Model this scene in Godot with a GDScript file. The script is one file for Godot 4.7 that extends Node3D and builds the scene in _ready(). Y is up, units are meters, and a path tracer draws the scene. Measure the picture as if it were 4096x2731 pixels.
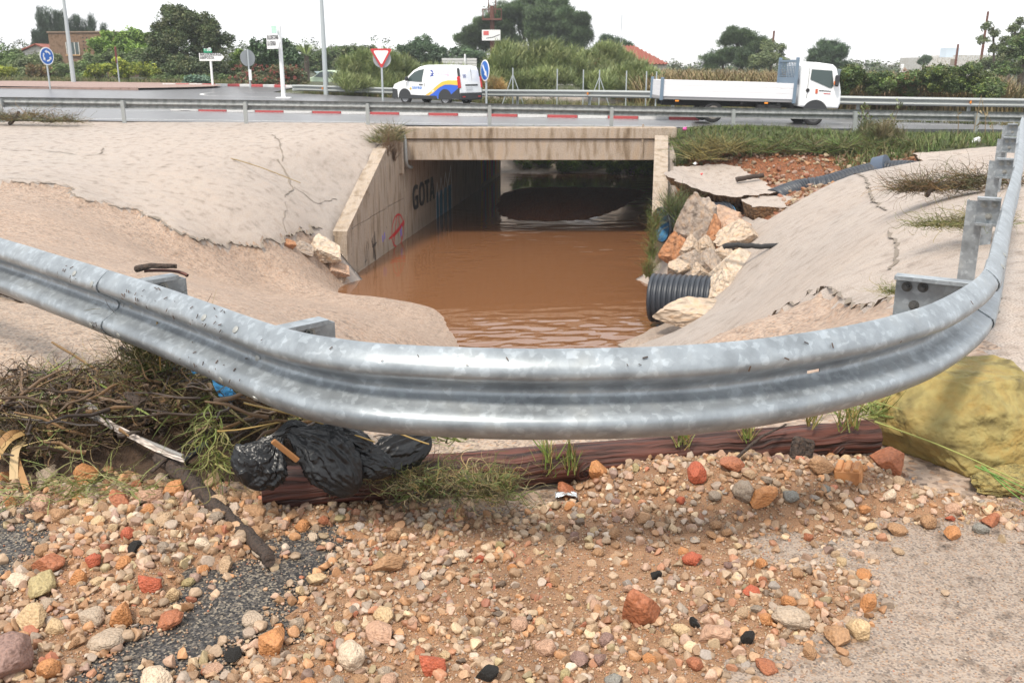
extends Node3D
# A flooded underpass beside a road after a storm, seen from behind a bent guardrail.
# Metres, y up, the camera looks along -z; "d" is the distance in front of the camera (d = -z).

const WATER := -3.7
var rng := RandomNumberGenerator.new()
var taken := {}
var M := {}
var noise := FastNoiseLite.new()


# ---------------------------------------------------------------- mesh building
class Mb:
	var v := PackedVector3Array()
	var u := PackedVector2Array()
	var c := PackedColorArray()
	var i := PackedInt32Array()
	var tint := Color.WHITE

	func add(p: Vector3, uv := Vector2.ZERO) -> int:
		v.append(p)
		u.append(uv)
		c.append(tint)
		return v.size() - 1

	func tri(a: int, b: int, d: int) -> void: # counter-clockwise seen from outside
		i.append(a)
		i.append(d)
		i.append(b)

	func face(a: Vector3, b: Vector3, d: Vector3, e: Vector3) -> void:
		var w := (b - a).length()
		var h := (e - a).length()
		var k := add(a)
		add(b, Vector2(w, 0))
		add(d, Vector2(w, h))
		add(e, Vector2(0, h))
		tri(k, k + 1, k + 2)
		tri(k, k + 2, k + 3)

	func tri3(a: Vector3, b: Vector3, d: Vector3) -> void:
		var k := add(a)
		add(b, Vector2(1, 0))
		add(d, Vector2(0, 1))
		tri(k, k + 1, k + 2)

	# eight corners: four below, four above, both counter-clockwise seen from above
	func hexa(p: Array) -> void:
		face(p[0], p[1], p[5], p[4])
		face(p[1], p[2], p[6], p[5])
		face(p[2], p[3], p[7], p[6])
		face(p[3], p[0], p[4], p[7])
		face(p[4], p[5], p[6], p[7])
		face(p[3], p[2], p[1], p[0])

	func box(t: Transform3D, s: Vector3, bev := 0.0) -> void:
		var h := s * 0.5
		if bev <= 0.0:
			var q := []
			for y in [-h.y, h.y]:
				q.append(t * Vector3(-h.x, y, h.z))
				q.append(t * Vector3(h.x, y, h.z))
				q.append(t * Vector3(h.x, y, -h.z))
				q.append(t * Vector3(-h.x, y, -h.z))
			hexa(q)
			return
		var g := Vector3(h.x - bev, h.y - bev, h.z - bev)
		for ax in 3:
			var a1 := (ax + 1) % 3
			var a2 := (ax + 2) % 3
			for sg in [-1.0, 1.0]:
				var q: Array[Vector3] = []
				for k in [[-1, -1], [1, -1], [1, 1], [-1, 1]]:
					var p := Vector3.ZERO
					p[ax] = sg * h[ax]
					p[a1] = k[0] * g[a1]
					p[a2] = k[1] * g[a2]
					q.append(t * p)
				if sg > 0: face(q[0], q[1], q[2], q[3])
				else: face(q[3], q[2], q[1], q[0])
			for s1 in [-1.0, 1.0]:
				for s2 in [-1.0, 1.0]:
					var q: Array[Vector3] = []
					for e in [[-1.0, true], [1.0, true], [1.0, false], [-1.0, false]]:
						var p := Vector3.ZERO
						p[ax] = e[0] * g[ax]
						p[a1] = s1 * (h[a1] if e[1] else g[a1])
						p[a2] = s2 * (g[a2] if e[1] else h[a2])
						q.append(t * p)
					if s1 * s2 > 0: face(q[3], q[2], q[1], q[0])
					else: face(q[0], q[1], q[2], q[3])
		for sx in [-1.0, 1.0]:
			for sy in [-1.0, 1.0]:
				for sz in [-1.0, 1.0]:
					var a := t * Vector3(sx * h.x, sy * g.y, sz * g.z)
					var b := t * Vector3(sx * g.x, sy * h.y, sz * g.z)
					var d := t * Vector3(sx * g.x, sy * g.y, sz * h.z)
					if sx * sy * sz > 0: tri3(a, b, d)
					else: tri3(a, d, b)

	# a closed ring per point; rings run counter-clockwise looking back along the path
	func rings(all: Array, closed := true, us := 1.0, vs := 1.0) -> void:
		var first := v.size()
		var n: int = all[0].size()
		var along := 0.0
		for k in all.size():
			if k: along += (all[k][0] - all[k - 1][0]).length()
			var round_ := 0.0
			for j in n + (1 if closed else 0):
				if j: round_ += (all[k][j % n] - all[k][j - 1]).length()
				add(all[k][j % n], Vector2(along * us, round_ * vs))
		var m := n + (1 if closed else 0)
		for k in all.size() - 1:
			for j in m - 1:
				var a := first + k * m + j
				tri(a, a + m, a + m + 1)
				tri(a, a + m + 1, a + 1)

	func tube(pts: Array, radii, sides := 8, capped := true, rough := 0.0, r: RandomNumberGenerator = null) -> void:
		var all := []
		var up := Vector3(0.31, 0.9, 0.17)
		for k in pts.size():
			var dir: Vector3 = (pts[min(k + 1, pts.size() - 1)] - pts[max(k - 1, 0)]).normalized()
			if absf(dir.dot(up)) > 0.97: up = Vector3(0.9, 0.1, 0.3)
			var x := up.cross(dir).normalized()
			var y := dir.cross(x)
			up = y
			var rad: float = radii if radii is float else radii[k]
			var ring := []
			for j in sides:
				var a := TAU * j / sides
				var q := rad * (1.0 + (r.randf_range(-rough, rough) if r else 0.0))
				ring.append(pts[k] + (x * cos(a) - y * sin(a)) * q)
			all.append(ring)
		rings(all)
		if capped:
			for e in [0, pts.size() - 1]:
				var k0 := add(pts[e])
				var first := v.size()
				for p in all[e]: add(p)
				for j in sides:
					if e == 0: tri(k0, first + j, first + (j + 1) % sides)
					else: tri(k0, first + (j + 1) % sides, first + j)

	func disc(t: Transform3D, r: float, h: float, sides := 20, dome := 0.0) -> void: # axis along t's z, facing +z
		var a := []
		var b := []
		for j in sides:
			var w := TAU * j / sides
			a.append(t * Vector3(r * cos(w), r * sin(w), 0))
			b.append(t * Vector3(r * cos(w), r * sin(w), h))
		for j in sides: face(a[j], a[(j + 1) % sides], b[(j + 1) % sides], b[j])
		var top := add(t * Vector3(0, 0, h + dome), Vector2(0.5, 0.5))
		var bot := add(t * Vector3.ZERO, Vector2(0.5, 0.5))
		var f1 := v.size()
		for j in sides: add(b[j], Vector2(0.5 + 0.5 * cos(TAU * j / sides), 0.5 + 0.5 * sin(TAU * j / sides)))
		var f2 := v.size()
		for j in sides: add(a[j])
		for j in sides:
			tri(top, f1 + j, f1 + (j + 1) % sides)
			tri(bot, f2 + (j + 1) % sides, f2 + j)

	# outline (counter-clockwise in x, y) pushed from z = 0 to z = h
	func prism(t: Transform3D, outline: PackedVector2Array, h: float) -> void:
		var idx := Geometry2D.triangulate_polygon(outline)
		var o := outline
		var area := 0.0
		for k in o.size(): area += o[k].cross(o[(k + 1) % o.size()])
		if area < 0:
			o = outline.duplicate()
			o.reverse()
			idx = Geometry2D.triangulate_polygon(o)
		var f1 := v.size()
		for p in o: add(t * Vector3(p.x, p.y, h), p)
		var f2 := v.size()
		for p in o: add(t * Vector3(p.x, p.y, 0), p)
		for k in range(0, idx.size(), 3):
			var a := idx[k]
			var b := idx[k + 1]
			var d := idx[k + 2]
			if (o[b] - o[a]).cross(o[d] - o[a]) < 0:
				var s := b
				b = d
				d = s
			tri(f1 + a, f1 + b, f1 + d)
			tri(f2 + a, f2 + d, f2 + b)
		for k in o.size():
			var p := o[k]
			var q := o[(k + 1) % o.size()]
			face(t * Vector3(p.x, p.y, 0), t * Vector3(q.x, q.y, 0), t * Vector3(q.x, q.y, h), t * Vector3(p.x, p.y, h))

	func lathe(t: Transform3D, prof: Array, sides := 24) -> void: # prof: (radius, z) with z rising
		var all := []
		for p in prof:
			var ring := []
			for j in sides: ring.append(t * Vector3(p.x * cos(TAU * j / sides), p.x * sin(TAU * j / sides), p.y))
			all.append(ring)
		rings(all)

	func grid(nu: int, nv: int, f: Callable) -> void: # f(a, b) -> Vector3, a and b from 0 to 1; outside is da x db
		var first := v.size()
		for k in nu + 1:
			for j in nv + 1: add(f.call(float(k) / nu, float(j) / nv), Vector2(float(k) / nu, float(j) / nv))
		for k in nu:
			for j in nv:
				var a := first + k * (nv + 1) + j
				tri(a, a + nv + 1, a + nv + 2)
				tri(a, a + nv + 2, a + 1)

	# a ribbon lying along a path, its face towards n
	func ribbon(pts: Array, widths, n: Vector3) -> void:
		var first := v.size()
		var along := 0.0
		for k in pts.size():
			if k: along += (pts[k] - pts[k - 1]).length()
			var dir: Vector3 = (pts[min(k + 1, pts.size() - 1)] - pts[max(k - 1, 0)]).normalized()
			var s: Vector3 = dir.cross(n).normalized() * 0.5 * (widths if widths is float else widths[k])
			add(pts[k] + s, Vector2(along, 0))
			add(pts[k] - s, Vector2(along, 1))
		for k in pts.size() - 1:
			var a := first + k * 2
			tri(a, a + 2, a + 3)
			tri(a, a + 3, a + 1)

	func join(o: Mb, t: Transform3D, col = null) -> void:
		var first := v.size()
		for p in o.v: v.append(t * p)
		u.append_array(o.u)
		if col == null: c.append_array(o.c)
		else:
			for k in o.v.size(): c.append(col)
		for k in o.i: i.append(first + k)

	func mesh() -> ArrayMesh:
		var n := PackedVector3Array()
		n.resize(v.size())
		for k in range(0, i.size(), 3):
			var a := i[k]
			var b := i[k + 1]
			var d := i[k + 2]
			var w := (v[d] - v[a]).cross(v[b] - v[a])
			n[a] += w
			n[b] += w
			n[d] += w
		for k in n.size(): n[k] = n[k].normalized() if n[k].length_squared() > 1e-20 else Vector3.UP
		var s := []
		s.resize(Mesh.ARRAY_MAX)
		s[Mesh.ARRAY_VERTEX] = v
		s[Mesh.ARRAY_NORMAL] = n
		s[Mesh.ARRAY_TEX_UV] = u
		s[Mesh.ARRAY_COLOR] = c
		s[Mesh.ARRAY_INDEX] = i
		var m := ArrayMesh.new()
		m.add_surface_from_arrays(Mesh.PRIMITIVE_TRIANGLES, s)
		return m


# ---------------------------------------------------------------- naming and tagging
func numbered(called: String) -> String:
	taken[called] = taken.get(called, -1) + 1
	return called if taken[called] == 0 else "%s_%03d" % [called, taken[called]]


func tag(o: Node3D, label: String, category := "", group := "", kind := "") -> Node3D:
	if label: o.set_meta("label", label)
	if category: o.set_meta("category", category)
	if group: o.set_meta("group", group)
	if kind: o.set_meta("kind", kind)
	return o


func thing(called: String, label: String, category: String, at := Vector3.ZERO, turn := 0.0, group := "") -> Node3D:
	var o := Node3D.new()
	o.name = numbered(called)
	add_child(o)
	o.position = at
	o.rotation.y = turn
	return tag(o, label, category, group)


func part(called: String, m, mat: Material, parent: Node3D, label := "") -> MeshInstance3D:
	var o := MeshInstance3D.new()
	var key := "%d/%s" % [parent.get_instance_id(), called]
	if parent != self: taken[key] = taken.get(key, -1) + 1
	o.name = called if taken.get(key, 0) == 0 else "%s_%03d" % [called, taken[key]]
	o.mesh = m.mesh() if m is Mb else m
	o.material_override = mat
	parent.add_child(o, true)
	if label: o.set_meta("label", label)
	return o


func solo(called: String, m, mat: Material, label: String, category: String, group := "", at := Vector3.ZERO, turn := 0.0) -> MeshInstance3D:
	var o := part(numbered(called), m, mat, self)
	o.position = at
	o.rotation.y = turn
	tag(o, label, category, group)
	return o


func struct(called: String, m, mat: Material) -> MeshInstance3D:
	var o := part(numbered(called), m, mat, self)
	tag(o, "", "", "", "structure")
	return o


func scatter(called: String, m: Mesh, mat: Material, places: Array, tints: Array, parent: Node3D = self, label := "", category := "") -> MultiMeshInstance3D:
	var mm := MultiMesh.new()
	mm.transform_format = MultiMesh.TRANSFORM_3D
	mm.use_colors = tints.size() > 0
	mm.mesh = m
	mm.instance_count = places.size()
	for k in places.size():
		mm.set_instance_transform(k, places[k])
		if tints.size(): mm.set_instance_color(k, tints[k])
	var o := MultiMeshInstance3D.new()
	o.name = numbered(called) if parent == self else called
	o.multimesh = mm
	o.material_override = mat
	parent.add_child(o, true)
	if parent == self: tag(o, label, category, "", "stuff")
	return o


func copy(o: Node3D, at: Vector3, turn: float, label: String) -> Node3D:
	var r: Node3D = o.duplicate()
	r.name = numbered(String(o.name).rstrip("0123456789").trim_suffix("_"))
	add_child(r)
	r.position = at
	r.rotation.y = turn
	r.set_meta("label", label)
	return r


# ---------------------------------------------------------------- materials
func ramp(cols: Array) -> Gradient:
	var g := Gradient.new()
	var off := PackedFloat32Array()
	var col := PackedColorArray()
	for k in cols:
		off.append(k[0])
		col.append(k[1])
	g.offsets = off
	g.colors = col
	return g


func ntex(freq: float, g: Gradient, seed_ := 1, octaves := 4, size := 512, type := FastNoiseLite.TYPE_SIMPLEX_SMOOTH, wide := 1) -> NoiseTexture2D:
	var n := FastNoiseLite.new()
	n.noise_type = type
	n.frequency = freq
	n.seed = seed_
	n.fractal_octaves = octaves
	if type == FastNoiseLite.TYPE_CELLULAR:
		n.cellular_return_type = FastNoiseLite.RETURN_CELL_VALUE
	var t := NoiseTexture2D.new()
	t.width = size * wide
	t.height = size
	t.seamless = true
	t.noise = n
	t.color_ramp = g
	return t


func grey(a: float) -> Color:
	return Color(a, a, a)


func lin(r: float, g: float, b: float) -> Color: # a linear base colour
	return Color(r, g, b).linear_to_srgb()


func flat(col: Color, rough := 0.7, metal := 0.0) -> StandardMaterial3D:
	var m := StandardMaterial3D.new()
	m.albedo_color = col
	m.roughness = rough
	m.metallic = metal
	return m


# base colour, fine pattern (metres per repeat), coarse pattern (metres per repeat), relief in centimetres
func surface(col: Color, rough: float, fine: Texture2D, fine_m: float, coarse: Texture2D = null, coarse_m := 1.0, relief: Texture2D = null, relief_cm := 0.0, world := true) -> StandardMaterial3D:
	var m := flat(col, rough)
	m.vertex_color_use_as_albedo = true
	m.albedo_texture = fine
	m.uv1_triplanar = true
	m.uv1_world_triplanar = world
	m.uv1_scale = Vector3.ONE / fine_m
	if coarse:
		m.detail_enabled = true
		m.detail_albedo = coarse
		m.detail_blend_mode = BaseMaterial3D.BLEND_MODE_MUL
		m.detail_uv_layer = BaseMaterial3D.DETAIL_UV_2
		m.uv2_triplanar = true
		m.uv2_world_triplanar = world
		m.uv2_scale = Vector3.ONE / coarse_m
	if relief:
		m.heightmap_enabled = true
		m.heightmap_texture = relief
		m.heightmap_scale = relief_cm
	return m


func materials() -> void:
	var speck := ntex(0.06, ramp([[0.0, grey(0.42)], [0.27, grey(0.74)], [0.42, grey(0.92)], [0.75, grey(1.0)]]), 3, 5, 1024)
	var stain := ntex(0.02, ramp([[0.0, Color(0.6, 0.58, 0.56)], [0.2, Color(0.85, 0.83, 0.81)], [0.34, Color(0.95, 0.94, 0.93)], [0.5, grey(0.99)], [1.0, Color(1.0, 0.97, 0.94)]]), 8, 8, 1024)
	var pebbly := ntex(0.06, ramp([[0.0, Color(0.6, 0.57, 0.55)], [0.15, Color(0.8, 0.76, 0.73)], [0.45, Color(0.95, 0.91, 0.88)], [0.75, Color(1, 0.96, 0.92)], [0.88, Color(0.92, 0.8, 0.7)], [1.0, Color(0.75, 0.75, 0.77)]]), 5, 1, 1024, FastNoiseLite.TYPE_CELLULAR)
	var bump := ntex(0.05, ramp([[0.0, grey(0.0)], [1.0, grey(1.0)]]), 11, 5, 512)
	var coarse_bump := ntex(0.015, ramp([[0.0, grey(0.0)], [1.0, grey(1.0)]]), 12, 6, 512)
	var streak := ntex(0.022, ramp([[0.0, Color(0.62, 0.57, 0.5)], [0.3, Color(0.86, 0.83, 0.78)], [0.5, grey(0.97)], [1.0, Color(1, 0.96, 0.9)]]), 21, 5, 512)
	M.speck = speck
	M.bump = bump
	M.coarse_bump = coarse_bump
	M.stain = stain
	M.rough = surface(lin(0.455, 0.382, 0.328), 0.85, pebbly, 1.6, stain, 5.0, bump, 0.8)
	M.silt = surface(lin(0.455, 0.39, 0.345), 0.75, speck, 1.3, stain, 7.0, bump, 0.5)
	M.slab = surface(lin(0.44, 0.375, 0.315), 0.7, pebbly, 0.75, stain, 3.0, bump, 0.5)
	M.pale_slab = surface(lin(0.385, 0.342, 0.305), 0.65, pebbly, 0.38, stain, 2.2, bump, 0.35)
	M.asphalt_near = surface(lin(0.25, 0.235, 0.22), 0.55, ntex(0.07, ramp([[0.0, Color(0.25, 0.27, 0.3)], [0.4, Color(0.4, 0.4, 0.42)], [0.55, Color(0.75, 0.72, 0.68)], [0.7, Color(0.5, 0.5, 0.52)], [0.9, Color(1, 0.96, 0.88)]]), 31, 1, 1024, FastNoiseLite.TYPE_CELLULAR), 0.5, stain, 2.0, bump, 0.5)
	M.asphalt = surface(lin(0.16, 0.16, 0.175), 0.33, speck, 2.0, stain, 9.0)
	M.cast = surface(lin(0.47, 0.39, 0.32), 0.75, speck, 2.0, streak, 3.0, bump, 0.3)
	M.cast.uv2_scale = Vector3(0.23, 0.05, 0.23)
	M.soil = surface(lin(0.34, 0.135, 0.06), 0.9, ntex(0.03, ramp([[0.0, grey(0.3)], [0.4, grey(0.75)], [0.7, Color(1, 0.95, 0.9)], [1.0, Color(1, 1, 1)]]), 41, 5), 0.9, stain, 2.5, coarse_bump, 6.0)
	M.sand = surface(lin(0.42, 0.25, 0.145), 0.8, ntex(0.09, ramp([[0.0, grey(0.4)], [0.45, grey(0.8)], [0.7, Color(1, 0.95, 0.9)], [1.0, Color(1, 1, 1)]]), 42, 4, 1024), 0.35, stain, 1.4, bump, 0.5)
	M.verge = surface(lin(0.1, 0.11, 0.045), 0.95, ntex(0.03, ramp([[0.0, Color(0.4, 0.35, 0.3)], [0.5, grey(0.8)], [1.0, Color(1, 1, 0.8)]]), 43, 5), 1.2, stain, 4.0)
	M.rock = surface(Color.WHITE, 0.72, ntex(0.02, ramp([[0.0, Color(0.66, 0.6, 0.56)], [0.35, Color(0.88, 0.84, 0.8)], [0.6, Color(1, 0.98, 0.96)], [0.8, Color(1, 0.93, 0.85)], [1.0, grey(1.0)]]), 51, 6), 0.22, null, 1.0, coarse_bump, 0.5, false)
	M.boulder = surface(Color.WHITE, 0.85, ntex(0.015, ramp([[0.0, Color(0.52, 0.5, 0.48)], [0.3, Color(0.82, 0.79, 0.76)], [0.5, Color(1, 0.98, 0.96)], [0.78, Color(1, 0.9, 0.79)], [1.0, grey(1.0)]]), 52, 6), 1.3, null, 1.0, coarse_bump, 6.0, false)
	M.pebble = surface(Color.WHITE, 0.55, ntex(0.03, ramp([[0.0, grey(0.7)], [0.5, grey(0.95)], [1.0, grey(1.0)]]), 55, 5, 256), 1.2, null, 1.0, null, 0.0, false)
	M.galv = galvanised(lin(0.42, 0.465, 0.505), 0.38, 0.5)
	M.galv_dull = galvanised(lin(0.36, 0.38, 0.385), 0.5, 0.35)
	M.galv_far = flat(lin(0.33, 0.35, 0.35), 0.5, 0.4)
	M.bolt = flat(lin(0.33, 0.335, 0.32), 0.45, 0.5)
	M.dark_steel = flat(lin(0.1, 0.1, 0.1), 0.5, 0.3)
	M.dark = flat(lin(0.02, 0.02, 0.022), 0.8)
	M.crack = flat(lin(0.07, 0.06, 0.05), 0.95)
	M.crack_dirt = flat(lin(0.2, 0.168, 0.138), 0.95)
	M.white = flat(lin(0.78, 0.79, 0.8), 0.35)
	M.red = flat(lin(0.5, 0.035, 0.04), 0.5)
	M.marking = surface(lin(0.74, 0.74, 0.74), 0.5, speck, 1.5)
	M.red_marking = surface(lin(0.52, 0.085, 0.09), 0.5, speck, 1.5)
	M.blue_sign = flat(lin(0.012, 0.13, 0.5), 0.35)
	M.grey_back = flat(lin(0.32, 0.34, 0.36), 0.5, 0.3)
	M.pole = flat(lin(0.42, 0.46, 0.48), 0.5, 0.2)
	M.lettering = flat(lin(0.03, 0.03, 0.035), 0.6)
	M.green_sign = flat(lin(0.0, 0.25, 0.12), 0.4)
	M.plastic = flat(lin(0.007, 0.0075, 0.009), 0.33)
	M.plastic.heightmap_enabled = true
	M.plastic.heightmap_texture = ntex(0.02, ramp([[0.0, grey(0)], [1.0, grey(1)]]), 61, 4, 512)
	M.plastic.heightmap_scale = 0.18
	M.plastic.uv1_triplanar = true
	M.plastic.uv1_scale = Vector3.ONE * 4.0
	M.pipe = flat(lin(0.028, 0.034, 0.046), 0.45)
	M.pipe_blue = flat(lin(0.09, 0.28, 0.5), 0.5)
	M.bark = surface(lin(0.085, 0.06, 0.048), 0.85, ntex(0.03, ramp([[0.0, grey(0.35)], [0.5, grey(0.8)], [1.0, Color(1, 0.9, 0.8)]]), 71, 5), 0.25, null, 1.0, coarse_bump, 1.5, false)
	M.trunk = flat(lin(0.09, 0.07, 0.055), 0.9)
	M.beam_wood = flat(lin(0.125, 0.044, 0.03), 0.6)
	M.beam_wood.albedo_texture = ntex(0.012, ramp([[0.0, grey(0.3)], [0.35, grey(0.65)], [0.55, grey(0.85)], [1.0, Color(1, 0.88, 0.82)]]), 81, 5, 512)
	M.beam_wood.uv1_scale = Vector3(0.3, 5.0, 1)
	M.beam_wood.heightmap_enabled = true
	M.beam_wood.heightmap_texture = M.beam_wood.albedo_texture
	M.beam_wood.heightmap_scale = 1.6
	M.leaf = flat(Color.WHITE, 0.6)
	M.leaf.vertex_color_use_as_albedo = true
	M.leaf.backlight_enabled = true
	M.leaf.backlight = Color(0.35, 0.4, 0.2)
	M.blade = flat(Color.WHITE, 0.65)
	M.blade.vertex_color_use_as_albedo = true
	M.blade.backlight_enabled = true
	M.blade.backlight = Color(0.2, 0.2, 0.12)
	M.glass = flat(lin(0.05, 0.075, 0.075), 0.06)
	M.tyre = flat(lin(0.018, 0.018, 0.02), 0.8)
	M.trim = flat(lin(0.03, 0.032, 0.036), 0.6)
	M.paint = flat(lin(0.8, 0.82, 0.84), 0.25)
	M.paint.clearcoat_enabled = true
	M.paint.clearcoat = 0.6
	M.paint.clearcoat_roughness = 0.08
	M.rust = flat(lin(0.13, 0.05, 0.035), 0.85)
	M.tile_red = surface(lin(0.33, 0.1, 0.07), 0.85, speck, 1.0, stain, 3.0)
	M.white_wall = surface(lin(0.72, 0.72, 0.72), 0.85, speck, 2.5, streak, 4.0)
	M.brown_wall = surface(lin(0.25, 0.16, 0.105), 0.9, speck, 2.5, streak, 5.0)


func galvanised(col: Color, rough: float, metal: float) -> StandardMaterial3D:
	var m := flat(col, rough, metal)
	var n := FastNoiseLite.new()
	n.noise_type = FastNoiseLite.TYPE_CELLULAR
	n.cellular_return_type = FastNoiseLite.RETURN_CELL_VALUE
	n.frequency = 0.03
	n.fractal_octaves = 2
	n.domain_warp_enabled = true
	n.domain_warp_amplitude = 18.0
	n.domain_warp_frequency = 0.03
	n.seed = 4
	var t := NoiseTexture2D.new()
	t.width = 1024
	t.height = 1024
	t.seamless = true
	t.noise = n
	t.color_ramp = ramp([[0.0, grey(0.84)], [0.45, grey(0.88)], [0.72, grey(0.91)], [0.82, grey(0.98)], [1.0, grey(1.0)]])
	m.albedo_texture = t
	m.roughness_texture = t
	m.roughness_texture_channel = BaseMaterial3D.TEXTURE_CHANNEL_RED
	m.roughness = rough / 0.8
	m.uv1_scale = Vector3(1.1, 1.1, 1)
	m.detail_enabled = true
	m.detail_albedo = ntex(0.01, ramp([[0.0, grey(0.74)], [0.4, grey(0.9)], [0.65, grey(1.0)], [1.0, Color(1, 0.98, 0.95)]]), 9, 6, 512)
	m.detail_blend_mode = BaseMaterial3D.BLEND_MODE_MUL
	m.detail_uv_layer = BaseMaterial3D.DETAIL_UV_2
	m.uv2_triplanar = true
	m.uv2_scale = Vector3.ONE * 0.9
	return m



# ---------------------------------------------------------------- the scene
func _ready() -> void:
	rng.seed = 7
	var cam := Camera3D.new()
	cam.name = "camera"
	cam.fov = 39.23
	cam.near = 0.1
	cam.far = 1500.0
	add_child(cam)
	cam.position = Vector3(0, 1.75, 0)
	cam.rotation_degrees.x = -16.1
	cam.current = true
	var lens_ := CameraAttributesPhysical.new()
	lens_.frustum_focal_length = 33.7
	lens_.frustum_focus_distance = 3.4
	lens_.exposure_aperture = 13.0
	cam.attributes = lens_
	cam.fov = 39.23
	var env := Environment.new()
	env.background_mode = Environment.BG_SKY
	var sky := Sky.new()
	var sm := ProceduralSkyMaterial.new()
	sm.sky_top_color = Color(0.97, 0.985, 1.0)
	sm.sky_horizon_color = Color(0.955, 0.955, 0.96)
	sm.sky_curve = 0.12
	sm.sky_energy_multiplier = 0.8
	sm.ground_bottom_color = Color(0.45, 0.42, 0.38)
	sm.ground_horizon_color = Color(0.6, 0.58, 0.55)
	sm.sun_angle_max = 0.1
	sky.sky_material = sm
	env.sky = sky
	env.tonemap_mode = Environment.TONE_MAPPER_LINEAR
	env.tonemap_exposure = 2.5
	env.fog_enabled = true
	env.fog_density = 0.0006
	env.fog_light_color = Color(0.93, 0.95, 0.97)
	env.sdfgi_enabled = true
	env.ssao_enabled = true
	env.ssil_enabled = true
	var we := WorldEnvironment.new()
	we.name = "environment"
	we.environment = env
	add_child(we)
	var sun := DirectionalLight3D.new()
	sun.name = "sun"
	sun.light_color = Color(1.0, 0.96, 0.9)
	sun.light_energy = 0.5
	sun.light_angular_distance = 10.0
	sun.shadow_enabled = true
	sun.rotation_degrees = Vector3(-58, -28, 0)
	add_child(sun)

	noise.seed = 5
	noise.frequency = 0.5
	noise.fractal_octaves = 4
	materials()
	build_terrain()
	build_underpass()
	build_water()
	build_roads()
	build_road_rails()
	build_near_rail()
	build_platform()
	build_far_land()
	build_signs()
	build_vehicles()
	build_houses()
	build_trees()
	build_bank_details()
	build_debris()
	build_stones()


func land_y(x: float, d: float) -> float: # the land beyond the verge
	return -0.22 - 0.013 * clampf(x, -30.0, 30.0) + 0.5 * smoothstep(40.0, 62.0, d) * smoothstep(14.0, -6.0, x) + 0.25 * smoothstep(36.0, 60.0, d) * smoothstep(0.0, 14.0, x)


# thin-plate spline through surveyed points
var tps_p: Array[Vector3] = []
var tps_w := PackedFloat64Array()


func tps_fit(pts: Array[Vector3]) -> void:
	tps_p = pts
	var n := pts.size()
	var m := n + 3
	var a := []
	for i in m:
		var row := PackedFloat64Array()
		row.resize(m + 1)
		a.append(row)
	for i in n:
		for j in n:
			var r2 := (pts[i].x - pts[j].x) ** 2 + (pts[i].z - pts[j].z) ** 2
			a[i][j] = r2 * log(r2 + 1e-9) if i != j else 0.35
		a[i][n] = 1.0
		a[i][n + 1] = pts[i].x
		a[i][n + 2] = pts[i].z
		a[n][i] = 1.0
		a[n + 1][i] = pts[i].x
		a[n + 2][i] = pts[i].z
		a[i][m] = pts[i].y
	for k in m:
		var best := k
		for i in range(k + 1, m):
			if absf(a[i][k]) > absf(a[best][k]): best = i
		var sw = a[k]
		a[k] = a[best]
		a[best] = sw
		var rk: PackedFloat64Array = a[k]
		for i in range(k + 1, m):
			var ri: PackedFloat64Array = a[i]
			var f := ri[k] / rk[k]
			if f != 0.0:
				for j in range(k, m + 1): ri[j] -= f * rk[j]
				a[i] = ri
	tps_w.resize(m)
	for k in range(m - 1, -1, -1):
		var s: float = a[k][m]
		for j in range(k + 1, m): s -= a[k][j] * tps_w[j]
		tps_w[k] = s / a[k][k]


func tps(x: float, z: float) -> float:
	var n := tps_p.size()
	var s := tps_w[n] + tps_w[n + 1] * x + tps_w[n + 2] * z
	for i in n:
		var p := tps_p[i]
		var dx := x - p.x
		var dz := z - p.z
		var r2 := dx * dx + dz * dz + 1e-9
		s += tps_w[i] * r2 * log(r2)
	return s


var step_line := PackedVector2Array()
var step_right := PackedVector2Array()
var soil_poly := PackedVector2Array()
var verge_poly := PackedVector2Array()


func flat2(a: Array) -> PackedVector2Array:
	var o := PackedVector2Array()
	for p in a: o.append(Vector2(p.x, p.z))
	return o


func near_line(p: Vector2, line: PackedVector2Array) -> Array: # [signed distance, how far along]
	var best := 1e9
	var sign_ := 1.0
	for k in line.size() - 1:
		var q := Geometry2D.get_closest_point_to_segment(p, line[k], line[k + 1])
		var dd := p.distance_squared_to(q)
		if dd < best:
			best = dd
			sign_ = signf((line[k + 1] - line[k]).cross(p - line[k]))
	return [sqrt(best) * sign_]


func step_side(x: float, z: float) -> float: # metres past the broken edge
	return near_line(Vector2(x, z), step_line)[0] + 0.3 * noise.get_noise_2d(x * 2.5, z * 2.5)


func bank(x: float, z: float) -> float:
	var h := tps(x, z)
	var d := -z
	h = lerpf(0.0, h, smoothstep(3.6, 5.2, d))
	h += (0.009 * noise.get_noise_2d(x * 1.6, z * 1.6) + 0.009 * noise.get_noise_2d(x * 7.0, z * 7.0)) * smoothstep(4.0, 8.0, d)
	if x < 1.0:
		if d > 10.0:
			var s := step_side(x, z)
			h -= 0.11 * smoothstep(-0.04, 0.07, s) * smoothstep(3.5, 0.2, s) * smoothstep(25.5, 23.5, d)
	else:
		var s2: float = near_line(Vector2(x, z), step_right)[0] + 0.2 * noise.get_noise_2d(x * 4.0, z * 4.0)
		h -= 0.09 * smoothstep(-0.03, 0.05, s2) * smoothstep(1.6, 0.15, s2) * smoothstep(2.6, 3.4, x)
		if Geometry2D.is_point_in_polygon(Vector2(x, z), soil_poly): h -= 0.16 + 0.1 * noise.get_noise_2d(x * 5.0, z * 5.0)
	return h


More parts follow.
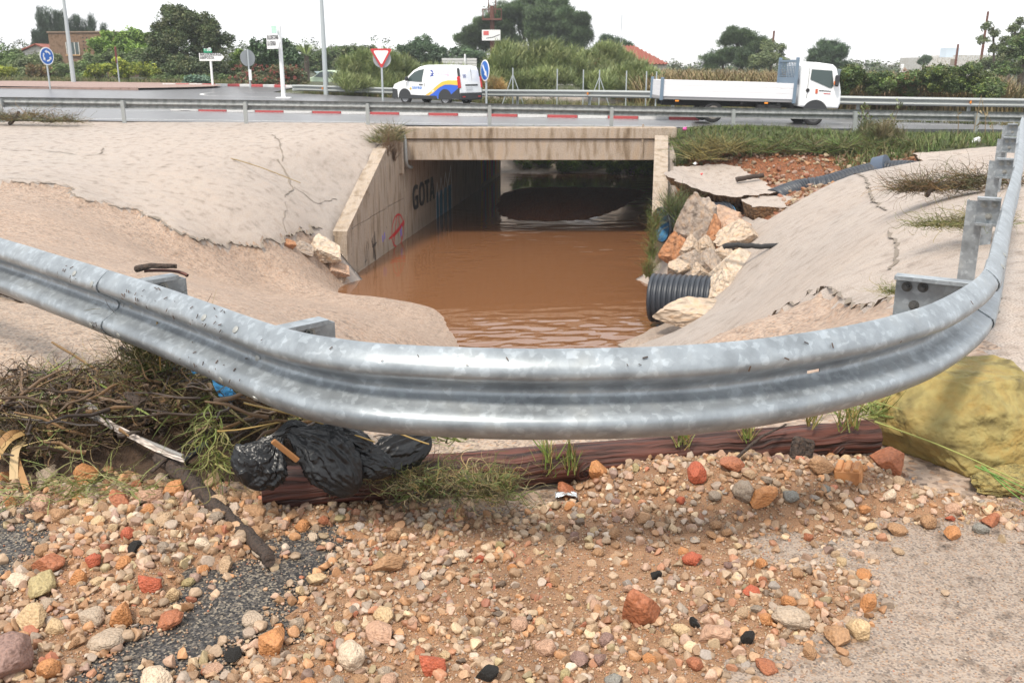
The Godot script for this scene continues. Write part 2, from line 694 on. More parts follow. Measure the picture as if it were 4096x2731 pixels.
func build_terrain() -> void:
	var pts: Array[Vector3] = [
		Vector3(-19.933, -0.009, -31.5), Vector3(-16.445, -0.05, -31.5), Vector3(-10.855, -0.091, -31.5), Vector3(-4.423, -0.16, -31.5), Vector3(-13.651, -0.078, -31.5), Vector3(-7.639, -0.105, -31.5), Vector3(-5.961, -0.132, -31.5), Vector3(-10.218, -0.16, -29.6), Vector3(-7.192, -0.199, -29.6), Vector3(-4.956, -0.263, -29.6), Vector3(-15.377, -0.122, -29.4), Vector3(-5.023, -0.48, -28.4), Vector3(-6.947, -0.363, -28), Vector3(-17.149, -0.11, -27), Vector3(-14.156, -0.205, -27), Vector3(-9.355, -0.346, -27), Vector3(-5.753, -0.584, -27),
		Vector3(-4.287, -0.98, -28), Vector3(-4.561, -1.642, -26.8), Vector3(-4.707, -2.498, -25), Vector3(-12.393, -0.437, -23.5), Vector3(-9.272, -0.803, -23.5), Vector3(-6.668, -1.33, -23.5), Vector3(-5.436, -2.051, -24), Vector3(-5.681, -1.128, -26.5),
		Vector3(-12.713, -0.522, -20.5), Vector3(-10.879, -0.614, -20.5), Vector3(-9.735, -0.766, -21), Vector3(-9.08, -1.03, -20.5), Vector3(-8.183, -1.336, -21), Vector3(-7.096, -1.686, -20.5), Vector3(-5.82, -2.192, -22), Vector3(-4.911, -2.719, -24.5),
		Vector3(-10.629, -0.632, -17), Vector3(-9.095, -0.71, -17), Vector3(-8.033, -1.184, -18), Vector3(-6.981, -2.062, -19.5), Vector3(-5.735, -2.756, -21.5), Vector3(-4.656, -3.288, -23), Vector3(-4.312, -3.712, -24),
		Vector3(-8.2, -0.489, -13), Vector3(-7.013, -0.519, -13), Vector3(-5.68, -1.184, -14), Vector3(-5.035, -1.907, -16), Vector3(-4.227, -2.865, -19), Vector3(-3.392, -3.539, -22.3), Vector3(-2.223, -3.668, -22), Vector3(-1.592, -3.649, -20.4), Vector3(-1.115, -3.684, -18.7),
		Vector3(-4.258, -0.193, -8.5), Vector3(-3.631, -0.727, -10), Vector3(-3.243, -1.339, -12), Vector3(-2.653, -2.256, -15), Vector3(-1.781, -2.914, -16.7), Vector3(-1.433, -3.248, -17.2), Vector3(-2.538, -3.295, -19.6),
		Vector3(-3.852, 0.016, -7), Vector3(-2.603, 0.006, -6.3), Vector3(-2.24, -0.291, -7), Vector3(-1.693, -1.067, -9.5),
		Vector3(-9, 0, -4.6), Vector3(-4, 0, -4.6), Vector3(-2, 0, -4.6), Vector3(0, 0, -4.6), Vector3(2, 0, -4.6), Vector3(4, 0, -4.6), Vector3(9, 0, -4.6),
		Vector3(0, -2.4, -9), Vector3(0.2, -4, -13), Vector3(0.6, -4.4, -18), Vector3(0.6, -4.4, -22), Vector3(-1.6, -4.4, -24.4), Vector3(-3.4, -4.5, -24.4), Vector3(1.4, -2.2, -9.5),
		Vector3(2.215, -3.67, -18.4), Vector3(3.009, -3.198, -17.5), Vector3(3.393, -2.832, -17), Vector3(4.17, -2.478, -17), Vector3(4.814, -1.981, -17.8), Vector3(5.492, -1.694, -20), Vector3(6.546, -1.433, -22), Vector3(7.846, -1.072, -24), Vector3(9.286, -0.963, -25.5),
		Vector3(3.4, -3.6, -20.8), Vector3(4.4, -2.9, -21.5), Vector3(2.9, -4.0, -19.3), Vector3(4.2, -3.2, -24), Vector3(2.2, -4.3, -20.5), Vector3(2.8, -4.3, -23.6),
		Vector3(2.108, -1.322, -10.5), Vector3(2.943, -1.019, -10), Vector3(3.796, -1.47, -13), Vector3(4.202, -0.988, -12.5), Vector3(3.085, -0.232, -8), Vector3(4.377, -0.552, -11.5), Vector3(5.324, -1.154, -16), Vector3(6.515, -0.927, -18.5), Vector3(5.255, -0.369, -13),
		Vector3(7.152, -0.386, -17.5), Vector3(8.165, -0.64, -22), Vector3(9.139, -0.493, -22), Vector3(8.302, -0.205, -18), Vector3(11.057, -0.238, -23), Vector3(5.633, -0.019, -11.5), Vector3(4.839, -0.052, -9), Vector3(8.409, -0.131, -16), Vector3(12.489, -0.219, -24), Vector3(3.354, 0.016, -7), Vector3(2.465, -0.314, -7.2),
		Vector3(10.288, -0.131, -16), Vector3(15.279, -0.219, -24), Vector3(5.92, -0.052, -9),
		Vector3(5.68, -0.579, -30), Vector3(9.636, -0.59, -29.8), Vector3(13.259, -0.502, -29), Vector3(5.417, -0.337, -31.7), Vector3(11.631, -0.406, -31.7), Vector3(16.439, -0.462, -31.7), Vector3(20.116, -0.489, -31.7),
		Vector3(6.877, -1.485, -26.5), Vector3(8.207, -1.303, -27), Vector3(9.508, -1.118, -27.3), Vector3(6.75, -1.01, -28.7), Vector3(8.721, -0.774, -28.9), Vector3(5.703, -1.409, -28.5), Vector3(10.48, -0.654, -25)]
	tps_fit(pts)
	step_line = flat2([Vector3(-14.561, -0.522, -20.5), Vector3(-10.876, -0.596, -20.5), Vector3(-9.732, -0.747, -21), Vector3(-9.078, -1.011, -20.5), Vector3(-8.181, -1.317, -21), Vector3(-7.094, -1.667, -20.5), Vector3(-5.819, -2.171, -22), Vector3(-5.359, -2.583, -24), Vector3(-4.641, -2.878, -25.5)])
	step_right = flat2([Vector3(2.304, -2.698, -15), Vector3(3.349, -2.33, -15), Vector3(3.566, -1.646, -13), Vector3(3.787, -1.246, -12), Vector3(3.481, -0.558, -9.5), Vector3(3.309, -0.232, -8)])
	soil_poly = flat2([Vector3(5.004, -1.267, -29.6), Vector3(6.968, -0.843, -29.7), Vector3(12.284, -0.817, -29.7), Vector3(10.839, -0.731, -25.8), Vector3(9.034, -0.922, -24.8), Vector3(7.657, -1.085, -23.4), Vector3(6.264, -1.528, -22.8), Vector3(5.898, -1.623, -25.3), Vector3(4.526, -1.681, -26)])
	verge_poly = PackedVector2Array([Vector2(4.9, -33), Vector2(25, -33), Vector2(25, -28.6), Vector2(12, -27.6), Vector2(11.2, -29.3), Vector2(5.0, -29.3)])
	var left := Mb.new()
	var right := Mb.new()
	var soil := Mb.new()
	var verge := Mb.new()
	var near := Mb.new()
	var low := Mb.new()
	var low_right := Mb.new()
	terrain_patch(-21.0, 1.0, 3.6, 32.3, 0.125, [left, near, low], func(p: Vector2) -> int:
		if p.y > -7.6 - 0.5 * sin(p.x * 1.3): return 1
		return 2 if p.y > -24.5 and step_side(p.x, p.y) > 0.0 else 0)
	terrain_patch(1.0, 21.0, 3.6, 32.3, 0.125, [right, soil, verge, low_right], func(p: Vector2) -> int: return 3 if p.y > -16.0 and p.x < 3.6 and near_line(p, step_right)[0] > 0.0 else 1 if Geometry2D.is_point_in_polygon(p, soil_poly) else (2 if Geometry2D.is_point_in_polygon(p, verge_poly) else 0))
	struct("pebbled_concrete_ground", near, M.slab)
	struct("rough_concrete_ground", low, M.rough)
	struct("rough_concrete_ground", low_right, M.rough)
	struct("concrete_bank_ground", left, M.silt)
	struct("concrete_bank_ground", right, M.silt)
	struct("washed_out_ground", soil, M.soil)
	struct("verge_ground", verge, M.verge)


func inside_channel(x: float, d: float) -> bool: # between the wing walls and in the barrel
	return d > 24.9 and x > -4.33 + 0.145 * (d - 24.8) - 0.22 and x < 0.147 * d + 0.12


func terrain_patch(x0: float, x1: float, d0: float, d1: float, step: float, into: Array, which: Callable) -> void:
	var nx := int(round((x1 - x0) / step))
	var nd := int(round((d1 - d0) / step))
	var id := []
	for m in into:
		var a := PackedInt32Array()
		a.resize((nx + 1) * (nd + 1))
		a.fill(-1)
		id.append(a)
	var hs := PackedFloat32Array()
	hs.resize((nx + 1) * (nd + 1))
	for j in nd + 1:
		var d := d0 + (d1 - d0) * j / nd
		for i in nx + 1:
			var x := x0 + (x1 - x0) * i / nx
			hs[j * (nx + 1) + i] = -4.5 if inside_channel(x, d) else bank(x, -d)
	for j in nd:
		for i in nx:
			var xm := x0 + (x1 - x0) * (i + 0.5) / nx
			var dm := d0 + (d1 - d0) * (j + 0.5) / nd
			var k: int = which.call(Vector2(xm, -dm))
			var m: Mb = into[k]
			var q := PackedInt32Array()
			for e in [[0, 0], [1, 0], [1, 1], [0, 1]]:
				var at: int = (j + e[1]) * (nx + 1) + i + e[0]
				if id[k][at] < 0:
					var x: float = x0 + (x1 - x0) * (i + e[0]) / nx
					var d: float = d0 + (d1 - d0) * (j + e[1]) / nd
					var t := 0.97 + 0.09 * noise.get_noise_2d(x * 0.35, d * 0.35 + 40.0) + 0.07 * noise.get_noise_2d(x * 9.0, d * 9.0)
					var vein := 1.0 - absf(noise.get_noise_2d(x * 0.7 + 11.0, d * 1.1))
					t -= 0.08 * smoothstep(0.95, 1.0, vein) * smoothstep(-0.1, 0.25, noise.get_noise_2d(x * 0.5, d * 0.5 + 90.0))
					var hue := 0.035 * noise.get_noise_2d(x * 0.3 - 40.0, d * 0.3)
					m.tint = Color(t * (1.0 + hue), t, t * (1.0 - hue))
					id[k][at] = m.add(Vector3(x, hs[at], -d))
				q.append(id[k][at])
			m.tri(q[0], q[1], q[2])
			m.tri(q[0], q[2], q[3])


# ---------------------------------------------------------------- underpass
func wall_piece(m: Mb, a: Vector2, b: Vector2, thick: Vector2, low: Vector2, high: Vector2) -> void: # a, b: x and d on the inner face
	var p := [Vector3(a.x, low.x, -a.y), Vector3(b.x, low.y, -b.y), Vector3(b.x + thick.x, low.y, -b.y - thick.y), Vector3(a.x + thick.x, low.x, -a.y - thick.y)]
	var q := [Vector3(a.x, high.x, -a.y), Vector3(b.x, high.y, -b.y), Vector3(b.x + thick.x, high.y, -b.y - thick.y), Vector3(a.x + thick.x, high.x, -a.y - thick.y)]
	if (p[1] - p[0]).cross(p[2] - p[0]).y < 0:
		p = [p[0], p[3], p[2], p[1]]
		q = [q[0], q[3], q[2], q[1]]
	m.hexa(p + q)


func build_underpass() -> void:
	var u := thing("underpass", "concrete road underpass with brown floodwater standing in its barrel", "underpass")
	# the barrel
	var far_d := 50.0
	var l0 := Vector2(-3.43, 31.0)
	var l1 := Vector2(-3.43 + 0.15 * 19.0, far_d)
	var r0 := Vector2(4.57, 31.0)
	var r1 := Vector2(4.57 + 0.15 * 19.0, far_d)
	var m := Mb.new()
	wall_piece(m, l0, l1, Vector2(-0.5, 0), Vector2(-5, -5), Vector2(-1.17, -1.17))
	part("barrel_wall", m, M.cast, u)
	m = Mb.new()
	wall_piece(m, r0, r1, Vector2(0.5, 0), Vector2(-5, -5), Vector2(-1.17, -1.17))
	part("barrel_wall", m, M.cast, u)
	m = Mb.new()
	m.hexa([Vector3(-3.95, -1.168, -31.45), Vector3(5.08, -1.168, -31.45), Vector3(8.0, -1.168, -49.6), Vector3(-1.1, -1.168, -49.6),
		Vector3(-3.95, -0.55, -31.45), Vector3(5.08, -0.55, -31.45), Vector3(8.0, -0.42, -49.6), Vector3(-1.1, -0.42, -49.6)])
	part("deck_slab", m, M.cast, u)
	m = Mb.new()
	m.box(Transform3D(Basis(), Vector3(0.57, -0.85, -31.22)), Vector3(8.0, 0.645, 0.44), 0.015)
	part("edge_beam", m, M.cast, u)
	m = Mb.new()
	m.box(Transform3D(Basis(), Vector3(0.85, -0.325, -31.19)), Vector3(8.75, 0.36, 0.52), 0.025)
	part("coping_beam", m, M.cast, u)
	m = Mb.new()
	m.box(Transform3D(Basis(), Vector3(4.15, -0.6, -30.985)), Vector3(0.06, 1.1, 0.06), 0.004)
	part("joint_strip", m, M.cast, u)
	# abutment corner at the top of the wing wall, and its rounded head
	m = Mb.new()
	m.box(Transform3D(Basis(Vector3.UP, 0.1), Vector3(-3.72, -0.86, -30.72)), Vector3(0.58, 1.4, 0.9), 0.05)
	part("abutment_block", m, M.cast, u)
	# wing walls, cast in panels, with a sloping row of coping stones
	for side in 2:
		var a := Vector2(-4.33, 24.8) if side == 0 else Vector2(3.67, 24.9)
		var b := Vector2(-3.44, 31.0) if side == 0 else Vector2(4.56, 31.0)
		var out := Vector2(-0.33, 0.06) if side == 0 else Vector2(0.36, 0.0)
		var top := func(t: float) -> float: return lerpf(-2.52, -0.72, minf(t / 0.65, 1.0)) if side == 0 else lerpf(-2.2, -0.45, minf(t / 0.92, 1.0))
		m = Mb.new()
		for k in 8:
			var t0 := k / 8.0
			var t1 := (k + 1) / 8.0
			wall_piece(m, a.lerp(b, t0) + out * 0.12, a.lerp(b, t1) + out * 0.12, out * 0.86, Vector2(-5, -5), Vector2(top.call(t0) - 0.02, top.call(t1) - 0.02))
		part("wing_wall_core", m, M.cast, u)
		var cuts := [0.0, 0.09, 0.36, 0.64, 0.98]
		for k in 4:
			for row in 2:
				m = Mb.new()
				var t0: float = cuts[k] + 0.0012
				var t1: float = cuts[k + 1] - 0.0012
				var h0 := -2.42 + 0.1 * t0
				var n := 3
				var any := false
				for s in n:
					var s0 := lerpf(t0, t1, float(s) / n)
					var s1 := lerpf(t0, t1, float(s + 1) / n)
					var lo := -5.0 if row == 0 else h0 + 0.008
					var x0: float = minf(h0 - 0.008, top.call(s0) - 0.02) if row == 0 else top.call(s0) - 0.02
					var x1: float = minf(h0 - 0.008, top.call(s1) - 0.02) if row == 0 else top.call(s1) - 0.02
					if x0 <= lo + 0.02: continue
					any = true
					wall_piece(m, a.lerp(b, s0), a.lerp(b, s1), out * 0.12, Vector2(lo, lo), Vector2(x0, x1))
				if any: part("wall_panel", m, M.cast, u)
		var stones := 5
		var last := 0.65 if side == 0 else 0.92
		for k in stones:
			m = Mb.new()
			var t0 := last * k / stones + 0.001
			var t1 := last * (k + 1) / stones - 0.001
			wall_piece(m, a.lerp(b, t0) - out * 0.06, a.lerp(b, t1) - out * 0.06, out * 1.16, Vector2(top.call(t0) - 0.018, top.call(t1) - 0.018), Vector2(top.call(t0) + 0.09, top.call(t1) + 0.09))
			part("coping_stone", m, M.cast, u)
		if side == 0:
			m = Mb.new()
			wall_piece(m, a.lerp(b, 0.65), b, out, Vector2(-0.75, -0.75), Vector2(-0.66, -0.3))
			part("wall_head", m, M.cast, u)
	# tie holes left by the formwork
	for q in [[0.2, -2.0], [0.36, -2.38], [0.5, -2.36], [0.68, -2.33], [0.2, -2.45], [0.09, -2.44], [0.36, -1.75], [0.62, -2.95], [0.06, -3.1], [0.86, -2.32], [0.9, -2.9]]:
		m = Mb.new()
		var p := Vector2(-4.33, 24.8).lerp(Vector2(-3.44, 31.0), q[0])
		m.disc(Transform3D(Basis(Vector3.UP, PI / 2 - 0.14), Vector3(p.x - 0.004, q[1], -p.y)), 0.018, 0.008, 8)
		part("tie_hole", m, M.dark, u)
	# the drain pipe bent round the beam's corner
	m = Mb.new()
	m.tube([Vector3(-3.472, -0.251, -30.6), Vector3(-3.395, -0.325, -30.5), Vector3(-3.336, -0.504, -30.4), Vector3(-3.332, -0.811, -30.4), Vector3(-3.327, -1.093, -30.4), Vector3(-3.31, -1.273, -30.45), Vector3(-3.278, -1.4, -30.9), Vector3(-3.281, -1.457, -31.6)], 0.055, 10)
	solo("drain_pipe", m, M.galv_far, "thin grey metal drain pipe bent around the end of the bridge beam", "pipe")
	# graffiti, as thick as paint laid on in strokes
	var place := func(px: float, py: float) -> Vector3: # a point on the wing wall: metres along from its outer end, height
		var p := Vector2(-4.33, 24.8).lerp(Vector2(-3.44, 31.0), px / 6.26)
		return Vector3(p.x + 0.006, py, -p.y + 0.001)
	var black := flat(lin(0.012, 0.012, 0.014), 0.6)
	var wn := Vector3(1, 0, 0.145).normalized()
	var strokes := func(called: String, label: String, mat: Material, lines: Array, w: float) -> void:
		for l in lines:
			var g := Mb.new()
			var q := []
			for k in range(0, l.size(), 2): q.append(place.call(l[k], l[k + 1]))
			g.ribbon(q, w, wn)
			part(called, g, mat, u, label)
	var ring := []
	for k in 19:
		ring.append(5.15 + 0.72 * sin(k * TAU / 18))
		ring.append(-3.25 + 0.5 * cos(k * TAU / 18))
	strokes.call("painted_letter", "red circled letter A painted on the wing wall", M.red, [ring, [4.6, -3.65, 5.1, -2.75, 5.25, -2.78, 5.6, -3.62], [4.1, -3.34, 5.1, -3.22, 6.0, -3.05], [4.3, -3.35, 5.1, -3.26, 6.0, -3.1], [4.6, -3.35, 5.2, -3.28, 6.0, -3.15]], 0.06)
	strokes.call("painted_tag", "black scribbled tag on the wing wall", black, [[2.35, -3.0, 2.45, -3.4, 2.5, -3.65], [2.5, -2.95, 2.55, -3.5, 2.62, -3.85], [2.25, -3.05, 2.4, -3.3, 2.35, -3.6], [2.3, -3.25, 2.75, -3.2], [2.6, -2.85, 2.62, -3.3]], 0.04)
	strokes.call("painted_tag", "thin black looping tag on the wing wall", black, [[1.55, -3.65, 1.7, -3.2, 1.8, -3.0, 1.9, -3.1, 1.8, -3.4, 1.72, -3.45], [1.5, -3.55, 1.75, -3.5], [0.85, -3.6, 0.75, -3.9]], 0.022)
	strokes.call("painted_blot", "violet paint blot on the wing wall", flat(lin(0.22, 0.18, 0.6), 0.7), [[5.55, -3.15, 5.6, -3.5], [5.45, -3.25, 5.5, -3.5], [3.4, -3.1, 3.42, -3.3], [3.6, -3.05, 3.62, -3.25]], 0.09)
	# lettering and the blue zigzag inside the barrel
	var inner := func(px: float, py: float) -> Vector3:
		return Vector3(-3.43 + 0.15 * px + 0.008, py, -31.0 - px)
	var inn := Vector3(1, 0, 0.15).normalized()
	var o := part("painted_word", word("GOTA", 0.8, 0.03), black, u, "black painted word GOTA inside the underpass")
	o.transform = Transform3D(Basis(Vector3(0.15, 0, -1).normalized() * 1.1, Vector3(0, 1.0, 0), Vector3(1, 0, 0.15).normalized()), inner.call(0.75, -3.2))
	m = Mb.new()
	var zig := [[4.2, -3.0, 4.45, -2.4, 4.7, -2.95], [4.7, -3.05, 5.1, -2.3, 5.4, -2.9], [5.4, -2.95, 5.9, -2.2, 6.2, -2.8], [6.2, -2.8, 6.85, -2.05, 6.95, -2.9]]
	for l in zig: m.ribbon([inner.call(l[0], l[1]), inner.call(l[2], l[3]), inner.call(l[4], l[5])], 0.14, inn)
	for x in [4.22, 4.7, 5.4, 6.2, 6.95]: m.ribbon([inner.call(x, -2.8), inner.call(x, -3.7)], 0.08, inn)
	part("painted_zigzag", m, M.white, u, "white zigzag crown painted inside the underpass")
	m = Mb.new()
	for x in [4.46, 5.05, 5.8, 6.58]: m.ribbon([inner.call(x, -2.75) - wn * 0.004, inner.call(x, -3.7) - wn * 0.004], 0.5, inn)
	part("painted_zigzag", m, flat(lin(0.02, 0.16, 0.3), 0.7), u, "blue painted bars inside the underpass")
	for k in 9:
		m = Mb.new()
		var x := 13.5 + k * 0.55
		m.ribbon([inner.call(x, -1.9), inner.call(x + rng.randf_range(-0.3, 0.3), -2.6), inner.call(x + rng.randf_range(-0.3, 0.3), -3.5)], rng.randf_range(0.15, 0.45), inn)
		part("painted_streak", m, flat([lin(0.6, 0.42, 0.03), lin(0.3, 0.05, 0.3), lin(0.05, 0.3, 0.4), lin(0.55, 0.12, 0.05)][k % 4], 0.7), u, "bright paint streak near the far mouth")


func word(s: String, h: float, depth := 0.01, bold := true) -> Mesh:
	var t := TextMesh.new()
	var f := SystemFont.new()
	f.font_names = PackedStringArray(["Droid Sans"])
	f.font_weight = 700 if bold else 400
	t.font = f
	t.text = s
	t.font_size = 64
	t.pixel_size = h / 46.0
	t.depth = depth
	t.curve_step = 2.0
	t.horizontal_alignment = HORIZONTAL_ALIGNMENT_LEFT
	t.vertical_alignment = VERTICAL_ALIGNMENT_BOTTOM
	return t


# ---------------------------------------------------------------- water
func build_water() -> void:
	var mat := flat(lin(0.178, 0.08, 0.035), 0.06)
	mat.metallic_specular = 0.5
	var n := FastNoiseLite.new()
	n.seed = 77
	n.frequency = 1.0
	n.fractal_octaves = 2
	var n2 := FastNoiseLite.new()
	n2.seed = 78
	n2.frequency = 0.25
	var m := Mb.new()
	var nx := 300
	var nd := 560
	var first := 0
	for j in nd + 1:
		var d := 11.0 + 43.0 * pow(float(j) / nd, 1.15)
		for i in nx + 1:
			var x := -6.5 + 16.0 * i / nx
			var calm := clampf(0.12 + 1.35 * smoothstep(22.5, 18.8, d) + 0.95 * smoothstep(2.2, 4.0, x - 0.15 * (d - 24.0)) * smoothstep(24.0, 29.0, d) + 0.5 * n2.get_noise_2d(x, d * 0.6), 0.08, 1.6)
			var h := 0.017 * n.get_noise_2d(x * 0.75, d * 2.6) + 0.007 * n.get_noise_2d(x * 2.0 + 9.0, d * 6.5)
			h += 0.03 * n.get_noise_2d(x * 0.5 + 60.0, d * 1.1) * smoothstep(24.0, 29.0, d)
			m.add(Vector3(x, WATER + h * calm, -d))
	for j in nd:
		for i in nx:
			var a := first + j * (nx + 1) + i
			m.tri(a, a + 1, a + nx + 2)
			m.tri(a, a + nx + 2, a + nx + 1)
	struct("water", m, mat)
	# the gravel bar washed into the barrel
	var bar := FastNoiseLite.new()
	bar.frequency = 1.6
	bar.seed = 6
	m = Mb.new()
	m.grid(70, 90, func(a: float, b: float) -> Vector3:
		var d := 32.2 + 20.0 * b
		var x := -1.6 + 9.2 * a
		var c := 0.45 + 0.2 * (d - 32.5)
		var w := 1.35 + 0.2 * (d - 32.5)
		var h := 0.58 * exp(-pow((x - c - 0.3) / w, 4.0)) * smoothstep(32.4, 38.0, d) * smoothstep(48.0, 40.0, d) - 0.1 + 0.08 * bar.get_noise_2d(x, d)
		return Vector3(x, WATER - 0.12 + h, -d))
	struct("gravel_bar_ground", m, M.soil)



# ---------------------------------------------------------------- roads
func strip(m: Mb, d0: float, d1: float, nd: int, xs: Callable, lift: float, nx := 40) -> void: # xs(d) -> [from, to]
	m.grid(nd, nx, func(a: float, b: float) -> Vector3:
		var d := lerpf(d0, d1, a)
		var e: Array = xs.call(d)
		var x := lerpf(e[0], e[1], 1.0 - b)
		return Vector3(x, land_y(x, d) + lift, -d))


func build_roads() -> void:
	var m := Mb.new()
	strip(m, 32.3, 41.0, 20, func(_d: float) -> Array: return [-60.0, 60.0], 0.03, 80)
	m.face(Vector3(-60, land_y(-60, 32) - 0.08, -32.29), Vector3(60, land_y(60, 32) - 0.08, -32.29), Vector3(60, land_y(60, 32) + 0.03, -32.3), Vector3(-60, land_y(-60, 32) + 0.03, -32.3))
	struct("road", m, M.asphalt)
	m = Mb.new()
	strip(m, 41.0, 63.0, 40, func(d: float) -> Array: return [-60.0, lerpf(9.0, -4.6, (d - 41.0) / 9.0) if d < 50.0 else lerpf(-4.6, -13.0, minf((d - 50.0) / 3.5, 1.0))], 0.035, 60)
	struct("road", m, M.asphalt)
	m = Mb.new()
	strip(m, 33.25, 33.4, 1, func(_d: float) -> Array: return [-60.0, 60.0], 0.036, 60)
	struct("road_edge_marking", m, M.marking)
	m = Mb.new()
	m.ribbon([Vector3(-14.0, land_y(-14, 39.2) + 0.036, -39.25), Vector3(8.0, land_y(8, 37.1) + 0.036, -37.15), Vector3(30.0, land_y(30, 35) + 0.036, -36.0)], 0.13, Vector3.UP)
	struct("road_edge_marking", m, M.marking)
	m = Mb.new()
	m.ribbon([Vector3(-15.591, -0.02, -38.549) + Vector3.UP * 0.03, Vector3(-12.841, -0.01, -39.441) + Vector3.UP * 0.03], 0.16, Vector3.UP)
	m.ribbon([Vector3(-12.841, -0.01, -39.441) + Vector3.UP * 0.03, Vector3(-8.726, -0.02, -41.464) + Vector3.UP * 0.03], 0.16, Vector3.UP)
	struct("road_taper_marking", m, M.marking)
	m = Mb.new() # the looping white line round the nose of the far island
	var loop := []
	for k in 13:
		var a := PI * 0.5 + PI * k / 12.0
		var x := -14.6 + 1.6 * cos(a)
		var d := 51.7 + 1.5 * sin(a)
		loop.append(Vector3(x, land_y(x, d) + 0.042, -d))
	loop.append(Vector3(-11.5, land_y(-11.5, 49.6) + 0.042, -49.6))
	loop.push_front(Vector3(-11.5, land_y(-11.5, 53.4) + 0.042, -53.4))
	m.ribbon(loop, 0.2, Vector3.UP)
	struct("road_nose_marking", m, M.marking)
	# splitter island behind the painted kerb
	m = Mb.new()
	m.grid(20, 3, func(a: float, b: float) -> Vector3:
		var x := lerpf(-13.6, 7.2, a)
		var d := lerpf(39.6, 37.55, a) + 2.2 * b * minf(a * 6.0, 1.0)
		return Vector3(x, land_y(x, d) + 0.13, -d))
	struct("median_island_ground", m, M.silt)
	var kerb := Node3D.new()
	kerb.name = "painted_kerb"
	add_child(kerb)
	kerb.set_meta("kind", "structure")
	for k in 18:
		var x := -13.7 + 1.16 * k
		m = Mb.new()
		m.box(Transform3D(Basis(Vector3.UP, -0.098), Vector3(x + 0.58, land_y(x, 38) + 0.09, -39.5 + 0.096 * (x + 13.7))), Vector3(1.15, 0.16, 0.24), 0.02)
		part("kerb_stone", m, M.marking if k % 2 == 0 else M.red_marking, kerb)
	var far_kerb := Node3D.new()
	far_kerb.name = "painted_kerb_001"
	add_child(far_kerb)
	far_kerb.set_meta("kind", "structure")
	for k in 12:
		var x := -20.3 + 0.72 * k
		var d := 58.6 + 0.9 * sin(k * 0.28)
		m = Mb.new()
		m.box(Transform3D(Basis(Vector3.UP, 0.25 * cos(k * 0.28)), Vector3(x, land_y(x, d) + 0.1, -d)), Vector3(0.715, 0.16, 0.26), 0.02)
		part("kerb_stone", m, M.marking if k % 2 == 0 else M.red_marking, far_kerb)
	# the roundabout's paved apron
	m = Mb.new()
	strip(m, 54.0, 61.0, 10, func(d: float) -> Array: return [-60.0, -17.0 - 0.28 * pow(maxf(57.5 - d, 0.0), 2.0) - 0.2 * pow(maxf(d - 57.5, 0.0), 2.0)], 0.15, 30)
	m.face(Vector3(-60, 0.2, -53.98), Vector3(-20.4, 0.2, -53.98), Vector3(-20.4, 0.58, -54.0), Vector3(-60, 0.58, -54.0))
	struct("roundabout_apron_pavement", m, surface(lin(0.36, 0.25, 0.22), 0.8, M.speck, 1.2, M.stain, 5.0))


# ---------------------------------------------------------------- guardrails
func beam_profile() -> Array: # (out towards the traffic, down) of the front face, top to bottom
	var half := [Vector2(0.022, 0.0), Vector2(0.036, 0.005), Vector2(0.06, 0.022), Vector2(0.078, 0.04), Vector2(0.089, 0.058), Vector2(0.0905, 0.076), Vector2(0.082, 0.094), Vector2(0.056, 0.109), Vector2(0.022, 0.128), Vector2(0.004, 0.142), Vector2(-0.003, 0.154)]
	var o := half.duplicate()
	for k in half.size(): o.append(Vector2(half[half.size() - 1 - k].x, 0.32 - half[half.size() - 1 - k].y))
	return o


func smooth_path(pts: Array, step: float) -> Array:
	var c := Curve3D.new()
	for k in pts.size():
		var t: Vector3 = (pts[min(k + 1, pts.size() - 1)] - pts[max(k - 1, 0)])
		var l0: float = (pts[k] - pts[max(k - 1, 0)]).length()
		var l1: float = (pts[min(k + 1, pts.size() - 1)] - pts[k]).length()
		t = t.normalized()
		c.add_point(pts[k], -t * l0 * 0.33, t * l1 * 0.33)
	var n := int(ceil(c.get_baked_length() / step))
	var o := []
	for k in n + 1: o.append(c.sample_baked(c.get_baked_length() * k / n, true))
	return o


func out_of(path: Array, k: int) -> Vector3:
	var t: Vector3 = path[min(k + 1, path.size() - 1)] - path[max(k - 1, 0)]
	return Vector3(-t.z, 0, t.x).normalized() # to the right of travel


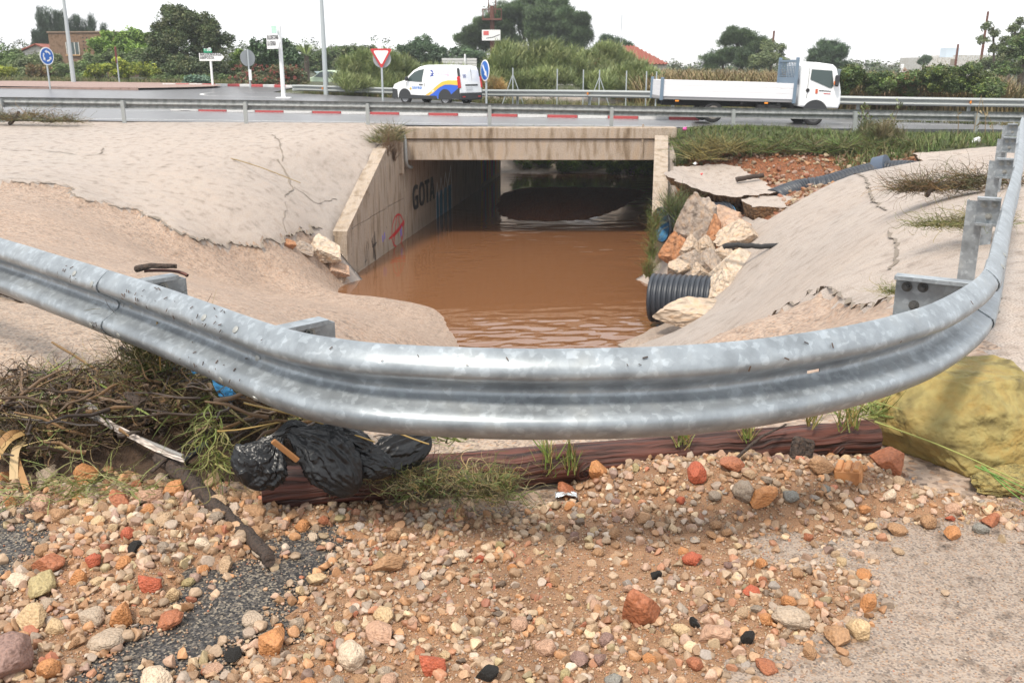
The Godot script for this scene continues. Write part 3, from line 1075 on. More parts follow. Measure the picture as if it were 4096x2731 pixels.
func beam(path: Array, side: float, lift := 0.0, holes := [], dents: FastNoiseLite = null) -> Mb:
	var prof := beam_profile()
	var m := Mb.new()
	var n := prof.size()
	var ring_n := n * 2
	var along := 0.0
	for k in path.size():
		if k: along += (path[k] - path[k - 1]).length()
		var o := out_of(path, k) * side
		var pts := []
		for j in n:
			var p: Vector2 = prof[j]
			var w := 0.0
			if dents: w = 0.004 * dents.get_noise_2d(along * 2.0, p.y * 14.0)
			pts.append(path[k] + o * (p.x + lift + w) - Vector3.UP * p.y)
		for j in range(n - 1, -1, -1):
			var a: Vector2 = prof[max(j - 1, 0)]
			var b: Vector2 = prof[min(j + 1, n - 1)]
			var t := (b - a).normalized()
			var p: Vector2 = prof[j] - Vector2(t.y, -t.x) * 0.0035
			pts.append(path[k] + o * (p.x + lift) - Vector3.UP * p.y)
		if side > 0: pts.reverse()
		var round_ := 0.0
		for j in ring_n + 1:
			if j: round_ += (pts[j % ring_n] - pts[j - 1]).length()
			m.add(pts[j % ring_n], Vector2(along, round_))
	var w := ring_n + 1
	for k in path.size() - 1:
		for j in ring_n:
			var jj := j if side < 0 else ring_n - 2 - j
			var valley := jj == n / 2 - 1 or jj == n + n / 2 - 1
			if valley and holes.any(func(h: Vector2i) -> bool: return k >= h.x and k < h.y): continue
			var a := k * w + j
			m.tri(a, a + w, a + w + 1)
			m.tri(a, a + w + 1, a + 1)
	for e in [0, path.size() - 1]:
		for j in n - 1:
			var a: int = e * w
			var q := [a + j, a + j + 1, a + ring_n - 2 - j, a + ring_n - 1 - j]
			if (e == 0): q.reverse()
			m.face(m.v[q[0]], m.v[q[1]], m.v[q[2]], m.v[q[3]])
	return m


func channel_post(h: float) -> Mb: # a C-shaped steel post standing on its base, web towards +z
	var m := Mb.new()
	var o := PackedVector2Array([Vector2(-0.06, 0), Vector2(0.06, 0), Vector2(0.06, -0.055), Vector2(0.045, -0.055), Vector2(0.045, -0.05), Vector2(0.055, -0.05), Vector2(0.055, -0.005), Vector2(-0.055, -0.005), Vector2(-0.055, -0.05), Vector2(-0.045, -0.05), Vector2(-0.045, -0.055), Vector2(-0.06, -0.055)])
	m.prism(Transform3D(Basis(Vector3.RIGHT, -PI / 2), Vector3.ZERO).scaled_local(Vector3(1, -1, 1)), o, h)
	# the flip above mirrors the outline, so turn the faces the right way round
	for k in range(0, m.i.size(), 3):
		var s := m.i[k + 1]
		m.i[k + 1] = m.i[k + 2]
		m.i[k + 2] = s
	return m


func place(o: Node3D, t: Transform3D) -> Node3D:
	o.transform = t
	return o


func road_rail(called: String, label: String, pts: Array, side: float, base_drop: float, spacing: float, mat: Material, post_side: float, reflectors := false) -> void:
	var r := thing(called, label, "guardrail")
	var path := smooth_path(pts, 0.5)
	var per := int(spacing / 0.5)
	var k := 0
	var post_mesh := channel_post(base_drop - 0.02).mesh()
	while k < path.size() - 1:
		var e: int = min(k + per * 2, path.size() - 1)
		part("rail_beam", beam(path.slice(k, e + 1), side, 0.004 if (k / (per * 2)) % 2 else 0.0), mat, r)
		k = e
	k = per / 2
	while k < path.size():
		var o := out_of(path, k)
		var at: Vector3 = path[k] + o * post_side * 0.17
		var basis := Basis(Vector3.UP.cross(o * post_side), Vector3.UP, o * post_side)
		place(part("post", post_mesh, M.galv_far, r), Transform3D(basis, at - Vector3.UP * (base_drop + 0.1)))
		var m := Mb.new()
		m.box(Transform3D(basis, path[k] + o * post_side * 0.09 - Vector3.UP * 0.155), Vector3(0.09, 0.2, 0.17))
		part("spacer", m, M.galv_far, r)
		if reflectors and (k / per) % 2 == 0:
			m = Mb.new()
			m.box(Transform3D(basis, path[k] + o * side * 0.07 - Vector3.UP * 0.155), Vector3(0.05, 0.09, 0.1))
			part("reflector", m, flat(lin(0.8, 0.25, 0.02), 0.3), r)
		k += per


func build_road_rails() -> void:
	road_rail("guardrail", "long steel guardrail along the wet road just above the bridge beam", [Vector3(-22.492, 0.816, -32), Vector3(-16.582, 0.754, -32), Vector3(-8.129, 0.652, -32), Vector3(0, 0.535, -32), Vector3(8.827, 0.391, -32), Vector3(16.653, 0.274, -32), Vector3(23.019, 0.17, -32)], -1.0, 0.72, 4.0, M.galv_dull, 1.0)
	road_rail("guardrail", "steel guardrail behind the white van and the flatbed truck", [Vector3(-11.819, 0.725, -53.4), Vector3(-11.079, 0.733, -53), Vector3(-6.186, 0.63, -51), Vector3(-1.604, 0.614, -48), Vector3(2.454, 0.666, -45), Vector3(6.129, 0.669, -43), Vector3(12.277, 0.61, -38.5), Vector3(16.698, 0.575, -37), Vector3(18.922, 0.56, -36.5), Vector3(25.433, 0.501, -35.5)], 1.0, 0.75, 4.0, M.galv_far, -1.0, true)
	road_rail("guardrail", "steel guardrail between the roundabout and the orchard trees", [Vector3(-47.118, 0.525, -66), Vector3(-34.086, 0.469, -66), Vector3(-25.008, 0.475, -65), Vector3(-16.315, 0.512, -64.5), Vector3(-13.872, 0.516, -65)], 1.0, 0.75, 4.0, M.galv_far, -1.0, true)


# ---------------------------------------------------------------- the bent guardrail in front
func path_index(path: Array, p: Vector3) -> int:
	var best := 0
	for k in path.size():
		if (path[k] - p).length_squared() < (path[best] - p).length_squared(): best = k
	return best


func bolt(r: Node3D, path: Array, k: int, pk: int, lift: float, rad := 0.0145) -> void:
	var prof := beam_profile()
	var o := out_of(path, k)
	var p: Vector2 = prof[pk]
	var t: Vector2 = (prof[pk + 1] - prof[pk - 1]).normalized()
	var n := (o * t.y + Vector3.UP * t.x).normalized()
	var x := Vector3.UP.cross(n).normalized()
	var m := Mb.new()
	m.disc(Transform3D(Basis(x, n.cross(x), n), path[k] + o * (p.x + lift) - Vector3.UP * p.y - n * 0.001), rad, 0.003, 14, 0.007)
	part("bolt_head", m, M.bolt, r)


func spacer(r: Node3D, path: Array, k: int, length: float, post_h: float) -> void:
	var o := out_of(path, k)
	var t: Vector3 = Vector3.UP.cross(o).normalized() # along the rail
	if t.z < 0.0: t = -t
	var b := Basis(Vector3.UP.cross(t), Vector3.UP, t)
	var c: Vector3 = path[k] + Vector3.UP * -0.155
	var m := Mb.new()
	m.box(Transform3D(b, c - o * length * 0.5), Vector3(length, 0.2, 0.005), 0.001)
	for s in [-1.0, 1.0]:
		m.box(Transform3D(b, c - o * length * 0.5 + Vector3.UP * s * 0.1026 + b.z * 0.03), Vector3(length, 0.005, 0.066), 0.001)
		m.box(Transform3D(b, c - o * length * 0.5 + Vector3.UP * s * 0.095 + b.z * 0.0655), Vector3(length, 0.02, 0.005), 0.001)
	part("spacer", m, M.galv, r)
	for q in [[length - 0.05, 0.045], [length - 0.12, 0.05], [length - 0.09, -0.04]]:
		m = Mb.new()
		var p: Vector3 = c - o * q[0] + Vector3.UP * q[1] + b.z * 0.003
		m.disc(Transform3D(b, p), 0.024, 0.004, 16)
		m.disc(Transform3D(b, p + b.z * 0.004), 0.015, 0.013, 6)
		m.disc(Transform3D(b, p + b.z * 0.017), 0.009, 0.014, 10)
		part("bolt", m, M.dark_steel if post_h == 0.0 else M.bolt, r)
	if post_h > 0.0:
		var post := part("post", channel_post(post_h), M.galv, r)
		post.transform = Transform3D(Basis(b.x, Vector3.UP, b.z), path[k] - o * (length + 0.01) - Vector3.UP * (post_h + 0.085))


func build_near_rail() -> void:
	var r := thing("bent_guardrail", "galvanised steel guardrail bent in a wide curve in front of the floodwater", "guardrail")
	var all := smooth_path([Vector3(-5.224, 0.86, -7.238), Vector3(-3.749, 0.86, -5.982), Vector3(-2.779, 0.86, -5.154), Vector3(-1.971, 0.86, -4.415), Vector3(-1.484, 0.86, -3.96), Vector3(-1.099, 0.86, -3.579), Vector3(-0.836, 0.86, -3.314), Vector3(-0.655, 0.86, -3.181), Vector3(-0.493, 0.86, -3.105), Vector3(-0.254, 0.86, -3.052), Vector3(0.106, 0.86, -3.022), Vector3(0.617, 0.86, -3.073), Vector3(1.116, 0.86, -3.272), Vector3(1.542, 0.86, -3.565), Vector3(1.824, 0.86, -3.862), Vector3(2.072, 0.86, -4.19), Vector3(2.37, 0.86, -4.722), Vector3(3.512, 0.86, -6.885), Vector3(4.995, 0.86, -9.655), Vector3(8.46, 0.85, -16.368), Vector3(9.714, 0.8, -18.752)], 0.02)
	var a1 := path_index(all, Vector3(-1.801, 0.86, -4.256))
	var b0 := path_index(all, Vector3(-2.073, 0.86, -4.51))
	var b1 := path_index(all, Vector3(2.649, 0.86, -5.238))
	var c0 := path_index(all, Vector3(2.126, 0.86, -4.275))
	var slot := path_index(all, Vector3(1.075, 0.86, -3.249))
	var dents := FastNoiseLite.new()
	dents.seed = 3
	dents.frequency = 0.6
	part("rail_beam", beam(all.slice(0, a1 + 1), 1.0, 0.006, [], dents), M.galv, r, "bright clean length of the guardrail")
	part("rail_beam", beam(all.slice(b0, b1 + 1), 1.0, 0.0, [Vector2i(slot - b0 - 1, slot - b0 + 2)], dents), M.galv, r, "curved mottled length of the guardrail")
	part("rail_beam", beam(all.slice(c0, all.size()), 1.0, 0.0065, [], dents), M.galv, r, "straight length of the guardrail running away to the road")
	for q in [[Vector3(-1.979, 0.86, -4.426), 3, 0.006], [Vector3(-1.833, 0.86, -4.285), 4, 0.006], [Vector3(-1.877, 0.86, -4.324), 17, 0.006], [Vector3(-1.687, 0.86, -4.153), 17, 0.0], [Vector3(-1.717, 0.86, -4.181), 10, 0.0], [Vector3(-1.134, 0.86, -3.614), 3, 0.0], [Vector3(-0.952, 0.86, -3.432), 3, 0.0], [Vector3(-0.952, 0.86, -3.432), 11, 0.0], [Vector3(-1.04, 0.86, -3.517), 17, 0.0], [Vector3(-0.887, 0.86, -3.363), 18, 0.0], [Vector3(2.441, 0.86, -4.842), 3, 0.0065], [Vector3(2.281, 0.86, -4.553), 3, 0.0065], [Vector3(2.441, 0.86, -4.842), 17, 0.0065], [Vector3(2.281, 0.86, -4.553), 17, 0.0065]]:
		bolt(r, all, path_index(all, q[0]), q[1], q[2])
	spacer(r, all, path_index(all, Vector3(-1.77, 0.86, -4.228)), 0.25, 0.95)
	spacer(r, all, path_index(all, Vector3(-0.936, 0.86, -3.413)), 0.27, 0.3)
	spacer(r, all, path_index(all, Vector3(2.106, 0.86, -4.247)), 0.34, 0.0)
	for d in [7.1, 10.2, 13.3, 16.6]:
		var k := 0
		for j in all.size():
			if all[j].x > 2.0 and all[j].z > -d: k = j
		spacer(r, all, min(k, all.size() - 1), 0.16, 1.1)
	# flakes of bark and dry stalk left on the rail by the flood
	var r2 := RandomNumberGenerator.new()
	r2.seed = 17
	var prof := beam_profile()
	var places := []
	var tints := []
	for q in [[Vector3(-1.321, 0.86, -3.799), 22, 1, 6, 40], [Vector3(-1.143, 0.86, -3.614), 14, 12, 16, 16], [Vector3(-2.054, 0.86, -4.488), 10, 2, 6, 10], [Vector3(-1.833, 0.86, -4.285), 3, 15, 18, 8], [Vector3(-0.254, 0.86, -3.052), 60, 2, 5, 8], [Vector3(0.774, 0.86, -3.126), 70, 2, 5, 8]]:
		var k0 := path_index(all, q[0])
		for j in q[4]:
			var k := clampi(k0 + r2.randi_range(-q[1], q[1]), 1, all.size() - 2)
			var pk := r2.randi_range(q[2], q[3])
			var o := out_of(all, k)
			var t: Vector2 = (prof[pk + 1] - prof[pk - 1]).normalized()
			var n := (o * t.y + Vector3.UP * t.x).normalized()
			var x := Vector3.UP.cross(n).normalized()
			var s := r2.randf_range(0.006, 0.02)
			var b := Basis(x, n.cross(x), n) * Basis(Vector3.BACK, r2.randf() * TAU)
			places.append(Transform3D(b * Basis.from_scale(Vector3(s * 0.25, s, 0.0015)), all[k] + o * (prof[pk].x + 0.007) - Vector3.UP * prof[pk].y))
			tints.append(Color(0.05, 0.03, 0.02) * r2.randf_range(0.6, 2.2))
	var flake := Mb.new()
	flake.box(Transform3D(), Vector3.ONE)
	scatter("bark_flakes", flake.mesh(), M.pebble, places, tints, self, "flakes of bark and mud stuck on the bent rail", "debris")



# ---------------------------------------------------------------- the ground underfoot and its gravel
var gravel_poly := PackedVector2Array()
var bare := []


func ico(sub: int) -> Array: # [points, triangles]
	var t := (1.0 + sqrt(5.0)) / 2.0
	var p: Array[Vector3] = [Vector3(-1, t, 0), Vector3(1, t, 0), Vector3(-1, -t, 0), Vector3(1, -t, 0), Vector3(0, -1, t), Vector3(0, 1, t), Vector3(0, -1, -t), Vector3(0, 1, -t), Vector3(t, 0, -1), Vector3(t, 0, 1), Vector3(-t, 0, -1), Vector3(-t, 0, 1)]
	for k in 12: p[k] = p[k].normalized()
	var f := [0, 11, 5, 0, 5, 1, 0, 1, 7, 0, 7, 10, 0, 10, 11, 1, 5, 9, 5, 11, 4, 11, 10, 2, 10, 7, 6, 7, 1, 8, 3, 9, 4, 3, 4, 2, 3, 2, 6, 3, 6, 8, 3, 8, 9, 4, 9, 5, 2, 4, 11, 6, 2, 10, 8, 6, 7, 9, 8, 1]
	for s in sub:
		var mid := {}
		var g := []
		for k in range(0, f.size(), 3):
			var e := []
			for j in 3:
				var a: int = f[k + j]
				var b: int = f[k + (j + 1) % 3]
				var key := mini(a, b) * 100000 + maxi(a, b)
				if not mid.has(key):
					mid[key] = p.size()
					p.append(((p[a] + p[b]) * 0.5).normalized())
				e.append(mid[key])
			g.append_array([f[k], e[0], e[2], f[k + 1], e[1], e[0], f[k + 2], e[2], e[1], e[0], e[1], e[2]])
		f = g
	return [p, f]


var ico_cache := {}


func blob(sub: int, shape: Callable) -> Mb: # shape(direction) -> point
	if not ico_cache.has(sub): ico_cache[sub] = ico(sub)
	var m := Mb.new()
	for q in ico_cache[sub][0]: m.add(shape.call(q), Vector2(atan2(q.z, q.x) / TAU, q.y))
	var f: Array = ico_cache[sub][1]
	for k in range(0, f.size(), 3): m.tri(f[k], f[k + 1], f[k + 2])
	return m


func stone_mesh(sub: int, seed_: int, cuts: int, lumps: float, near_cut := 0.62) -> Mb: # about one metre across
	var r := RandomNumberGenerator.new()
	r.seed = seed_
	var n := FastNoiseLite.new()
	n.seed = seed_
	n.frequency = 0.9
	n.fractal_octaves = 4
	var planes := []
	for k in cuts:
		var d := Vector3(r.randf_range(-1, 1), r.randf_range(-1, 1), r.randf_range(-1, 1)).normalized()
		planes.append([d, r.randf_range(near_cut, 0.95)])
	return blob(sub, func(q: Vector3) -> Vector3:
		var p := q * (1.0 + lumps * n.get_noise_3dv(q * 1.1))
		for c in planes:
			var over: float = p.dot(c[0]) - c[1]
			if over > 0.0: p -= c[0] * over * 0.93
		return p * (0.5 + 0.1 * lumps * n.get_noise_3dv(q * 4.0)))


var gravel_map := PackedFloat32Array()


func in_gravel(x: float, z: float) -> float: # looked up on a 2 cm grid
	if gravel_map.is_empty():
		gravel_map.resize(301 * 151)
		for j in 151:
			for i in 301: gravel_map[j * 301 + i] = gravel_at(-3.0 + 0.02 * i, -1.7 - 0.02 * j)
	var u := clampf((x + 3.0) / 0.02, 0.0, 299.9)
	var v := clampf((-1.7 - z) / 0.02, 0.0, 149.9)
	var a := int(v) * 301 + int(u)
	return lerpf(lerpf(gravel_map[a], gravel_map[a + 1], u - int(u)), lerpf(gravel_map[a + 301], gravel_map[a + 302], u - int(u)), v - int(v))


func gravel_at(x: float, z: float) -> float: # about 1 well inside the spread of gravel, 0 at its rim
	var p := Vector2(x, z)
	var rim := 1e9
	for k in gravel_poly.size():
		rim = minf(rim, p.distance_to(Geometry2D.get_closest_point_to_segment(p, gravel_poly[k], gravel_poly[(k + 1) % gravel_poly.size()])))
	var s := rim if Geometry2D.is_point_in_polygon(p, gravel_poly) else -rim
	for b in bare:
		var e := 1e9
		for k in b.size(): e = minf(e, p.distance_to(Geometry2D.get_closest_point_to_segment(p, b[k], b[(k + 1) % b.size()])))
		s = minf(s, -e if Geometry2D.is_point_in_polygon(p, b) else e)
	return s / 0.12 + 0.8 * noise.get_noise_2d(x * 9.0, z * 9.0)


func heap(x: float, z: float) -> float: # the gravel piled against the log
	var h := 0.125 * exp(-pow((x - 0.72) / 0.42, 2.0) - pow((z + 3.72) / 0.26, 2.0))
	h += 0.105 * exp(-pow((x - 1.35) / 0.4, 2.0) - pow((z + 3.72) / 0.26, 2.0))
	h += 0.06 * exp(-pow((x + 1.35) / 0.5, 2.0) - pow((z + 3.3) / 0.35, 2.0))
	return h


func sand_y(x: float, z: float) -> float:
	var s := in_gravel(x, z)
	return -0.03 + 0.042 * smoothstep(-0.6, 1.2, s) + (heap(x, z) + 0.012 * noise.get_noise_2d(x * 5.0, z * 5.0)) * smoothstep(-0.2, 1.0, s)


func build_platform() -> void:
	gravel_poly = flat2([Vector3(-2.769, 0, -3.79), Vector3(-2.241, 0, -3.858), Vector3(-1.723, 0, -3.999), Vector3(-1.275, 0, -3.812), Vector3(-0.875, 0, -3.704), Vector3(-0.575, 0, -3.661), Vector3(-0.263, 0, -3.62), Vector3(0.043, 0, -3.572), Vector3(0.289, 0, -3.661), Vector3(0.219, 0, -3.904), Vector3(0.461, 0, -4.202), Vector3(1.109, 0, -4.339), Vector3(1.55, 0, -4.396), Vector3(1.707, 0, -4.073), Vector3(1.733, 0, -3.79), Vector3(1.909, 0, -3.682), Vector3(2.374, 0, -3.6), Vector3(2.284, 0, -3.444), Vector3(1.788, 0, -3.494), Vector3(1.463, 0, -3.463), Vector3(1.28, 0, -3.283), Vector3(1.28, 0, -3.118), Vector3(1.227, 0, -2.883), Vector3(1.148, 0, -2.726), Vector3(0.973, 0, -2.571), Vector3(0.669, 0, -2.42), Vector3(0.545, 0, -2.184), Vector3(-1.733, 0, -2.184)])
	bare = [flat2([Vector3(-1.98, 0, -3.54), Vector3(-1.813, 0, -3.335), Vector3(-1.767, 0, -3.057), Vector3(-1.946, 0, -2.856), Vector3(-2.343, 0, -3.54)]),
		flat2([Vector3(-0.953, 0, -3.283), Vector3(-0.825, 0, -3.382), Vector3(-0.673, 0, -3.335), Vector3(-0.653, 0, -3.134), Vector3(-0.725, 0, -2.982), Vector3(-0.759, 0, -2.829), Vector3(-0.75, 0, -2.701), Vector3(-0.843, 0, -2.628), Vector3(-0.868, 0, -2.526), Vector3(-1.087, 0, -2.472), Vector3(-1.033, 0, -2.292), Vector3(-1.266, 0, -2.292), Vector3(-1.269, 0, -2.504), Vector3(-1.217, 0, -2.64), Vector3(-1.093, 0, -2.829), Vector3(-1.143, 0, -3.026), Vector3(-0.971, 0, -3.103), Vector3(-0.859, 0, -3.166)]),
		flat2([Vector3(0.95, 0, -3.318), Vector3(1.138, 0, -3.36), Vector3(1.185, 0, -3.242), Vector3(1.033, 0, -3.166), Vector3(0.929, 0, -3.199)])]
	var m := Mb.new()
	var tone := func(x: float, d: float) -> Color:
		var t := 0.95 + 0.2 * noise.get_noise_2d(x * 0.8, d * 0.8)
		return Color(t, t, t)
	var edge := func(d: float) -> float: return -0.55 + 0.1 * (3.6 - d)
	for q in [[-9.0, 0.0, M.asphalt_near, "asphalt_ground"], [0.0, 9.0, M.pale_slab, "concrete_ground"]]:
		m = Mb.new()
		var x0: float = q[0]
		var x1: float = q[1]
		m.grid(60, 90, func(a: float, b: float) -> Vector3:
			var d := lerpf(-4.0, 3.6, pow(a, 0.6))
			var e: float = edge.call(d)
			var x := lerpf(x0 if x0 < 0 else e, x1 if x1 > 0 else e, 1.0 - b)
			m.tint = tone.call(x, d)
			return Vector3(x, 0.012 * noise.get_noise_2d(x * 1.5, d * 1.5) * smoothstep(3.6, 3.0, d), -d))
		struct(q[3], m, q[2])
	m = Mb.new()
	m.grid(130, 300, func(a: float, b: float) -> Vector3:
		var d := lerpf(2.0, 4.5, a)
		var x := lerpf(-2.6, 2.9, 1.0 - b)
		var t := 0.95 + 0.3 * noise.get_noise_2d(x * 3.0, d * 3.0)
		m.tint = Color(t, t, t)
		return Vector3(x, sand_y(x, -d), -d))
	struct("sandy_ground", m, M.sand)


var rock_colors := {
	"beige": Color(0.33, 0.245, 0.17), "cream": Color(0.4, 0.31, 0.2), "tan": Color(0.27, 0.165, 0.095), "orange": Color(0.36, 0.175, 0.075), "rust": Color(0.27, 0.105, 0.055), "red": Color(0.31, 0.08, 0.042),
	"pink": Color(0.34, 0.225, 0.17), "mauve": Color(0.19, 0.125, 0.115), "grey": Color(0.21, 0.18, 0.155), "pale grey": Color(0.3, 0.255, 0.215), "blue grey": Color(0.17, 0.175, 0.175), "white": Color(0.43, 0.37, 0.31), "black": Color(0.025, 0.024, 0.024), "olive": Color(0.29, 0.25, 0.14)}
var rock_mats := {}


func rock_mat(c: String) -> StandardMaterial3D:
	if not rock_mats.has(c):
		var m: StandardMaterial3D = M.rock.duplicate()
		var k: Color = rock_colors[c]
		m.albedo_color = lin(minf(k.r * 1.4, 0.62), minf(k.g * 1.4, 0.6), minf(k.b * 1.35, 0.55))
		m.roughness = 0.62 if c != "black" else 0.9
		m.uv1_scale = Vector3.ONE * (0.9 if c != "black" else 3.0)
		m.heightmap_scale = 0.6 if c != "black" else 2.0
		rock_mats[c] = m
	return rock_mats[c]


func about(p: Vector3, w: float, sharp: bool, c: String, notable: Array) -> String:
	var best: Array = notable[0]
	for q in notable:
		if p.distance_to(q[0]) < p.distance_to(best[0]): best = q
	var name_: String = best[5]
	for cut in [" beside", " on ", " next", " at ", " above", " leaning", " half", " lying", " below", " of ", " with", " under", " touching", " standing", " in ", " near", ",", " behind", " full", " overhanging", " alone", " and "]:
		name_ = name_.get_slice(cut, 0)
	var v: Vector3 = p - best[0]
	var where := "beside" if absf(v.x) > absf(v.z) else ("in front of" if v.z > 0 else "behind")
	if v.length() > 0.22: where = "some way " + ("off from" if where == "beside" else where)
	return "%s %s %s stone %s the %s" % ["small" if w < 0.045 else ("medium" if w < 0.065 else "large"), "sharp-edged" if sharp else "rounded", c, where, name_]


var rounded := []
var angular := []


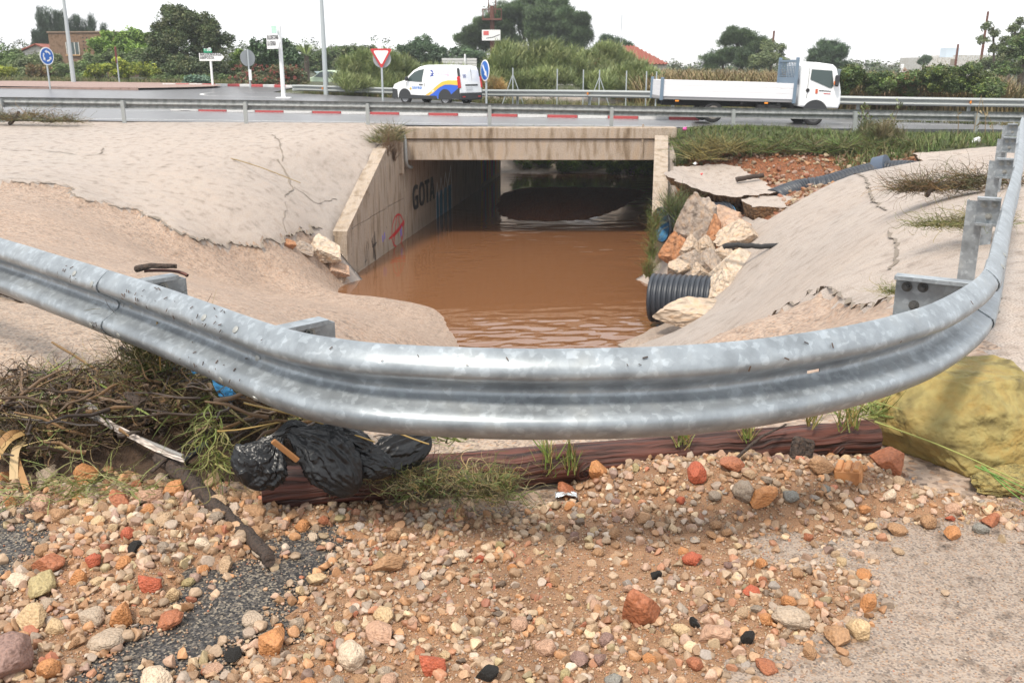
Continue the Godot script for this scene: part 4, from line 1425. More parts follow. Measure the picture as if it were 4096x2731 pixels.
func build_stones() -> void:
	for k in 7: rounded.append(stone_mesh(3, 100 + k, 7, 0.22, 0.7).mesh())
	for k in 9: angular.append(stone_mesh(3, 200 + k, 16, 0.25, 0.42).mesh())
	var r := RandomNumberGenerator.new()
	r.seed = 99
	var taken_spots := []
	# stones that stand out in the photograph: place, width in metres, colour, angular, squash, what it is
	var notable := [
		[Vector3(1.61, 0.07, -3.793), 0.17, "rust", 1, 0.8, "rust and white conglomerate boulder beside the big yellow rock"],
		[Vector3(0.752, 0.16, -3.603), 0.085, "red", 0, 1.0, "round red brick cobble on top of the gravel heap"],
		[Vector3(0.909, 0.14, -3.666), 0.1, "rust", 0, 0.55, "long rust cobble next to the round red cobble on the heap"],
		[Vector3(0.353, 0.06, -3.783), 0.11, "orange", 1, 0.8, "lumpy orange rock at the end of the heap under the log"],
		[Vector3(0.229, 0.02, -3.725), 0.11, "rust", 1, 0.6, "flat reddish rock above the silver foil"],
		[Vector3(0.933, 0.07, -3.515), 0.09, "grey", 0, 0.9, "grey egg-shaped cobble leaning on the orange slab in the gravel heap"],
		[Vector3(0.99, 0.06, -3.496), 0.16, "orange", 1, 0.5, "flat orange slab half buried in the gravel heap"],
		[Vector3(1.287, 0.07, -3.673), 0.13, "tan", 1, 0.55, "tan slab lying below the hollow brick"],
		[Vector3(0.809, 0.09, -3.513), 0.07, "grey", 0, 0.5, "flat grey pebble on the slope of the heap"],
		[Vector3(1.116, 0.04, -3.506), 0.065, "blue grey", 0, 0.65, "blue grey pebble below the dark wood chunk"],
		[Vector3(-0.437, 0.03, -3.065), 0.15, "tan", 1, 0.5, "brown lump of cemented gravel beside the asphalt patch"],
		[Vector3(-0.688, 0.015, -3.015), 0.1, "cream", 1, 0.35, "cream angular flake lying flat on the asphalt"],
		[Vector3(-1.242, 0.05, -2.911), 0.085, "red", 1, 0.75, "bright red brick fragment at the rim of the left stone spread"],
		[Vector3(-1.156, 0.04, -2.886), 0.06, "cream", 1, 1.1, "waxy cream cube-shaped stone beside the red brick fragment"],
		[Vector3(-1.578, 0.04, -3.518), 0.12, "rust", 1, 0.65, "large brick-red stone below the debris heap"],
		[Vector3(-1.47, 0.04, -3.558), 0.095, "pink", 1, 0.7, "pale angular stone touching the large brick-red one"],
		[Vector3(-1.826, 0.08, -3.802), 0.13, "orange", 1, 0.9, "square orange block standing at the foot of the debris heap"],
		[Vector3(-1.402, 0.03, -3.64), 0.09, "orange", 1, 0.8, "ochre lump under the fallen branch"],
		[Vector3(-1.604, 0.035, -2.903), 0.11, "olive", 0, 0.6, "blotchy grey green cobble at the asphalt rim"],
		[Vector3(-1.639, 0.03, -3.04), 0.12, "rust", 1, 0.6, "dark red veined stone above the grey green cobble"],
		[Vector3(-1.542, 0.04, -2.713), 0.105, "cream", 1, 0.9, "yellowish wedge stone with a pitted face"],
		[Vector3(-1.497, 0.05, -2.475), 0.15, "mauve", 0, 0.85, "largest cobble, mauve and ochre, cut by the picture's corner"],
		[Vector3(-1.269, 0.03, -2.626), 0.11, "pale grey", 0, 0.45, "long pale grey cobble with rounded ends lying on the asphalt"],
		[Vector3(-1.266, 0.045, -2.743), 0.1, "orange", 1, 0.8, "rough orange stone behind the long pale cobble"],
		[Vector3(-1.361, 0.03, -2.729), 0.085, "pale grey", 0, 0.6, "smooth pale oval cobble between yellow and orange stones"],
		[Vector3(-0.752, 0.04, -2.603), 0.13, "orange", 1, 0.7, "craggy orange rock full of holes beside the asphalt"],
		[Vector3(-0.844, 0.02, -2.745), 0.08, "pale grey", 0, 0.5, "flat wedge-shaped grey pebble on the asphalt"],
		[Vector3(-1.131, 0.025, -3.17), 0.075, "white", 1, 0.7, "squarish white stone near the branch tip"],
		[Vector3(-1.266, 0.025, -3.121), 0.065, "grey", 1, 0.75, "grey stone with a white face near the black lump"],
		[Vector3(-0.411, 0.04, -2.738), 0.09, "cream", 1, 0.8, "cream stone with a brown underside in the middle gravel"],
		[Vector3(-0.407, 0.025, -2.65), 0.11, "pink", 1, 0.5, "broad pinkish conglomerate stone in the middle gravel"],
		[Vector3(0.408, 0.04, -2.738), 0.14, "rust", 1, 1.15, "pointed rust-orange rock in the gravel"],
		[Vector3(0.634, 0.03, -2.63), 0.125, "pink", 1, 0.55, "pale pink conglomerate slab in the gravel"],
		[Vector3(-0.241, 0.03, -2.472), 0.085, "red", 1, 0.8, "red brick corner at the bottom of the gravel"],
		[Vector3(-0.483, 0.035, -2.508), 0.1, "white", 0, 0.8, "large white rounded stone in the lower gravel"],
		[Vector3(-1.045, 0.03, -2.419), 0.1, "white", 0, 0.6, "white stone with tan spots on the asphalt edge"],
		[Vector3(0.202, 0.02, -2.497), 0.07, "mauve", 1, 0.7, "plum purple stone with a sharp corner"],
		[Vector3(0.261, 0.02, -2.504), 0.055, "mauve", 1, 0.9, "narrow plum stone touching a wider purple one"],
		[Vector3(0.653, 0.02, -3.114), 0.065, "red", 0, 0.7, "glossy coral red pebble in the sandy gravel"],
		[Vector3(0.823, 0.015, -2.9), 0.07, "red", 1, 0.4, "flat red tile shard in the gravel"],
		[Vector3(-0.121, 0.015, -3.139), 0.05, "red", 1, 0.6, "small vermilion chip above a purple pebble"],
		[Vector3(0.908, 0.035, -2.734), 0.115, "pale grey", 0, 0.55, "smooth lilac grey stone overhanging the gravel rim"],
		[Vector3(1.031, 0.035, -2.635), 0.105, "tan", 1, 0.7, "tan ridge-backed stone at the rim of the gravel"],
		[Vector3(1.102, 0.035, -2.676), 0.085, "cream", 1, 0.95, "pale yellow lump at the rim of the gravel on the concrete"],
		[Vector3(1.187, 0.03, -2.834), 0.075, "orange", 1, 0.85, "orange stone at the outermost rim of the gravel"],
		[Vector3(1.497, 0.02, -3.368), 0.07, "tan", 0, 0.65, "plain brown cobble alone on the concrete"],
		[Vector3(1.444, 0.01, -3.217), 0.05, "beige", 0, 0.4, "thin flat tan pebble alone on the concrete"],
		[Vector3(1.641, 0.025, -3.421), 0.065, "tan", 0, 0.9, "brown egg-shaped stone standing on the concrete"],
		[Vector3(1.7, 0.02, -3.333), 0.085, "orange", 1, 0.55, "ochre double-lobed stone lying on the concrete"],
		[Vector3(1.831, 0.02, -3.387), 0.065, "blue grey", 0, 0.6, "blue grey pebble in front of a rust stone on the concrete"],
		[Vector3(1.897, 0.02, -3.454), 0.11, "rust", 1, 0.45, "long rust stone behind the blue grey pebble"],
		[Vector3(1.788, 0.02, -3.539), 0.065, "pink", 0, 0.8, "pink and white stone under the yellow boulder"],
		[Vector3(0.669, 0.02, -3.492), 0.045, "red", 1, 0.7, "small scarlet crumbly stone on the heap's slope"],
		[Vector3(0.505, 0.015, -3.015), 0.06, "black", 1, 0.6, "black lump of tar in the gravel near the sandy patch"],
		[Vector3(-1.371, 0.015, -3.123), 0.07, "black", 1, 0.6, "black tar lump in the left stone spread"],
		[Vector3(-0.85, 0.02, -2.559), 0.08, "black", 1, 0.5, "long black tar lump at the asphalt's edge"],
		[Vector3(-0.072, 0.02, -2.444), 0.08, "black", 1, 0.6, "black tar lump at the bottom of the gravel"]]
	for q in notable:
		var mesh: Mesh = angular[r.randi() % angular.size()] if q[3] else rounded[r.randi() % rounded.size()]
		var p: Vector3 = q[0]
		var w: float = q[1]
		var base := maxf(sand_y(p.x, p.z), 0.0)
		var o := solo("stone", mesh, rock_mat(q[2]), q[5], "stone", "stones washed onto the ground")
		o.transform = Transform3D(Basis.from_euler(Vector3(r.randf_range(-0.25, 0.25), r.randf() * TAU, r.randf_range(-0.25, 0.25))) * Basis.from_scale(Vector3(w * 1.12, w * q[4] * 1.1, w * r.randf_range(0.8, 1.0))), Vector3(p.x, base + w * q[4] * 0.36, p.z))
		taken_spots.append(Vector3(p.x, p.z, w * 0.52))
	var names := rock_colors.keys()
	var weights := [25, 10, 24, 13, 5, 1, 14, 4, 5, 7, 2, 4, 1, 2]
	var bag := []
	for k in names.size():
		for j in weights[k]: bag.append(names[k])
	var made := 0
	var tries := 0
	while made < 243 and tries < 9000:
		tries += 1
		var p := Vector3(r.randf_range(-2.3, 1.9), 0, -r.randf_range(2.35, 4.05))
		if absf(p.x) > 0.56 * (-p.z) + 0.25: continue
		var s := in_gravel(p.x, p.z)
		if s < -0.1: continue
		var big := 0.75 if p.x < -0.8 else (0.35 if p.z > -2.75 or heap(p.x, p.z) > 0.06 else 0.12)
		if r.randf() > big + 0.15: continue
		var w := r.randf_range(0.036, 0.055) + 0.075 * pow(r.randf(), 1.8) * big
		var clash := false
		for t in taken_spots:
			if Vector2(t.x, t.y).distance_to(Vector2(p.x, p.z)) < (t.z + w * 0.5) * 0.92:
				clash = true
				break
		if clash: continue
		taken_spots.append(Vector3(p.x, p.z, w * 0.5))
		made += 1
		var c: String = bag[r.randi() % bag.size()]
		var sharp := r.randf() < 0.5
		var flatness := r.randf_range(0.5, 0.9)
		var o := solo("stone", (angular if sharp else rounded)[r.randi() % 7], rock_mat(c), about(p, w, sharp, c, notable), "stone", "loose stones in the washed gravel")
		o.transform = Transform3D(Basis.from_euler(Vector3(r.randf_range(-0.4, 0.4), r.randf() * TAU, r.randf_range(-0.4, 0.4))) * Basis.from_scale(Vector3(w, w * flatness, w * r.randf_range(0.65, 1.0))), Vector3(p.x, maxf(sand_y(p.x, p.z), 0.0) + w * flatness * 0.3, p.z))
	# everything smaller
	var small := []
	for k in 4: small.append(stone_mesh(2, 300 + k, 13, 0.35, 0.38).mesh())
	var grain := stone_mesh(1, 320, 5, 0.5, 0.6).mesh()
	var sets := [[], [], [], [], []]
	var tints := [[], [], [], [], []]
	tries = 0
	var count := 0
	while count < 11500 and tries < 60000:
		tries += 1
		var p := Vector3(r.randf_range(-2.4, 2.3), 0, -r.randf_range(2.3, 4.15))
		if absf(p.x) > 0.56 * (-p.z) + 0.25: continue
		var s := in_gravel(p.x, p.z)
		var sandy := exp(-pow((p.x - 0.25) / 0.35, 2.0) - pow((p.z + 3.05) / 0.22, 2.0)) + exp(-pow((p.x - 0.75) / 0.3, 2.0) - pow((p.z + 3.2) / 0.15, 2.0))
		if s < -0.5 and r.randf() > 0.012: continue
		if s < 0.3 and r.randf() > 0.45: continue
		if r.randf() < sandy * 0.8: continue
		count += 1
		var w := 0.009 + 0.045 * pow(r.randf(), 2.6)
		if p.x < -0.8: w *= 1.15
		var fl := r.randf_range(0.5, 0.95)
		var k := r.randi() % 4
		sets[k].append(Transform3D(Basis.from_euler(Vector3(r.randf_range(-0.6, 0.6), r.randf() * TAU, r.randf_range(-0.6, 0.6))) * Basis.from_scale(Vector3(w, w * fl, w * r.randf_range(0.6, 1.0))), Vector3(p.x, maxf(sand_y(p.x, p.z), 0.0) + w * fl * 0.2, p.z)))
		var c: Color = rock_colors[bag[r.randi() % bag.size()]]
		tints[k].append(c.lerp(Color(0.37, 0.235, 0.14), 0.3) * r.randf_range(0.85, 1.7))
	count = 0
	while count < 34000:
		var p := Vector3(r.randf_range(-2.3, 2.2), 0, -r.randf_range(2.3, 4.1))
		if absf(p.x) > 0.56 * (-p.z) + 0.2: continue
		count += 1
		var s := in_gravel(p.x, p.z)
		if s < -0.2 and r.randf() > 0.03 + 0.3 * smoothstep(-1.5, -0.2, s): continue
		var w := r.randf_range(0.0035, 0.01)
		sets[4].append(Transform3D(Basis.from_euler(Vector3(r.randf() * 3.0, r.randf() * TAU, 0)) * Basis.from_scale(Vector3(w, w * 0.75, w * 0.85)), Vector3(p.x, maxf(sand_y(p.x, p.z), 0.0) + w * 0.2, p.z)))
		var c: Color = rock_colors[bag[r.randi() % bag.size()]]
		tints[4].append(c.lerp(Color(0.4, 0.24, 0.14), 0.3) * r.randf_range(0.9, 1.3))
	var gravel := thing("gravel", "mixed beige, orange and grey gravel washed over sand and asphalt", "gravel")
	gravel.set_meta("kind", "stuff")
	for k in 4: scatter("pebbles", small[k], M.pebble, sets[k], tints[k], gravel)
	scatter("grit", grain, M.pebble, sets[4], tints[4], gravel)


# ---------------------------------------------------------------- storm debris
func blade_mesh() -> Mesh: # a thin curved blade one metre long, rising along y
	var m := Mb.new()
	var pts := []
	var w := []
	for k in 7:
		var t := k / 6.0
		pts.append(Vector3(0.0, t, 0.35 * t * t))
		w.append(0.022 * (1.0 - t * 0.85))
	m.ribbon(pts, w, Vector3(0, 0.3, 1).normalized())
	return m.mesh()


var blade: Mesh
var strand: Mesh
var straw_colors := [Color(0.1, 0.12, 0.03), Color(0.13, 0.16, 0.04), Color(0.2, 0.17, 0.07), Color(0.28, 0.2, 0.08), Color(0.09, 0.06, 0.03), Color(0.06, 0.04, 0.025), Color(0.34, 0.26, 0.13), Color(0.08, 0.11, 0.025)]


func strand_mesh() -> Mesh: # a limp curling stalk one metre long
	var m := Mb.new()
	for s in 2:
		var pts := []
		var w := []
		for k in 11:
			var t := k / 10.0
			pts.append(Vector3(0.1 * sin(t * 7.0 + s * 2.0) * t, t * (1.0 - 0.25 * s), 0.3 * t * t * (1.0 if s == 0 else -1.2) + 0.05 * sin(t * 11.0)))
			w.append(0.016 * (1.0 - t * 0.7))
		m.ribbon(pts, w, Vector3(0.4 * s, 0.3, 1).normalized())
	return m.mesh()


func tangle(called: String, label: String, spots: Array, n: int, len0: float, len1: float, flatness: float, seed_: int, colors := straw_colors, thick := 1.0, category := "debris") -> Node3D:
	# spots: [centre, radius across, radius in depth, height]
	var r := RandomNumberGenerator.new()
	r.seed = seed_
	var places := []
	var tints := []
	for k in n:
		var s: Array = spots[r.randi() % spots.size()]
		var a := r.randf() * TAU
		var q := sqrt(r.randf())
		var p: Vector3 = s[0] + Vector3(cos(a) * q * s[1], 0, sin(a) * q * s[2])
		p.y += s[3] * (1.0 - q * q) * r.randf_range(0.1, 1.0)
		var l := r.randf_range(len0, len1)
		var tilt := lerpf(r.randf_range(-0.5, 0.7), r.randf_range(1.1, 1.75), flatness)
		var b := Basis(Vector3.UP, r.randf() * TAU) * Basis(Vector3.RIGHT, tilt) * Basis(Vector3.UP, r.randf() * TAU)
		var w := r.randf_range(0.12, 0.4) * thick / maxf(l, 0.1) * 0.6
		places.append(Transform3D(b * Basis.from_scale(Vector3(l * w * 2.0, l, l * r.randf_range(0.3, 1.2))), p))
		var c: Color = colors[r.randi() % colors.size()]
		tints.append(c * r.randf_range(0.7, 1.25))
	if strand == null: strand = strand_mesh()
	return scatter(called, strand if called in ["debris", "roots", "creeper"] else blade, M.blade, places, tints, self, label, category)


func stick(called: String, label: String, pts: Array, r0: float, r1: float, mat: Material, category := "branch", knots := 0.12) -> MeshInstance3D:
	var path := smooth_path(pts, 0.03 if r0 < 0.05 else 0.06)
	var radii := []
	var n := FastNoiseLite.new()
	n.seed = hash(label) % 1000
	n.frequency = 5.0
	for k in path.size():
		radii.append(lerpf(r0, r1, float(k) / (path.size() - 1)) * (1.0 + knots * n.get_noise_1d(k * 0.12)))
		path[k] += Vector3(n.get_noise_1d(k * 0.05 + 30.0), n.get_noise_1d(k * 0.05 + 60.0), 0) * r0 * 0.5
	var m := Mb.new()
	var r := RandomNumberGenerator.new()
	r.seed = 5
	m.tube(path, radii, 10 if r0 > 0.01 else 6, true, knots * 0.4, r)
	return solo(called, m, mat, label, category)


func build_debris() -> void:
	blade = blade_mesh()
	# the timber post lying under the rail
	var n := FastNoiseLite.new()
	n.frequency = 1.2
	n.fractal_octaves = 3
	var log_node := thing("timber_log", "reddish brown timber log lying on the ground beneath the curved guardrail", "log")
	var m := Mb.new()
	var all := []
	var a0 := Vector3(-1.02, 0.08, -3.6)
	var a1 := Vector3(1.66, 0.115, -4.1)
	var dir := (a1 - a0).normalized()
	var lx := Vector3.UP.cross(dir).normalized()
	var ly := dir.cross(lx)
	for k in 161:
		var t := k / 160.0
		var c := a0.lerp(a1, t)
		var ring := []
		for j in 72:
			var a := TAU * j / 72
			var groove := -absf(n.get_noise_3d(t * 2.2, cos(a) * 5.0, sin(a) * 5.0)) * 0.016 + 0.006 * n.get_noise_3d(t * 6.0, cos(a) * 1.0, sin(a) * 1.0)
			var q := 0.09 - 0.012 * t + groove
			ring.append(c + (lx * cos(a) - ly * sin(a)) * q)
		all.append(ring)
	m.rings(all)
	for e in [0, 160]:
		var k0 := m.add(a0 if e == 0 else a1)
		var f0 := m.v.size()
		for p in all[e]: m.add(p)
		for j in 72:
			if e == 0: m.tri(k0, f0 + j, f0 + (j + 1) % 72)
			else: m.tri(k0, f0 + (j + 1) % 72, f0 + j)
	part("trunk", m, M.beam_wood, log_node)
	for q in [[0.49, -0.3, 0.03], [0.585, -0.55, 0.026], [0.715, -0.35, 0.02], [0.92, -0.6, 0.028], [0.36, 0.35, 0.018], [0.1, -0.2, 0.018]]:
		var c := a0.lerp(a1, q[0])
		var nn := (Vector3(0.19, 0, 1).normalized() * cos(q[1]) + Vector3.UP * sin(q[1])).normalized()
		m = Mb.new()
		var xx := Vector3.UP.cross(nn).normalized()
		m.lathe(Transform3D(Basis(xx, nn.cross(xx), nn), c + nn * 0.068), [Vector2(q[2] * 1.8, 0), Vector2(q[2] * 1.35, 0.009), Vector2(q[2], 0.018), Vector2(q[2] * 0.8, 0.021), Vector2(q[2] * 0.5, 0.014), Vector2(q[2] * 0.3, 0.016), Vector2(0.001, 0.013)], 20)
		part("knot", m, M.beam_wood, log_node)
	# big flat yellow boulder
	var rn := FastNoiseLite.new()
	rn.seed = 12
	rn.frequency = 1.1
	rn.fractal_octaves = 5
	m = blob(5, func(q: Vector3) -> Vector3:
		var p := Vector3(signf(q.x) * pow(absf(q.x), 0.72), signf(q.y) * pow(absf(q.y), 0.72), signf(q.z) * pow(absf(q.z), 0.72))
		for c in [[Vector3(0.15, 0.5, 0.85), 0.92], [Vector3(-0.8, -0.7, 0.3), 0.9], [Vector3(-0.8, 0.5, 0.5), 0.98], [Vector3(0.75, 0.7, 0.3), 0.85], [Vector3(-0.2, 1.0, 0.1), 0.86]]:
			var w: Vector3 = c[0].normalized()
			var over := p.dot(w) - float(c[1])
			if over > 0.0: p -= w * over * 0.85
		p *= 1.0 + 0.1 * rn.get_noise_3dv(q * 1.2) + 0.035 * absf(rn.get_noise_3dv(q * 4.0 + Vector3(4, 0, 0))) + 0.012 * rn.get_noise_3dv(q * 14.0)
		return p * Vector3(0.44, 0.3, 0.36))
	var yellow: StandardMaterial3D = M.boulder.duplicate()
	yellow.albedo_color = lin(0.31, 0.268, 0.105)
	yellow.uv1_scale = Vector3.ONE * 0.7
	yellow.heightmap_scale = 4.0
	var o := solo("boulder", m, yellow, "big flat mustard yellow boulder resting under the end of the rail's curve", "boulder")
	o.transform = Transform3D(Basis.from_euler(Vector3(-0.1, 0.15, -0.1)), Vector3(2.182, 0.129, -4.25))
	m = stone_mesh(4, 71, 9, 0.4, 0.5)
	o = solo("boulder", m, yellow, "low yellow rock wedged below the big mustard boulder", "boulder")
	o.transform = Transform3D(Basis.from_euler(Vector3(0, 0.3, 0)) * Basis.from_scale(Vector3(0.42, 0.15, 0.25)), Vector3(2.117, 0.02, -3.814))
	# hollow brick with grooves
	var brick := thing("hollow_brick", "broken orange hollow brick with grooved face in the stones by the log", "brick", Vector3(1.39, 0.13, -3.644), -0.5)
	brick.rotation = Vector3(0.1, -0.45, 0.12)
	m = Mb.new()
	m.box(Transform3D(Basis(), Vector3(0, -0.006, 0)), Vector3(0.105, 0.078, 0.085), 0.006)
	part("body", m, rock_mat("orange"), brick)
	for k in 3:
		m = Mb.new()
		m.box(Transform3D(Basis(), Vector3(-0.034 + 0.034 * k, 0.036, 0)), Vector3(0.024, 0.016, 0.084), 0.004)
		part("ridge", m, rock_mat("orange"), brick)
	# dark chunk of burnt wood
	m = Mb.new()
	m.box(Transform3D(), Vector3(0.1, 0.19, 0.05), 0.012)
	o = solo("wood_chunk", m, M.bark, "dark broken plank stuck upright in the stones before the log", "plank")
	o.transform = Transform3D(Basis.from_euler(Vector3(-0.3, 0.3, -0.35)), Vector3(1.25, 0.106, -3.85))
	stick("thin_stick", "thin dark stick leaning from the log onto the gravel heap", [Vector3(0.911, 0.165, -3.68), Vector3(1.045, 0.217, -3.8), Vector3(1.206, 0.229, -3.95)], 0.008, 0.005, M.bark, "stick")
	# foil
	m = Mb.new()
	m.grid(14, 8, func(a: float, b: float) -> Vector3: return Vector3((b - 0.5) * 0.09, 0.012 + 0.012 * noise.get_noise_2d(a * 30.0, b * 30.0) + 0.01 * sin(b * PI), (0.5 - a) * -0.05))
	o = solo("foil", m, flat(lin(0.8, 0.82, 0.84), 0.25, 0.8), "crumpled silver foil lying under the log", "foil", "", Vector3(0.226, 0.01, -3.674))
	# black bags
	black_bag()
	# branch
	var br := stick("branch", "thick dark branch lying across the stones with its broken end on the asphalt", [Vector3(-1.514, 0.12, -3.832), Vector3(-1.331, 0.08, -3.66), Vector3(-1.112, 0.055, -3.391), Vector3(-0.969, 0.045, -3.232), Vector3(-0.866, 0.04, -3.088)], 0.037, 0.024, M.bark, "branch")
	stick("branch", "long thin twig slanting over the torn white plastic", [Vector3(-1.514, 0.111, -3.7), Vector3(-1.444, 0.158, -3.8), Vector3(-1.358, 0.178, -3.95), Vector3(-1.223, 0.203, -4.1)], 0.009, 0.006, M.bark, "twig")
	stick("branch", "bare grey branch rising out of the debris under the steel rail", [Vector3(-2.405, 0.078, -4.2), Vector3(-2.15, 0.183, -4.3), Vector3(-1.914, 0.236, -4.4)], 0.014, 0.011, M.bark, "branch")
	stick("branch", "stubby broken branch poking up beside the first rail post", [Vector3(-1.965, 0.386, -4.6), Vector3(-1.812, 0.349, -4.5), Vector3(-1.718, 0.292, -4.4)], 0.014, 0.022, M.bark, "branch")
	stick("cane", "straight dry cane leaning out of the debris over the pale concrete", [Vector3(-2.353, 0.391, -4.7), Vector3(-2.078, 0.26, -4.6), Vector3(-1.794, 0.169, -4.4)], 0.006, 0.009, flat(lin(0.2, 0.12, 0.05), 0.7), "cane")
	stick("hose", "short black hose end among the stones before the bags", [Vector3(-1.453, 0.06, -3.943), Vector3(-1.327, 0.173, -3.85)], 0.013, 0.013, M.pipe, "hose", 0.0)
	stick("branch", "rotten thick log half buried in the debris heap", [Vector3(-1.933, 0.234, -4.25), Vector3(-1.814, 0.241, -4.2), Vector3(-1.675, 0.245, -4.1)], 0.06, 0.045, M.bark, "log", 0.2)
	stick("branch", "dark log lying at the back of the debris near the blue plastic", [Vector3(-1.588, 0.153, -4.35), Vector3(-1.405, 0.161, -4.3), Vector3(-1.225, 0.168, -4.25)], 0.05, 0.045, M.bark, "log", 0.2)
	stick("branch", "charred stick resting on the bolted spacer behind the rail", [Vector3(-1.74, 0.842, -4.35), Vector3(-1.654, 0.863, -4.33), Vector3(-1.551, 0.855, -4.36)], 0.016, 0.01, M.bark, "stick")
	stick("branch", "reddish stick end poking out past the bolted spacer", [Vector3(-1.701, 0.836, -4.34), Vector3(-1.575, 0.828, -4.38), Vector3(-1.509, 0.809, -4.36)], 0.007, 0.008, M.beam_wood, "stick")
	stick("branch", "black driftwood stick lying over the riprap boulders", [Vector3(4.359, -1.843, -19.5), Vector3(4.674, -1.798, -19.4), Vector3(5.051, -1.806, -19.3), Vector3(5.421, -1.77, -19.2)], 0.055, 0.05, M.dark, "stick")
	stick("branch", "brown stick on the tilted slab", [Vector3(6.191, -1.282, -26.6), Vector3(6.939, -1.163, -26.6)], 0.07, 0.06, M.bark, "stick")
	# torn plastic over a metal strip
	var mt := Mb.new()
	mt.tube([Vector3(-1.988, 0.216, -4.15), Vector3(-1.685, 0.178, -3.95), Vector3(-1.39, 0.159, -3.75)], 0.012, 6)
	solo("metal_strip", mt, flat(lin(0.3, 0.29, 0.28), 0.5, 0.3), "bent grey metal strip lying through the debris under white plastic", "strip")
	var cloth := FastNoiseLite.new()
	cloth.frequency = 3.0
	var line := [Vector3(-1.98, 0.213, -4.1), Vector3(-1.93, 0.259, -4.12), Vector3(-1.805, 0.216, -4.02), Vector3(-1.653, 0.189, -3.92), Vector3(-1.507, 0.178, -3.8), Vector3(-1.37, 0.162, -3.72)]
	var sp := smooth_path(line, 0.02)
	m = Mb.new()
	m.grid(sp.size() - 1, 6, func(a: float, b: float) -> Vector3:
		var k := int(round(a * (sp.size() - 1)))
		var w := 0.06 * (1.0 - a * 0.6)
		return sp[k] + Vector3(0.3, 0.85, 0.25) * (b - 0.5) * w + Vector3(0, 0.012, 0.02) * cloth.get_noise_2d(a * 6.0, b * 4.0) + Vector3(0, 0, 0.016))
	solo("plastic_sheet", m, flat(lin(0.62, 0.55, 0.5), 0.5), "torn strip of dirty white plastic twisted along the metal strip", "plastic")
	for q in [[[Vector3(-1.338, 0.379, -4.15), Vector3(-1.293, 0.318, -4.1), Vector3(-1.246, 0.291, -4.1)], 0.055, "bright blue plastic scrap caught under the rail"], [[Vector3(-1.525, 0.378, -4.35), Vector3(-1.487, 0.355, -4.3)], 0.03, "small blue plastic scrap beside the rail post"]]:
		m = Mb.new()
		var pth := smooth_path(q[0], 0.01)
		m.grid(pth.size() - 1, 6, func(a: float, b: float) -> Vector3:
			var k := int(round(a * (pth.size() - 1)))
			return pth[k] + Vector3(0.9, 0.35, 0.1) * (b - 0.5) * q[1] * 1.4 + Vector3(0, 0.01, 0.02) * cloth.get_noise_2d(a * 4.0, b * 5.0))
		solo("plastic_scrap", m, flat(lin(0.07, 0.36, 0.68), 0.4), q[2], "plastic")
	# dry broad leaves
	for k in 6:
		m = Mb.new()
		var p0 := Vector3(-2.121, 0.189, -4) + Vector3(-0.02 * k, -0.02 * k, 0.01 * k)
		var ends := [Vector3(-2.206, 0.109, -3.75), Vector3(-2.205, 0.168, -3.8), Vector3(-2.093, 0.081, -3.7), Vector3(-2.25, 0.237, -3.8), Vector3(-2.015, 0.045, -3.65), Vector3(-2.204, 0.071, -3.7)]
		var mid: Vector3 = p0.lerp(ends[k], 0.5) + Vector3(0, 0.05, 0.03)
		m.ribbon(smooth_path([p0, mid, ends[k]], 0.02), 0.022 + 0.006 * (k % 3), Vector3(0.2, 0.5, 0.9).normalized())
		solo("dry_leaf", m, flat([lin(0.4, 0.25, 0.1), lin(0.3, 0.16, 0.06), lin(0.42, 0.3, 0.16)][k % 3], 0.7), ["dry tan leaf, widest of the fan at the debris heap's edge", "dark brown dry leaf in the fan at the debris heap's edge", "pale dry leaf reaching down to the stones by the heap", "uppermost tan leaf of the fan at the debris heap's edge", "brown dry leaf hanging straight down over the stones", "lowest pale leaf of the fan at the debris heap's edge"][k], "leaf", "dry leaves of the debris heap")
	# soil under the tangle
	m = Mb.new()
	m.grid(40, 90, func(a: float, b: float) -> Vector3:
		var d := lerpf(3.55, 5.2, a)
		var x := lerpf(-3.2, -0.4, 1.0 - b)
		var ridge := 0.13 * exp(-pow((d - 4.3 - 0.15 * (x + 1.5)) / 0.38, 2.0)) * smoothstep(-0.75, -1.3, x) * smoothstep(-4.2, -2.2, x) + 0.07 * exp(-pow((d - 4.15) / 0.3, 2.0)) * smoothstep(-0.4, -0.8, x)
		return Vector3(x, -0.03 + ridge * (0.75 + 0.6 * noise.get_noise_2d(x * 6.0, d * 6.0)) , -d))
	var dm := solo("debris_soil", m, surface(lin(0.07, 0.042, 0.026), 0.95, M.speck, 0.6, null, 1.0, M.coarse_bump, 3.0), "dark mud packed into the debris heap under the rail", "mud")
	dm.set_meta("kind", "stuff")
	tangle("debris", "brown roots and rotten twigs matted into the debris heap", [[Vector3(-2.34, 0.187, -4.35), 0.5, 0.3, 0.17], [Vector3(-1.961, 0.191, -4.4), 0.5, 0.3, 0.2], [Vector3(-1.566, 0.216, -4.3), 0.35, 0.3, 0.16], [Vector3(-2.085, 0.117, -4.05), 0.3, 0.25, 0.15], [Vector3(-1.721, 0.165, -4.2), 0.4, 0.25, 0.16], [Vector3(-1.156, 0.205, -4.15), 0.3, 0.2, 0.13]], 1700, 0.05, 0.22, 0.85, 18, [Color(0.06, 0.035, 0.02), Color(0.1, 0.06, 0.03), Color(0.045, 0.03, 0.02), Color(0.14, 0.08, 0.035)], 1.5)
	var twig := Mb.new()
	twig.tube([Vector3.ZERO, Vector3(0.02, 0.3, 0.03), Vector3(-0.02, 0.65, 0.0), Vector3(0.03, 1.0, 0.04)], [0.03, 0.026, 0.022, 0.012], 6)
	var rt := RandomNumberGenerator.new()
	rt.seed = 8
	var tp := []
	var tt := []
